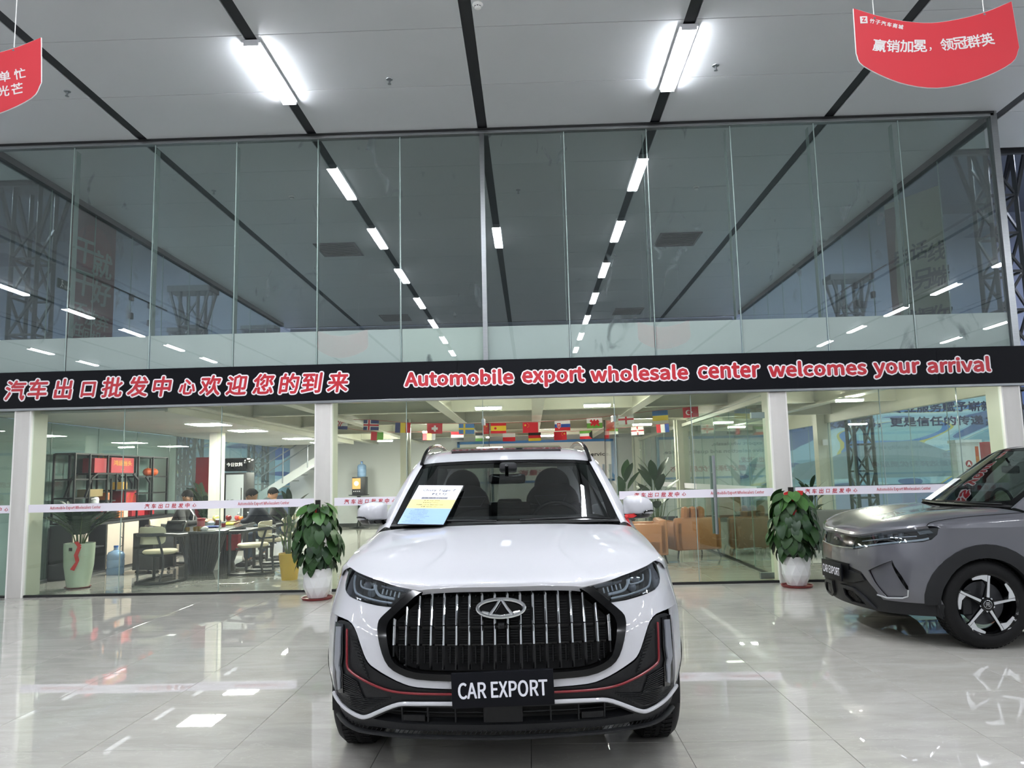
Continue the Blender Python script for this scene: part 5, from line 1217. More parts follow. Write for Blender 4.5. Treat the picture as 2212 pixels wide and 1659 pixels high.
zz_plant('dark leafy plant behind the seated man in front of the red panel', (-6.5, 15.35, 0), 15, .85, 'white', False, .45, 8, .24, .55)
DL = leaf_mesh('leaf', .34, .085, M['leafdk'], 'blade', .35, .15, 6); BL_ = leaf_mesh('leaf', .46, .17, M['leaf'], 'blade', .18, .22, 7)
def blade_plant(label, loc, n, H, m, pot, spread=.35, seed=1, potr=.16, poth=.35, sc=1, name='potted_plant'):
    rnd = random.Random(seed); t = thing(name, label, 'potted plant', loc)
    MB().lathe([(potr*.75, 0), (potr, poth*.8), (potr*1.05, poth), (potr*.95, poth), (potr*.9, poth-.04), (.001, poth-.04)], 28).build('pot', pot, t, SM)
    for k in range(n):
        a = k*2.4+rnd.uniform(-.3, .3); u = k/(n-1); s = spread*(1-u*.75); z = poth+H*(.30+.7*u)
        d = Vector((math.cos(a), math.sin(a), 0)); base = d*.04+Vector((0, 0, poth-.03)); tip = d*s*.55+Vector((0, 0, z*.9))
        MB().tube([base, (base+tip)/2+d*.02, tip], [.009, .008, .006], 5).build('stalk', M['stem'], t)
        link('leaf', m, t, tip, orient(d*(.55+.3*(1-u))+Vector((0, 0, .35+u*.9)), d*-.7+Vector((0, 0, 1))), (sc,)*3)
    return t
blade_plant('pointed dark plant just inside the glass behind the left potted vine', (-3.55, 11.3, 0), 16, .80, DL, MM('yellowpot', '#c9a23a', .4), .3, 2, .15, .38)
blade_plant('tall bird of paradise plant behind the white car mirror on the right', (1.62, 13.75, 0), 12, 1.05, BL_, M['potwhite'], .38, 4, .18, .42, .9)
blade_plant('largest bird of paradise plant, in the middle of the lobby glass', (2.34, 14.75, 0), 18, 1.08, BL_, M['potwhite'], .45, 9, .2, .42, 1.05)
blade_plant('small leafy plant behind the right lobby column', (5.05, 14.2, 0), 16, .75, DL, M['potwhite'], .4, 6, .18, .42)
# grey side cabinet, bottles
t = thing('side_cabinet', 'dark grey wheeled side cabinet beside the tea table', 'cabinet', (-6.2, 12.6, 0)); 
MB().box(-.22, .22, -.24, .24, .06, .64, bev=.006).build('body', M['dkgrey'], t, SM)
for x in (-.17, .17):
    for y in (-.19, .19): MB().sphere((x, y, .028), .028, 10, 8).build('castor', M['black'], t)
M['wbottle'] = mat('blue_bottle', '#8fb3dc', .15, alpha=.75, spec=.6)
def jug(label, loc, rz=0):
    t = thing('water_bottle', label, 'water bottle', loc)
    MB().lathe([(.12, 0), (.13, .02), (.13, .10), (.124, .115), (.13, .13), (.13, .22), (.124, .235), (.13, .25), (.13, .31), (.11, .35), (.035, .385), (.03, .42), (.03, .43)], 28).build('body', M['wbottle'], t, SM); MB().cyl((0, 0, .425), (0, 0, .455), .035, n=16).build('cap', MM('bluecap', '#2a5fa8', .4), t); return t
jug('big blue water bottle on the floor beside the grey side cabinet', (-6.70, 12.38, 0)); 
# glass jar tray on side cabinet
t = thing('teaware_bowl', 'glass bowl of white tea cups on the grey side cabinet', 'bowl', (-6.25, 12.5, .642)); MB().lathe([(.08, 0), (.11, .03), (.12, .09), (.115, .09), (.105, .035), (.001, .01)], 24).build('bowl', M['lensclear'], t, SM)
for i in range(6): MB().lathe([(.02, 0), (.03, .04), (.027, .04), (.018, .005)], 14, at=(.055*math.cos(i), .055*math.sin(i), .02+.03*(i % 2))).build('cup', M['potwhite'], t, SM)
# tea table
t = thing('tea_table', 'long dark grey tea table with a fluted tapering pedestal', 'table', (-5.42, 13.1, 0), math.radians(9))
MB().box(-.48, .48, -1.35, 1.35, .64, .685, bev=.008).build('tabletop', MM('stone', '#3a3b3d', .25, var=.2, scale=6), t, SM)
for cy in (-.75, .75):
    b = MB()
    for i in range(44):
        a = 2*PI*i/44; b.cyl((.16*math.cos(a), cy+.2*math.sin(a), .0), (.36*math.cos(a), cy+.36*math.sin(a), .64), .018, .03, 6)
    b.build('fluted_pedestal', M['dkgrey'], t, SM)['kind'] = 'stuff'; MB().cyl((0, cy, 0), (0, cy, .64), .14, .3, 24).build('core', M['dkgrey'], t)
# armchairs
def armchair():
    t = thing('dining_armchair', '', 'chair')
    b = MB(); b.lathe([(.001, -.03), (.20, -.03), (.235, -.01), (.24, .01), (.22, .03), (.001, .035)], 32); b.v = [(x*1.0, y*.98, z+.44) for x, y, z in b.v]; b.build('seat', M['creaml'], t, SM)
    g = [[(.20*math.sin(a), -.235-.05*0+.06*(1-math.cos(a*1.1)), z) for a in [(-.95+1.9*i/12) for i in range(13)]] for z in (.58, .66, .74, .80)]
    b = MB(); sl = []
    for zz, sc in ((.565, .8), (.60, 1), (.70, 1.04), (.78, 1.0), (.81, .82)): sl.append([(.27*math.sin(a*sc), -.27*math.cos(a*sc)+.02, zz) for a in [(-.75+1.5*i/12) for i in range(13)]])
    g = upgrid(sl, 1, 3); o = [[(x*1.12, y*1.12, z) for x, y, z in r] for r in g]; b.grid(g); b.grid(o); k = len(g[0]); top = [g[0], o[0]]; b.grid(top); b.grid([g[-1], o[-1]]); b.grid([[r[0] for r in g], [r[0] for r in o]]); b.grid([[r[-1] for r in g], [r[-1] for r in o]])
    b.build('backrest', M['creaml'], t, 1.0)
    rail = [(-.26, .26, .665), (-.275, .0, .672), (-.255, -.16, .69), (-.16, -.285, .70), (0, -.325, .70), (.16, -.285, .70), (.255, -.16, .69), (.275, 0, .672), (.26, .26, .665)]
    MB().tube(cr(rail, 4), .019, 6, flat=1.3).build('arm_rail', M['dkgrey'], t, .9)
    base = [(-.26, .26, .022), (-.275, 0, .022), (-.24, -.2, .022), (-.1, -.30, .022), (.1, -.30, .022), (.24, -.2, .022), (.275, 0, .022), (.26, .26, .022)]
    MB().tube(cr(base, 4), .02, 6).build('base_rail', M['dkgrey'], t, .9)
    for s in (-1, 1):
        MB().bar((s*.26, .25, .02), (s*.26, .25, .665), .04, .035).build('leg', M['dkgrey'], t)
        MB().tube(cr([(s*.17, -.26, .02), (s*.20, -.22, .25), (s*.19, -.24, .45), (s*.14, -.29, .70)], 4), .017, 6).build('leg', M['dkgrey'], t, .9)
    MB().bar((-.26, .14, .40), (.26, .14, .40), .03, .03).bar((-.2, -.2, .40), (.2, -.2, .40), .03, .03).build('seat_support', M['dkgrey'], t)
    return t
ch = armchair(); ch.location = (-5.45, 11.28, 0); ch.rotation_euler = (0, 0, math.radians(-8)); ch['label'] = 'empty cream-seated grey armchair at the near end of the tea table'; ch['group'] = 'armchairs round the tea table'
for lb, x, y, r in (('empty cream-seated grey armchair at the right near corner of the tea table', -4.38, 12.1, 82), ('cream-backed grey armchair that the man in the navy jacket sits in', -4.42, 13.15, 96), ('cream-seated grey armchair under the person in the black jacket', -4.62, 14.3, 100), ('cream-seated grey armchair of the man facing right behind the tea table', -6.40, 13.45, -85)):
    dup(ch, lb, (x, y, 0), math.radians(r))
# things on the tea table
TT = .686
def tw(x, y): v = Matrix.Rotation(math.radians(9), 4, 'Z') @ Vector((x, y, 0)); return (-5.42+v.x, 13.1+v.y, TT)
M['cglass'] = M['lensclear']; M['amber'] = mat('amber_glass', '#8a6a2c', .2)
def lat(name, label, cat, loc, prof, m, part='body', extra=None, group=None):
    t = thing(name, label, cat, loc, 0, group); MB().lathe(prof, 22).build(part, m, t, SM)
    if extra: MB().lathe(extra[1], 22).build(extra[0], extra[2], t, SM)
    return t
k_ = thing('tea_cooker', 'black tea cooker with chrome side handles on the near end of the table', 'kettle', tw(-.28, -1.12)); b = MB().box(-.13, .13, -.1, .1, 0, .12, bev=.02); b.box(-.12, .12, -.09, .09, .12, .165, bev=.012); b.build('body', M['black'], k_, SM)
for s in (-1, 1): MB().tube([(s*.14, -.09, .0), (s*.15, -.06, .08), (s*.14, 0, .14), (s*.10, .04, .155)], .012, 6).build('handle', M['chrome'], k_, SM)
lat('storage_jar', 'red-lidded jar beside the black tea cooker', 'jar', tw(-.02, -.75), [(.055, 0), (.06, .01), (.06, .13), (.001, .131)], MM('pinkjar', '#c06a70', .3), extra=('lid', [(.062, .13), (.064, .17), (.001, .171)], M['redp']))
for i, (x, y) in enumerate(((-.1, -1.2), (.0, -1.15), (.08, -1.22), (.02, -1.02))): lat('tea_glass', 'small amber tea glass beside the cooker', 'glass', tw(x, y), [(.025, 0), (.03, .02), (.032, .06), (.029, .06), (.027, .01)], M['amber'], group='amber tea glasses')
t = lat('tea_bowl', 'white lidded tea bowl under the hands of the seated man', 'bowl', tw(-.02, -.1), [(.03, 0), (.035, .01), (.06, .05), (.065, .07), (.06, .07), (.03, .02)], MM('bluewhite', '#b8c9d0', .2), extra=('lid', [(.05, .072), (.03, .09), (.01, .1), (.001, .1)], M['potwhite']))
tag(MB().box(-.14, .14, -.07, .07, 0, .03, bev=.01).build('tea_tray', MM('bluetray', '#2f3f80', .4), None), 'flat dark blue tray lying on the tea table', 'tray').location = tw(.05, -.45)
tag(MB().box(-.12, .12, -.09, .09, 0, .008).build('napkin', M['potwhite'], None), 'white paper sheet near the corner of the tea table', 'paper').location = tw(.2, -1.0)
lumpy('tissue', 'crumpled white tissue beside the amber glasses', 'paper', (tw(.16, -1.24)[0], tw(.16, -1.24)[1], TT+.03), .06, (1, 1, .6), M['potwhite'], .5, 6)
lat('paper_cup', 'red and white paper cup on the tea table', 'cup', tw(.22, -.28), [(.03, 0), (.04, .085), (.038, .085), (.03, .005)], M['redp'], extra=('rim_band', [(.0385, .06), (.0415, .087), (.039, .087)], M['potwhite']))
lat('jam_jar', 'dark jar with pale lid behind the paper cup', 'jar', tw(.0, .28), [(.04, 0), (.045, .01), (.045, .09), (.001, .091)], MM('darkjar', '#4a2628', .25), extra=('lid', [(.046, .09), (.047, .11), (.001, .111)], M['whiteboard']))
for i, (x, y, r, m, lb) in enumerate(((.1, .62, .055, 'redapple', 'dark red apple in the fruit bowl'), (.24, .66, .05, 'pinkapple', 'lighter red apple in the fruit bowl'), (.32, .58, .042, 'orangef', 'small orange in front of the apples'), (-.1, .55, .06, 'pear', 'pale green pear left of the apples'))):
    mm = MM(m, {'redapple': '#6e1c20', 'pinkapple': '#b04a4a', 'orangef': '#d8722c', 'pear': '#b9b567'}[m], .3); X_, Y_, Z_ = tw(x, y)
    t = thing('pear' if m == 'pear' else ('orange' if m == 'orangef' else 'apple'), lb, 'fruit', (X_, Y_, TT+.055)); MB().lathe([(.001, .01), (r*.5, 0), (r, r*.8), (r*.85, r*1.55), (r*.35, r*1.8), (.001, r*1.65)], 20).build('flesh', mm, t, 1.2); MB().cyl((0, 0, r*1.6), (.005, 0, r*2.1), .003, n=5).build('stalk', M['woodbox'], t)
for x, lb in ((.17, 'brown fruit bowl under the apples'), (-.12, 'brown fruit bowl under the pear')): lat('fruit_bowl', lb, 'bowl', tw(x, .6), [(.06, 0), (.10, .03), (.13, .055), (.12, .055), (.09, .035), (.001, .02)], MM('bowlbr', '#6b4a35', .4))
for i in range(3):
    b = MB(); b.tube([(-.1, .02*i, .02+.012*i), (-.03, -.03+.02*i, .02+.012*i), (.05, -.03+.02*i, .02+.01*i), (.11, .015+.02*i, .03)], [.008, .019, .019, .007], 8)
    tag(b.build('banana', MM('banana', '#c9c23c', .4), None, 1), ('front', 'middle', 'rear')[i]+' banana of the bunch on the tea table', 'fruit').location = tw(.25, .12)
for i, (x, y) in enumerate(((.2, .95), (.38, .9), (.44, .98))):
    t = thing('water_bottle', ('leftmost', 'middle', 'rightmost')[i]+' small clear water bottle behind the fruit', 'water bottle', tw(x, y)); MB().lathe([(.03, 0), (.032, .02), (.032, .12), (.02, .155), (.014, .165), (.014, .175)], 16).build('body', M['lensclear'], t, SM); MB().cyl((0, 0, .17), (0, 0, .19), .016, n=12).build('cap', M['potwhite'], t)
t = thing('gift_bag', 'red patterned paper bag on the floor under the tea table', 'gift bag', (-4.98, 12.85, .3)); MB().box(-.1, .1, -.06, .06, 0, .26, bev=.004).build('body', MM('redpat', '#a8363c', .5, var=.5, scale=18), t)
t = thing('waste_bin', 'white round bin under the tea table', 'bin', (-5.32, 12.75, 0)); MB().lathe([(.12, 0), (.15, .26), (.16, .28), (.14, .28), (.11, .02)], 28).build('body', M['whiteboard'], t, SM); MB().cyl((0, 0, .27), (0, 0, .3), .155, n=28).build('lid', M['dkgrey'], t)
# red panel, fridge, inner column, coffee corner
t = thing('red_panel', 'tall dark red display panel behind the office plant', 'panel', (-6.88, 16.2, 0)); MB().box(-.23, .23, -.02, .02, .03, 1.96).build('board', MM('deepred', '#6e1019', .45), t); MB().box(-.25, .25, -.12, .12, 0, .03).build('foot', M['black'], t)
t = thing('drinks_fridge', 'black upright glass-door drinks fridge beside the inner column', 'fridge', (-6.22, 16.4, 0)); MB().box(-.27, .2, -.25, .25, 0, 1.62, bev=.01).build('cabinet_body', M['black'], t, SM); h_ = MB().box(-.28, .21, -.3, .26, 1.65, 1.93, bev=.05).build('header_box', M['gloss'], t, SM)
text('lettering', '今日饮料', M['white'], h_, (-.03, -.302, 1.79), h=.08, bold=.02, depth=.001); d = MB().box(-.22, .15, -.262, -.25, .1, 1.58).build('glass_door', MM('frdoor', '#aeb3b6', .1), t); MB().cyl((.12, -.29, .6), (.12, -.29, 1.3), .01, n=8).build('handle', M['chrome'], d)
t = thing('column', 'plain cream column inside the office between red panel and fridge', 'column', (-6.16, 15.0, 0)); MB().box(-.13, .02, -.1, .1, 0, 2.4).build('shaft', M['column'], t); MB().box(.02, .10, -.1, .1, 0, 2.4).build('side_casing', M['cream'], t)
t = thing('column', 'slim cream steel column in the middle of the lobby left of the white car', 'column', (-2.52, 15.4, 0)); MB().box(-.09, .05, -.1, .1, 0, 2.6).build('shaft', M['cream'], t); MB().box(.065, .10, -.06, .06, 0, 2.6).build('pipe_casing', M['cream'], t)
wall('wall_lobby_back', XL, XR, 23.5, 23.6, 0, 2.8, M['wallw'], 'plain white back wall of the lobby')
wall('trim_1', XL, XR, 23.46, 23.5, 0, .1, M['dkgrey'], 'dark skirting along the lobby back wall')
wall('wall_office_back', -5.6, -2.6, 21.0, 21.0+.08, 0, 2.78, M['wallw'], 'plain wall behind the coffee machine') if False else None
t = thing('bistro_table', 'black trumpet-foot bistro table carrying the coffee machine', 'table', (-5.1, 22.7, 0)); MB().lathe([(.30, 0), (.28, .015), (.08, .05), (.035, .2), (.03, .85), (.06, .93), (.30, .95), (.30, .97), (.001, .97)], 32).build('pedestal', M['black'], t, SM)
t = thing('coffee_machine', 'black coffee machine with a glowing cup picture', 'coffee machine', (-5.1, 22.7, .97)); MB().box(-.17, .22, -.15, .2, 0, .52, bev=.01).build('body', M['black'], t, SM); MB().box(-.16, .08, -.156, -.15, .17, .48).build('screen', mat('coffee_screen', '#8a5a2a', .3, emit=1.3, ecol='#e3a860'), t)
MB().lathe([(.07, 0), (.055, .004), (.001, .004)], 24, at=(-.04, -.158, .33), q=Vector((0, 0, 1)).rotation_difference(Vector((0, -1, 0)))).build('cup_picture', MM('foam', '#f3e6d2', .5, emit=.8), t); 
for i in range(4): MB().box(-.13+.055*i, -.10+.055*i, -.158, -.152, .09, .115).build('button', M['potwhite'], t)
jug('blue water bottle upside down above the coffee machine', (-5.02, 22.72, 1.49))
# white wall board with blue frame and slogans
bd = thing('wall_board', 'large white slogan board with a blue frame on the lobby back wall', 'board', (.17, 23.44, 0)); M['bluef'] = mat('blue_frame', '#1f6aa8', .45)
MB().box(-2.39, 2.39, 0, .03, 1.22, 2.46).build('panel', M['whiteboard'], bd)
for a, c, e, f_ in ((-2.40, 2.40, 2.40, 2.48), (-2.40, 2.40, 1.20, 1.26)): MB().box(a, c, -.01, .03, e, f_).build('frame_rail', M['bluef'], bd)
for a, c in ((-2.42, -2.34), (2.34, 2.42)): MB().box(a, c, -.01, .03, 1.2, 2.48).build('frame_stile', M['bluef'], bd)
dt = MM('ink', '#33383b', .5)
text('lettering', 'Automobile export wholesale,', dt, bd, (-.55, -.012, 2.22), h=.13, w=2.6, bold=.03, depth=.001); text('lettering', 'massive selection and quality service.', dt, bd, (.52, -.012, 2.0), h=.13, w=3.4, bold=.03, depth=.001)
text('lettering', '汽车出口批发，', MM('rink', '#9c2b30', .5), bd, (-.6, -.012, 1.74), h=.17, bold=.02, depth=.001, shear=.12); text('lettering', '海量选择和优质服务', M['rink'], bd, (.75, -.012, 1.5), h=.17, w=2.6, bold=.02, depth=.001, shear=.12)
# glass partition on the lobby's right side, with posts
pn = sroot('wall_partition', 'frameless glass partition on the right side of the lobby', (3.2, 0, 0))
ys = [10.4+1.02*i for i in range(13)]
for y0, y1 in zip(ys[:-1], ys[1:]): MB().box(-.005, .005, y0+.004, y1-.004, .03, 2.36).build('glass_pane', M['glow'], pn); MB().box(-.007, .007, y1-.003, y1+.003, .03, 2.36).build('pane_joint', M['gedge'], pn)
MB().box(-.02, .02, 10.4, 22.7, 0, .03).build('sill', M['black'], pn); MB().box(-.03, .03, 10.4, 22.7, 2.36, 2.42).build('head_rail', M['cream'], pn)
for y in (16.3, 23.1): MB().box(-.12, .08, y-.1, y+.1, 0, 2.5).build('post', M['cream'], pn); MB().cyl((-.17, y-.12, 0), (-.17, y-.12, 2.5), .03, n=10).build('pipe', M['cream'], pn)
tape(0, 1, [], 'white lettered tape on the glass partition inside the lobby').rotation_euler = (0, 0, PI/2)
_t = [o for o in bpy.data.objects if o.get('label') == 'white lettered tape on the glass partition inside the lobby'][0]; _t.location = (3.165, 11.0, 0); [setattr(c_, 'scale', (8, 1, 1)) for c_ in _t.children]
for i in range(5): text('lettering', 'Automobile Export Wholesalers Center' if i % 2 else CZ, M['red'], _t, (.7+1.5*i, -.004, 1.135), h=.06, w=.75, bold=.01, depth=.001, res=1)
# sofas
M['tan'] = mat('tan_leather', '#a56f4c', .42, var=.08, scale=6, bump=.05, bscale=60); M['greyf'] = mat('grey_fabric', '#595a5c', .8, bump=.1, bscale=150); M['creamf'] = mat('cream_fabric', '#b9ad94', .8)
def sofa(label, loc, rz, w_, d_, m, cush=None, name='armchair', hb=.68, ha=.62, legm='black', ncush=1, mc=None):
    t = thing(name, label, 'armchair' if w_ < 1.3 else 'sofa', loc, rz); mc = mc or m
    MB().box(-w_/2, w_/2, -d_/2, d_/2-.12, .15, .36, bev=.02).build('seat_base', M[m], t, SM)
    for s in (-1, 1): MB().box(s*w_/2-(.13 if s > 0 else 0), s*w_/2+(0 if s > 0 else .13), -d_/2-.01, d_/2, .13, ha, bev=.03).build('armrest', M[m], t, SM)
    MB().box(-w_/2, w_/2, d_/2-.14, d_/2, .13, hb, bev=.04).build('backrest', M[m], t, SM)
    cw = (w_-.28)/ncush
    for i in range(ncush):
        x = -w_/2+.14+cw*(i+.5); MB().box(x-cw/2+.005, x+cw/2-.005, -d_/2+.01, d_/2-.14, .34, .47, bev=.04).build('seat_cushion', M[mc], t, SM)
    if cush:
        for i in range(3):
            x = -w_/2+.2+(w_-.4)*(i+.5)/3; b = MB().box(-(w_-.4)/6, (w_-.4)/6, -.09, .09, -.2, .2, bev=.07); o = b.build('back_cushion', M[mc], t, SM); o.location = (x, d_/2-.24, .64); o.rotation_euler = (-.2, 0, 0)
    for sx in (-1, 1):
        for sy in (-1, 1): MB().cyl((sx*(w_/2-.06), sy*(d_/2-.06), .14), (sx*(w_/2-.02), sy*(d_/2-.02), 0), .018, .01, 8).build('leg', M['black'], t)
    return t
sofa('tan leather armchair nearest the doorway, seen from its side', (1.72, 12.65, 0), math.radians(-92), .78, .80, 'tan')
sofa('tan leather armchair with three plump back cushions', (2.66, 13.35, 0), math.radians(-168), .80, .78, 'tan', cush=True, ha=.60, hb=.66)
sofa('dark grey fabric armchair right of the tan one, back towards the glass', (3.72, 13.55, 0), math.radians(180), .78, .7, 'greyf', hb=.62, ha=.60, mc='creamf')
sofa('grey armchair with cream cushion farther behind, near the right column', (4.45, 15.3, 0), math.radians(-60), .7, .75, 'greyf', hb=.82, mc='creamf')
sofa('tan armchair far back beyond the cushioned armchair', (3.95, 17.0, 0), math.radians(200), .85, .8, 'tan', hb=.88)
sofa('grey sofa with cream cushion behind the grey car bonnet', (4.9, 12.9, 0), math.radians(180), 1.05, .8, 'greyf', name='sofa', hb=.76, mc='creamf')
# open trusses, outer hall beyond the glass
def truss(label, x, y, H, w_=.42, seg=.62, capw=.5):
    t = thing('truss_column', label, 'column', (x, y, 0)); h = w_/2
    for sx in (-1, 1):
        for sy in (-1, 1): MB().bar((sx*h, sy*h, 0), (sx*h, sy*h, H), .06, .06).build('chord', M['steel'], t)
    z = .1; k = 0
    while z+seg < H:
        for (ax, ay), (bx, by) in (((-h, -h), (h, -h)), ((h, -h), (h, h)), ((h, h), (-h, h)), ((-h, h), (-h, -h))):
            p, q_ = ((ax, ay, z), (bx, by, z+seg)) if k % 2 == 0 else ((bx, by, z), (ax, ay, z+seg))
            MB().bar(p, q_, .035, .035).build('brace', M['steel'], t); MB().bar((ax, ay, z), (bx, by, z), .035, .035).build('tie', M['steel'], t)
        z += seg; k += 1
    cb = MB()
    for sx in (-1, 1):
        cb.bar((sx*h, -h, H-.9), (sx*(h+capw*.5), -h, H), .05, .05).bar((sx*h, h, H-.9), (sx*(h+capw*.5), h, H), .05, .05)
    cb.box(-h-capw*.6, h+capw*.6, -h-.05, h+.05, H-.02, H+.12); cb.build('capital', M['steel'], t); return t
truss('black lattice column right of the upper glass end post', 7.62, 12.2, 6.55)
truss('black lattice column beyond the left glass, near the frame edge', -8.05, 12.0, 6.3)
truss('black lattice column seen deep through the left upper glass', -7.9, 17.6, 5.9)
truss('black lattice column seen deep through the right glass', 7.75, 18.3, 5.9)
truss('black lattice column behind the red panel outside the office', -10.2, 22.4, 5.9)
truss('black lattice column at the stairs outside the office', -8.0, 22.4, 5.9)
# murals
def mural(name, label, loc, rz, w_, h_, seed):
    m = mat('mural_print', '#7fb4c4', .5); nt = m.node_tree; n = nt.nodes; L = nt.links; p = n['Principled BSDF']
    tc = n.new('ShaderNodeTexCoord'); wv = n.new('ShaderNodeTexNoise'); wv.inputs['Scale'].default_value = .35; wv.inputs['Distortion'].default_value = 2.2; wv.inputs['Detail'].default_value = .5
    mp = n.new('ShaderNodeMapping'); mp.inputs['Location'].default_value = (seed, 0, 0); mp.inputs['Scale'].default_value = (.5, 1, 2.4); L.new(tc.outputs['Object'], mp.inputs[0]); L.new(mp.outputs[0], wv.inputs['Vector'])
    r = n.new('ShaderNodeValToRGB'); r.color_ramp.interpolation = 'CONSTANT'; e = r.color_ramp.elements; e[0].position = 0; e[0].color = srgb('#566a94'); e[1].position = .40; e[1].color = srgb('#8fb2c0')
    for ps, cl in ((.46, '#a9c4ca'), (.52, '#b4cbcb'), (.56, '#c2b96a'), (.575, '#5f86b8'), (.60, '#8fb5b8'), (.68, '#7ba0ac')): q_ = e.new(ps); q_.color = srgb(cl)
    L.new(wv.outputs['Fac'], r.inputs[0]); L.new(r.outputs[0], p.inputs['Base Color'])
    t = thing(name, label, 'mural', loc, rz); MB().box(-w_/2, w_/2, 0, .03, 0, h_).build('printed_panel', m, t); return t
mu = mural('wall_mural', 'blue swirling mural with dark Chinese slogans beyond the right glass', (11.3, 23.6, .9), 0, 11, 3.3, 3.3)
nv = MM('navyink', '#28284e', .5)
for j, (s_, x0) in enumerate((('每一次交易都是承诺', .15), ('每辆车都是个体，通过专业服务赋予崭新', -1.1), ('购车不仅是交易，更是信任的传递；', -.9))): text('lettering', s_, nv, mu, (x0+.4, -.01, 2.72-.43*j), h=.3, w=.385*len(s_), bold=.03, depth=.001)
cs = MB(); cs.prism([(-4.5, .1), (-4.3, .55), (-3.2, .75), (-2.2, 1.15), (-.6, 1.2), (.4, .8), (1.6, .6), (1.8, .1)], .004); cs.build('printed_car', MM('printcar', '#7d9096', .5), mu).location = (1.0, -.006, .1)
mu2 = mural('wall_mural', 'blue and yellow swirling mural behind the office fridge', (-8.5, 23.55, 1.0), 0, 8, 2.6, 1.2)
# stair outside the office
st = thing('staircase', 'white railed staircase in front of the mural seen through the office', 'staircase', (-6.6, 21.6, 0))
for k in range(12): MB().box(-2.6+.26*k, -2.3+.26*k, 0, .9, .16*k+.12, .16*k+.16).build('tread', M['brushed'], st)
MB().bar((-2.7, 0, .0), (.6, 0, 2.0), .04, .22).build('stringer', M['wallw'], st)
for dz in (.55, .8, 1.05): MB().bar((-2.7, -.03, dz), (.6, -.03, 2.0+dz), .03, .03).build('handrail', M['brushed'], st)
for k in range(5): MB().cyl((-2.5+.7*k, -.03, .1+.42*k), (-2.5+.7*k, -.03, 1.15+.42*k), .018, n=8).build('baluster', M['brushed'], st)
# electric box and hydrant cabinet
t = thing('electric_cabinet', 'white electrical cabinet with a red round mark behind the grey car', 'cabinet', (9.0, 16.2, 0)); MB().box(-.24, .24, -.12, .12, .05, 1.88, bev=.01).build('body', M['potwhite'], t, SM); MB().box(-.27, .27, -.15, .15, 1.88, 1.94).build('cap', M['potwhite'], t)
MB().box(-.22, .2, -.128, -.12, .6, 1.84).build('door', M['whiteboard'], t); MB().lathe([(.07, 0), (.07, .003), (.001, .003)], 24, at=(-.02, -.13, 1.45), q=Vector((0, 0, 1)).rotation_difference(Vector((0, -1, 0)))).build('round_mark', M['redp'], t)
text('mark_letter', 'A', M['white'], t, (-.02, -.135, 1.45), h=.08, bold=.05, depth=.001); text('caption', '安全用电', M['redp'], t, (-.02, -.13, 1.33), h=.03, bold=.02, depth=.001)
MB().box(.13, .2, -.131, -.128, 1.2, 1.8).build('orange_sticker', MM('stick', '#c9501f', .5), t); text('sticker_text', '有\n电\n危\n险', M['gold'], t, (.165, -.1325, 1.45), h=.3, depth=.001)
t = thing('hydrant_cabinet', 'red fire hydrant cabinet right of the white electrical cabinet', 'cabinet', (9.75, 16.6, 0)); MB().box(-.33, .33, -.12, .12, 0, 1.9, bev=.01).build('body', MM('hydred', '#9c1f28', .4), t, SM); MB().box(-.29, .29, -.13, -.12, .35, 1.85).build('door', M['hydred'], t)
t = thing('column', 'cream steel column in the right glass bay above the sofas', 'column', (6.12, 16.3, 0)); MB().box(-.14, .14, -.12, .12, 0, 2.6).build('shaft', M['cream'], t); MB().box(-.05, .05, -.16, -.12, 1.9, 2.02).build('junction_box', M['whiteboard'], t)
# glass wall closing the right bay
rg = sroot('window_8', 'glass side wall of the right bay', (6.2, 0, 0))
ys = [10.4+1.15*i for i in range(11)]
for y0, y1 in zip(ys[:-1], ys[1:]): MB().box(-.005, .005, y0+.004, y1-.004, .03, 2.36).build('glass_pane', M['glow'], rg); MB().box(-.006, .006, y1-.003, y1+.003, .03, 2.36).build('pane_joint', M['gedge'], rg)
lg = sroot('window_9', 'glass side wall of the office', (XL, 0, 0))
ys = [10.4+1.3*i for i in range(10)]
for y0, y1 in zip(ys[:-1], ys[1:]): MB().box(-.005, .005, y0+.004, y1-.004, .03, 2.4).build('glass_pane', M['gside'], lg); MB().box(-.006, .006, y1-.003, y1+.003, .03, 2.4).build('pane_joint', M['gedge'], lg)
MB().box(-.06, -.05, 10.3, 16, 0, 2.4).build('grey_blind', MM('blind', '#c6cacc', .6, var=.05, scale=2), lg)
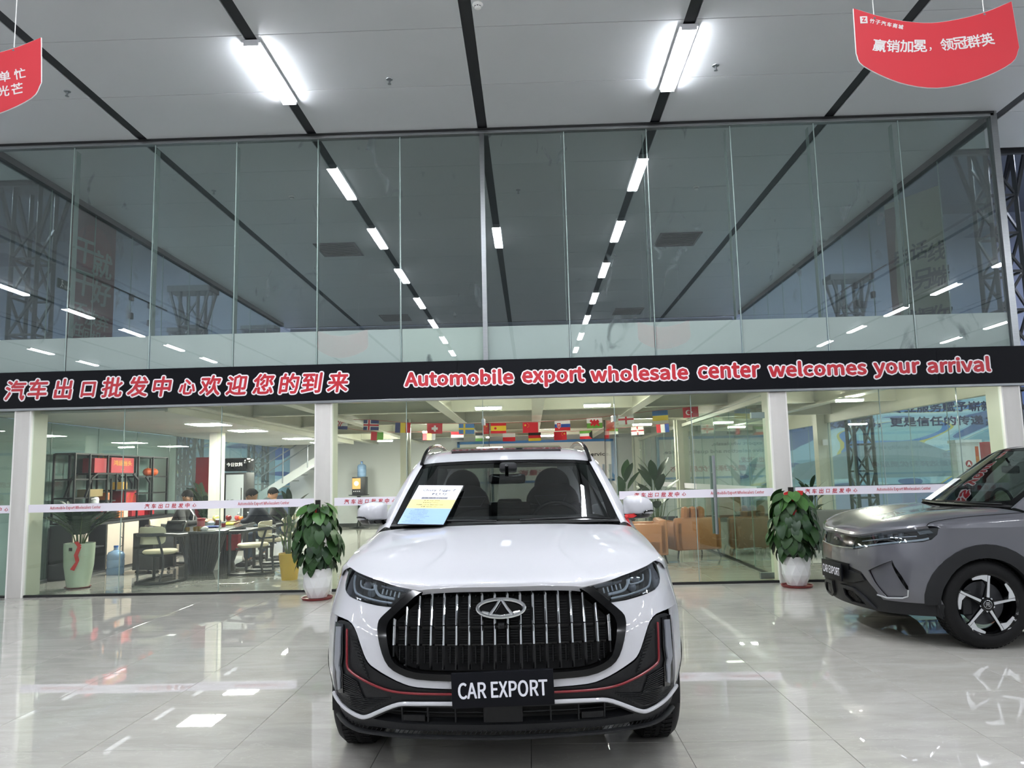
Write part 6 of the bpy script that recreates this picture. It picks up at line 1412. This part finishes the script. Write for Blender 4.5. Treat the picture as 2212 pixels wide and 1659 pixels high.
# ---------------------------------------------------------------- people
M['skin'] = mat('skin', '#b88a6c', .5); M['hair'] = mat('hair', '#0f0e0e', .85, spec=.1); M['jkt'] = mat('black_jacket', '#1d1c1d', .8); M['navy'] = mat('navy_jacket', '#161a28', .85); M['denim'] = mat('denim', '#3d4a5c', .85, var=.15, scale=30); M['shoe'] = mat('shoe_black', '#17171a', .5)
def skinmesh(chains, sub=1):
    # chains: list of [(x,y,z,r),...]; equal points are welded so limbs join
    vs = []; rs = []; es = []; idx = {}
    for chn in chains:
        prev = None
        for x, y, z, r in chn:
            k = (round(x, 3), round(y, 3), round(z, 3))
            if k not in idx: idx[k] = len(vs); vs.append((x, y, z)); rs.append(r)
            if prev is not None and prev != idx[k]: es.append((prev, idx[k]))
            prev = idx[k]
    me = bpy.data.meshes.new('sk'); me.from_pydata(vs, es, []); o = bpy.data.objects.new('sk', me)
    m = o.modifiers.new('s', 'SKIN'); m.use_smooth_shade = True
    for i, v in enumerate(me.skin_vertices[0].data): v.radius = (rs[i], rs[i]); v.use_root = (i == 0)
    s = o.modifiers.new('u', 'SUBSURF'); s.levels = sub
    r = eval_mesh(o)
    b = MB().add([v.co[:] for v in r.vertices], [tuple(p.vertices) for p in r.polygons]); bpy.data.objects.remove(o); bpy.data.meshes.remove(me); bpy.data.meshes.remove(r); return b
def head_mesh(b, c, R):
    # c centre, R rotation matrix; head faces +X
    vs = []; n = 20; m = 16
    for j in range(m+1):
        th = PI*j/m
        for i in range(n):
            a = 2*PI*i/n; x, y, z = math.sin(th)*math.cos(a), math.sin(th)*math.sin(a), math.cos(th)
            sx = .098 if x < 0 else .094; sy = .076; sz = .115 if z < 0 else .108
            t = max(0, -z); nar = 1-.32*t**1.5
            p = Vector((x*sx*(1-.12*t)+.012*t, y*sy*nar, z*sz))
            if x > .75 and abs(y) < .35 and -.35 < z < .15: p.x += .012*(1-abs(z+.15)/.3)*(1-abs(y)/.35)
            if x > .6 and .0 < z < .3 and .2 < abs(y) < .55: p.x -= .006
            vs.append(c + R @ p)
    b.add(vs, [(j*n+i, (j+1)*n+i, (j+1)*n+(i+1) % n, j*n+(i+1) % n) for j in range(m) for i in range(n)])
    def P(x, y, z): return c + R @ Vector((x, y, z))
    b.tube([P(.090, 0, .022), P(.104, 0, -.008), P(.113, 0, -.026), P(.098, 0, -.034)], [.007, .009, .012, .007], 8)
    for s in (-1, 1): b.sphere(P(-.005, s*.076, -.002), .03, 10, 8, (.55, .25, 1), T=R)
def hand(b, w_, d, n_, s=1):
    # wrist point, forward dir, palm normal
    d = Vector(d).normalized(); n_ = Vector(n_).normalized(); x = d.cross(n_).normalized()*s; w_ = Vector(w_)
    b.sphere(w_+d*.045, .042, 12, 8, (1, 1, 1), T=Matrix((d*1.15, x*.95, n_*.42)).transposed())
    for k, (o, l) in enumerate(((-.030, .070), (-.010, .080), (.011, .075), (.030, .060))):
        p = w_+d*.08+x*o; b.tube([p-d*.02, p+d*l*.4-n_*.004, p+d*l*.75-n_*.018, p+d*l*.92-n_*.035], [.0095, .009, .0085, .007], 8)
    p = w_+d*.025-x*.032; b.tube([p, p-x*.022+d*.022-n_*.006, p-x*.028+d*.05-n_*.016], [.012, .0105, .008], 8)
def person(label, loc, rz, jk, tr, lean=.12, headp=0.0, heady=0, arms=((.36, .16, .80), (.36, -.16, .80)), elbow=((.12, .26, .72), (.12, -.26, .72)), knees=.42, glasses=False, shirt=False, seat=.47, feet=.40):
    t = thing('person', label, 'person', loc, rz); s0 = seat
    pel = (0, 0, s0+.10); ch = (lean, 0, s0+.42); nk = (lean*1.25, 0, s0+.56); hd = Vector((lean*1.25+.035, 0, s0+.72))
    R = Matrix.Rotation(heady, 3, 'Z') @ Matrix.Rotation(headp, 3, 'Y')
    def arm(i, rr): 
        sg = 1 if i == 0 else -1; sh = (lean*1.1, sg*.17, s0+.47); return [(ch[0], ch[1], ch[2], .13*rr), (sh[0], sh[1], sh[2], .062*rr), (*elbow[i], .047*rr), (*arms[i], .033*rr)]
    def leg(sg, rr): return [(*pel, .14*rr), (.05, sg*.10, s0+.07, .088*rr), (knees, sg*.13, s0+.06, .062*rr), (feet, sg*.12, .10, .042*rr)]
    b = skinmesh([[(*pel, .12), (lean*.5, 0, s0+.26, .11), (*ch, .12), (*nk, .052), (hd.x-.015, 0, hd.z-.05, .045)], arm(0, .9), arm(1, .9), leg(1, .9), leg(-1, .9)])
    head_mesh(b, hd, R)
    for i in (0, 1):
        e = Vector(elbow[i]); w_ = Vector(arms[i]); hand(b, w_, w_-e, (0, 0, 1), 1 if i == 0 else -1)
    b.build('body', M['skin'], t, 1.3)
    j = skinmesh([[(*pel, .165), (lean*.5, 0, s0+.26, .15), (*ch, .155), (nk[0]-.01, 0, nk[2]-.05, .09)], [(x, y, z, r*1.35) for x, y, z, r in arm(0, 1)], [(x, y, z, r*1.35) for x, y, z, r in arm(1, 1)]]); j.build('jacket', jk, t, 1.3)
    MB().tube([(nk[0]+.07*math.cos(a), .075*math.sin(a), nk[2]-.02+.012*math.cos(a)*-1) for a in [2*PI*i/18 for i in range(18)]], .016, 8, closed=True).build('collar', jk, t, SM)
    q = skinmesh([[(*pel, .155), (.05, .10, s0+.07, .10), (knees, .13, s0+.06, .08), (feet, .12, .12, .06)], [(*pel, .155), (.05, -.10, s0+.07, .10), (knees, -.13, s0+.06, .08), (feet, -.12, .12, .06)]]); q.build('trousers', tr, t, 1.3)
    for sg in (1, -1):
        b = MB(); b.sphere((feet+.06, sg*.12, .045), .05, 14, 10, (2.6, .95, .9)); b.v = [(x, y, max(z, .004)) for x, y, z in b.v]; b.build('shoe', M['shoe'], t, SM)
        MB().box(feet-.06, feet+.18, sg*.12-.045, sg*.12+.045, 0, .014, bev=.006).build('shoe_sole', M['whiteboard'], t)
    hb = MB(); n = 22; vs = []
    for jx in range(9):
        th = (PI*.56)*jx/8
        for i in range(n):
            a = 2*PI*i/n; x, y, z = math.sin(th)*math.cos(a), math.sin(th)*math.sin(a), math.cos(th); 
            cut = .35 if x > .3 else -.35
            z2 = max(z, cut*(.6 if x > .3 else 1)); p = Vector((x*.106-.006, y*.084, z2*.120+.004)); vs.append(hd+R @ p)
    hb.add(vs, [(jx*n+i, (jx+1)*n+i, (jx+1)*n+(i+1) % n, jx*n+(i+1) % n) for jx in range(8) for i in range(n)]); hb.build('hair', M['hair'], t, 1.3)
    def P(x, y, z): return hd + R @ Vector((x, y, z))
    for sg in (1, -1):
        MB().sphere(P(.086, sg*.032, .008), .010, 10, 8, (.5, 1.3, .7), T=R).build('eye', M['hair'], t); MB().tube([P(.090, sg*.018, .028), P(.091, sg*.035, .031), P(.083, sg*.050, .027)], .0035, 5).build('eyebrow', M['hair'], t)
    MB().tube([P(.094, -.024, -.060), P(.100, 0, -.058), P(.094, .024, -.060)], .0045, 6).build('mouth', MM('lip', '#8f5148', .5), t)
    if glasses:
        g = MB()
        for sg in (1, -1): g.tube([P(.105, sg*.033+.024*math.cos(a), .008+.018*math.sin(a)) for a in [2*PI*i/14 for i in range(14)]], .0022, 5, closed=True); g.tube([P(.105, sg*.057, .012), P(.05, sg*.078, .012), P(0, sg*.08, .006)], .002, 5)
        g.tube([P(.105, -.01, .01), P(.107, .01, .01)], .002, 5); g.build('glasses', M['black'], t)
    if shirt: MB().add([(nk[0]+.07, -.025, nk[2]-.03), (nk[0]+.07, .025, nk[2]-.03), (ch[0]+.19, .02, ch[2]-.02), (ch[0]+.19, -.02, ch[2]-.02), (ch[0]+.175, .02, ch[2]-.14), (ch[0]+.175, -.02, ch[2]-.14)], [(0, 1, 2, 3), (3, 2, 4, 5)]).build('shirt_front', M['potwhite'], t)
    return t
person('man in a black jacket and glasses looking down at the tea table', (-6.26, 13.45, 0), math.radians(4), M['jkt'], M['denim'], .14, .45, -.25, ((.50, .17, .77), (.52, -.12, .76)), ((.26, .28, .74), (.26, -.27, .72)), .40, True, True)
person('person in a navy jacket seen from behind, leaning over the tea table', (-4.42, 13.15, 0), math.radians(188), M['navy'], M['denim'], .26, .5, .2, ((.50, .15, .76), (.50, -.15, .76)), ((.34, .27, .78), (.34, -.27, .78)), .38)
person('person in a black jacket farther back at the tea table', (-4.58, 14.32, 0), math.radians(192), M['jkt'], M['denim'], .16, .35, -.3, ((.46, .15, .76), (.46, -.15, .76)), ((.24, .27, .74), (.24, -.27, .74)), .40)

# ---------------------------------------------------------------- flags on two strings
RED, WHT, BLU, YEL, GRN, BLK, NAV, LBL = [MM('flag_'+n, c, .7) for n, c in (('red', '#c5202f'), ('white', '#e9e9e9'), ('blue', '#2c4fa0'), ('yellow', '#dcc23a'), ('green', '#5f9a3c'), ('black', '#1d1d20'), ('navy', '#1d2c6b'), ('light_blue', '#3f76b8'))]
def hs(*m): n = len(m); return [(0, 1, i/n, (i+1)/n, m[i]) for i in range(n)]          # stripes from the top
def vsx(*m): n = len(m); return [(i/n, (i+1)/n, 0, 1, m[i]) for i in range(n)]
def cross(bg, c1, cx, w1, c2=None, w2=0): r = [(0, 1, 0, 1, bg), (cx-w1, cx+w1, 0, 1, c1), (0, 1, .5-w1*1.5, .5+w1*1.5, c1)]; return r+([(cx-w2, cx+w2, 0, 1, c2), (0, 1, .5-w2*1.5, .5+w2*1.5, c2)] if c2 else [])
def star(cx, cy, r): return [(cx+(r if i % 2 == 0 else r*.4)*math.sin(PI*i/5), cy-(r if i % 2 == 0 else r*.4)*1.5*math.cos(PI*i/5)) for i in range(10)]
def flag(label, x, y, z, W, H, rects, polys=(), tilt=0, yaw=0, wave=1):
    t = thing('flag', label, 'flag', (x, y, z), yaw, 'bunting flags'); t.rotation_euler = (0, tilt, yaw); layers = {}
    def pt(a, b, o): return ((a-.5)*W, -o+.012*wave*math.sin(a*5+x*3)*b, -b*H)
    k = 0; mb = MB(); mats = []; 
    for a0, a1, b0, b1, m in rects:
        n = 8; o = .0006*k; k += 1
        if m not in mats: mats.append(m)
        mb.cm = mats.index(m)
        for s in ((o,) if k > 1 else (o, -.001)): mb.grid([[pt(a0+(a1-a0)*i/n, b, s) for i in range(n+1)] for b in (b0, (b0+b1)/2, b1)])
    for poly, m in polys:
        if m not in mats: mats.append(m)
        mb.cm = mats.index(m); o = .0006*k+.001; k += 1; mb.add([pt(a, b, o) for a, b in poly], [tuple(range(len(poly)))])
    me = mb.mesh('cloth', mats, fix=False); link('cloth', me, t); return t
def disc(cx, cy, r, n=14): return [(cx+r*math.cos(2*PI*i/n), cy+1.5*r*math.sin(2*PI*i/n)) for i in range(n)]
Y1, Y2 = 14.4, 17.4
DRG = [(.18, .30), (.30, .12), (.40, .30), (.50, .10), (.58, .30), (.72, .15), (.82, .38), (.74, .55), (.84, .80), (.70, .78), (.62, .62), (.50, .82), (.40, .80), (.44, .62), (.28, .80), (.22, .60), (.32, .50)]
R1 = [('croatian', hs(RED, WHT, NAV), [(((.36+.07*i, .1+.2*j), (.43+.07*i, .1+.2*j), (.43+.07*i, .3+.2*j), (.36+.07*i, .3+.2*j)), RED if (i+j) % 2 == 0 else WHT) for i in range(4) for j in range(3)], 'red-white-blue flag with a checked shield at the left end of the front string'),
      ('', cross(NAV, WHT, .36, .11, RED, .055), (), 'blue flag with a red and white cross on the front string'),
      ('', vsx(NAV, YEL, RED), (), 'blue, yellow and red upright striped flag on the front string'),
      ('', [(0, 1, 0, 1, RED), (.42, .58, .2, .8, WHT), (.3, .7, .38, .62, WHT)], (), 'red flag with a white cross on the front string'),
      ('', cross(LBL, YEL, .36, .06), (), 'light blue flag with a yellow cross on the front string'),
      ('', [(0, 1, 0, .25, RED), (0, 1, .25, .75, YEL), (0, 1, .75, 1, RED)], [(disc(.3, .5, .08), RED)], 'red and yellow flag with a small crest on the front string'),
      ('', [(0, 1, 0, 1, RED)], [(star(.17, .26, .09), YEL)]+[(star(a, b, .03), YEL) for a, b in ((.33, .1), (.4, .2), (.4, .34), (.33, .45))], 'red flag with five yellow stars on the front string'),
      ('', hs(WHT, BLU, RED), [(((.14, .2), (.40, .2), (.40, .55), (.27, .8), (.14, .55)), WHT), (((.16, .23), (.38, .23), (.38, .54), (.27, .76), (.16, .54)), RED), (((.255, .28), (.285, .28), (.285, .65), (.255, .65)), WHT), (((.2, .38), (.34, .38), (.34, .43), (.2, .43)), WHT)], 'white, blue and red flag with a shield on the front string'),
      ('', hs(WHT, GRN), [(DRG, RED)], 'white and green flag with a red dragon on the front string'),
      ('', cross(WHT, RED, .5, .06), (), 'white flag with a plain red cross on the front string'),
      ('', hs(LBL, YEL), (), 'blue over yellow flag on the front string'),
      ('', [(0, 1, 0, 1, RED)], [(disc(.34, .5, .17), WHT), (disc(.385, .5, .135), RED), (star(.56, .5, .08), WHT)], 'red flag with a white crescent on the front string')]
X1 = [-3.59, -3.0, -2.40, -1.80, -1.2, -.6, 0, .6, 1.2, 1.79, 2.43, 3.0]; Z1 = [2.56, 2.53, 2.465, 2.435, 2.415, 2.41, 2.41, 2.43, 2.465, 2.52, 2.575, 2.62]
pts = []
for (nm, rc, po, lb), x, z in zip(R1, X1, Z1): flag(lb, x, Y1, z-.005, .29, .19, rc, po, tilt=-.05*(x+.2)/3 if True else 0); pts.append((x, Y1, z))
def string(label, P): t = thing('bunting_string', label, 'string'); MB().tube(cr([(P[0][0]-.8, P[0][1], P[0][2]+.12)]+P+[(P[-1][0]+.15, P[-1][1], P[-1][2]+.01)], 3), .004, 5).build('cord', M['redp'], t)
string('front red cord that carries the larger row of flags', pts)
R2 = [(hs(RED, GRN)[0:1]+[(.5, 1, 0, 1, GRN), (0, .5, .5, 1, RED)], (), 'drooping red and green flag at the left end of the rear string'),
      (vsx(RED, YEL, BLK), (), 'red, yellow and black upright striped flag on the rear string'),
      (hs(RED, WHT, BLK), [(star(.35, .5, .06), GRN), (star(.65, .5, .06), GRN)], 'red, white and black flag with two green stars on the rear string'),
      (hs(BLK, WHT, GRN), (), 'black, white and green flag on the rear string by the door edge'),
      (hs(WHT, RED), (), 'white over red flag on the rear string'),
      (hs(BLK, RED, YEL), (), 'black, red and yellow striped flag on the rear string'),
      ([(0, 1, 0, 1, RED)], [(star(.83, .26, .09), YEL)]+[(star(a, b, .03), YEL) for a, b in ((.67, .1), (.6, .2), (.6, .34), (.67, .45))], 'red flag with yellow stars at its right corner on the rear string'),
      (hs(GRN, WHT, RED), [(((1, 0), (.75, .33), (.75, .67), (1, 1)), BLK)], 'green, white and red flag with a black end on the rear string'),
      ([(0, .3, 0, 1, RED), (.3, 1, 0, .33, GRN), (.3, 1, .33, .67, WHT), (.3, 1, .67, 1, BLK)], (), 'red, green, white and black flag beside the right door edge'),
      (cross(WHT, RED, .5, .05), [(((.44, .3), (.56, .3), (.56, .6), (.5, .75), (.44, .6)), WHT), (star(.5, .46, .06), RED)], 'white flag with a red cross and small centre mark on the rear string'),
      (vsx(RED, WHT, BLU), (), 'red, white and blue upright striped flag on the rear string')]
X2 = [-3.49, -2.30, -1.66, -1.11, -.49, .09, .67, 1.25, 1.83, 2.41, 2.98]; Z2 = [2.48, 2.46, 2.435, 2.405, 2.385, 2.38, 2.385, 2.395, 2.42, 2.46, 2.50]
pts = []
for (rc, po, lb), x, z in zip(R2, X2, Z2): flag(lb, x, Y2, z-.0, .285, .19, rc, po, tilt=-.05*(x+.2)/3); pts.append((x, Y2, z))
string('rear red cord that carries the smaller row of flags', pts)

# ---------------------------------------------------------------- hanging red boards and upper banners
M['boardred'] = mat('board_red', '#c4323c', .45)
def hang_board(label, X0, Z0, lines, logo, y=4.8):
    q_ = y/5.5; X0 *= q_; Z0 = 1.42+(Z0-1.42)*q_; t = thing('hanging_sign', label, 'sign', (X0, y, Z0)); t.scale = (q_, q_, q_); top = cr([(-.57, .33), (-.40, .265), (-.22, .215), (0, .19), (.22, .215), (.42, .265), (.61, .34)], 4); bot = cr([(.63, -.03), (.56, -.15), (.30, -.27), (0, -.325), (-.28, -.27), (-.53, -.13), (-.575, -.03)], 4)
    b = MB(); b.prism([(x, z) for x, z in top+bot], .012); b.build('board', M['boardred'], t)
    e = MB(); e.tube([(x, .006, z) for x, z in top+bot], .005, 5, closed=True); e.build('white_edge', M['whiteboard'], t)
    for x in (-.42, .40): MB().cyl((x, .006, .27), (x, .006, (ZC-Z0)/q_), .0035, n=6).build('cord', M['whiteboard'], t); MB().lathe([(.009, -.002), (.009, .014), (.001, .014)], 10, at=(x, 0, .245), q=Vector((0, 0, 1)).rotation_difference(Vector((0, 1, 0)))).build('eyelet', M['brushed'], t)
    for (s_, x0, x1, z0, z1, h) in lines:
        n = len(s_)
        for i, chh in enumerate(s_):
            f = (i+.5)/n; x = x0+(x1-x0)*f; z = z0+(z1-z0)*f-.03*4*f*(1-f)
            if chh == '，': x -= (x1-x0)/n*.25; z -= h*.3
            text('character', chh, M['whiteboard'], t, (x, -.001, z), (0, -.22*(f-.5)*2, 0), h=h*(.3 if chh == '，' else 1), bold=.018, depth=.0008)
    if logo:
        MB().box(-.53, -.475, -.003, 0, .205, .262, bev=.002).build('logo_tile', M['whiteboard'], t); text('logo_mark', 'Z', M['boardred'], t, (-.5025, -.0045, .234), h=.03, bold=.06, depth=.0008)
        for i, chh in enumerate('竹子汽车商城'): text('character', chh, M['whiteboard'], t, (-.44+.042*i, -.001, .222-.011*i), (0, .25, 0), h=.034, bold=.03, depth=.0008)
    return t
hang_board('red curved hanging board with a white slogan and small logo at the upper right', 3.10, 4.545, [('赢销加冕，领冠群英', -.45, .45, .03, .05, .095)], True)
hang_board('red curved hanging board cut off by the left edge of the picture', -4.33, 4.54, [('全力以赴签单忙', -.30, .52, .02, .06, .085), ('再创销售新光芒', -.24, .50, -.10, -.06, .085)], False)
M['banner'] = mat('banner_red', '#94202a', .6); M['bannerw'] = mat('banner_cream', '#b9b49c', .6)
bn = thing('wall_banner', 'tall dark red banner with white brush slogans behind the left upper glass', 'banner', (-7.6, 12.95, 0), math.radians(79))
MB().box(-.52, .52, 0, .02, 2.96, 6.35).build('cloth', M['banner'], bn); MB().add([(.42*math.cos(a), -.004, 5.55+.42*math.sin(a)) for a in [2*PI*i/30 for i in range(30)]], [tuple(range(30))]).build('sun_disc', MM('sundisc', '#b52a30', .6), bn)
bw = MM('brushwhite', '#c9c9c6', .6)
for chh, x, z, h in (('干', -.20, 5.45, .42), ('就', .20, 5.32, .46), ('干', -.20, 4.88, .42), ('好', .20, 4.80, .44), ('不', -.27, 4.38, .28), ('放', 0, 4.32, .27), ('弃', .27, 4.27, .27), ('任', -.30, 4.06, .24), ('何', -.1, 4.02, .24), ('机', .12, 3.98, .24), ('会', .32, 3.94, .24), ('争', -.22, 3.58, .40), ('就', .2, 3.50, .42), ('争', -.22, 3.10, .36), ('干', .2, 3.05, .36)): text('character', chh, bw, bn, (x, -.006, z), h=h, bold=.02, depth=.001, shear=.08)
bn = thing('wall_banner', 'tall cream banner with black brush slogans behind the right upper glass', 'banner', (7.0, 13.6, 0), math.radians(-62))
MB().box(-.55, .55, 0, .02, 2.96, 6.3).build('cloth', M['bannerw'], bn)
MB().add([(-.549, -.004, 6.2), (-.30, -.004, 6.2), (-.38, -.004, 5.5), (-.42, -.004, 4.6), (-.36, -.004, 3.9), (-.2, -.004, 3.1), (-.549, -.004, 3.0)], [tuple(range(7))]).build('red_edge_print', MM('bannerbrown', '#7c4038', .6), bn)
bk = MM('brushblack', '#1d1c1b', .6)
for chh, x, z, h in (('电', -.26, 5.22, .36), ('话', .08, 5.25, .32), ('线', .4, 5.15, .34), ('的', -.2, 4.72, .26), ('另', .08, 4.72, .36), ('一', .25, 4.75, .04), ('端', .42, 4.70, .34), ('就', -.1, 4.05, .34), ('是', .12, 4.05, .28), ('你', .38, 4.0, .40), ('成', -.08, 3.5, .30), ('为', .12, 3.5, .26), ('全', .34, 3.45, .36)): text('character', chh, bk, bn, (x, -.006, z), h=h, bold=.02, depth=.001, shear=.1)
ex = thing('exit_sign', 'small dark green exit sign on the wall beyond the left upper glass', 'sign', (-7.40, 11.85, 4.62), math.radians(90)); MB().box(-.19, .19, 0, .02, -.075, .075).build('plate', MM('exitg', '#1f3b2c', .4), ex)
b = MB(); b.sphere((-.09, -.004, .05), .015, 8, 6).bar((-.09, -.003, .03), (-.10, -.003, -.02), .02, .004).bar((-.10, -.003, -.02), (-.13, -.003, -.06), .012, .004).bar((-.10, -.003, -.02), (-.07, -.003, -.05), .012, .004).bar((-.09, -.003, .02), (-.05, -.003, .0), .01, .004); b.build('running_figure', bw, ex); text('lettering', '安全出口', bw, ex, (.08, -.003, -.03), h=.05, depth=.001); text('arrow', '→', bw, ex, (.08, -.003, .04), h=.04, depth=.001)
# ---------------------------------------------------------------- small ribbons on the cars
def ribbon(label, loc, rz, s=1):
    t = thing('ribbon', label, 'ribbon', loc, rz)
    b = MB(); b.grid([[(-.02, 0, .0), (-.02, 0, .025)], [(.03, -.012, .004), (.03, -.012, .028)], [(.07, 0, .022), (.065, 0, .05)]]); b.build('loop', M['ribbon'], t, 1.2)
    b = MB(); b.grid([[(-.02, 0, .01), (.0, -.003, .0)], [(-.01, -.01, -.04), (.014, -.012, -.045)], [(.005, -.004, -.085), (.03, -.006, -.075)]]); b.build('tail', M['ribbon'], t, 1.2)
    MB().sphere((-.01, -.004, .01), .012, 10, 8).build('knot', M['ribbon'], t, 1.2); t.scale = (s, s, s); return t
ribbon('small red ribbon tied to the right door mirror of the white car', carp(.755, 1.27, 1.145), 0, 1.0)
ribbon('small red ribbon tied by the side window of the grey car', (3.98, 6.245, 1.075), 0, 1.2)
bpy.data.scenes.remove(TS)
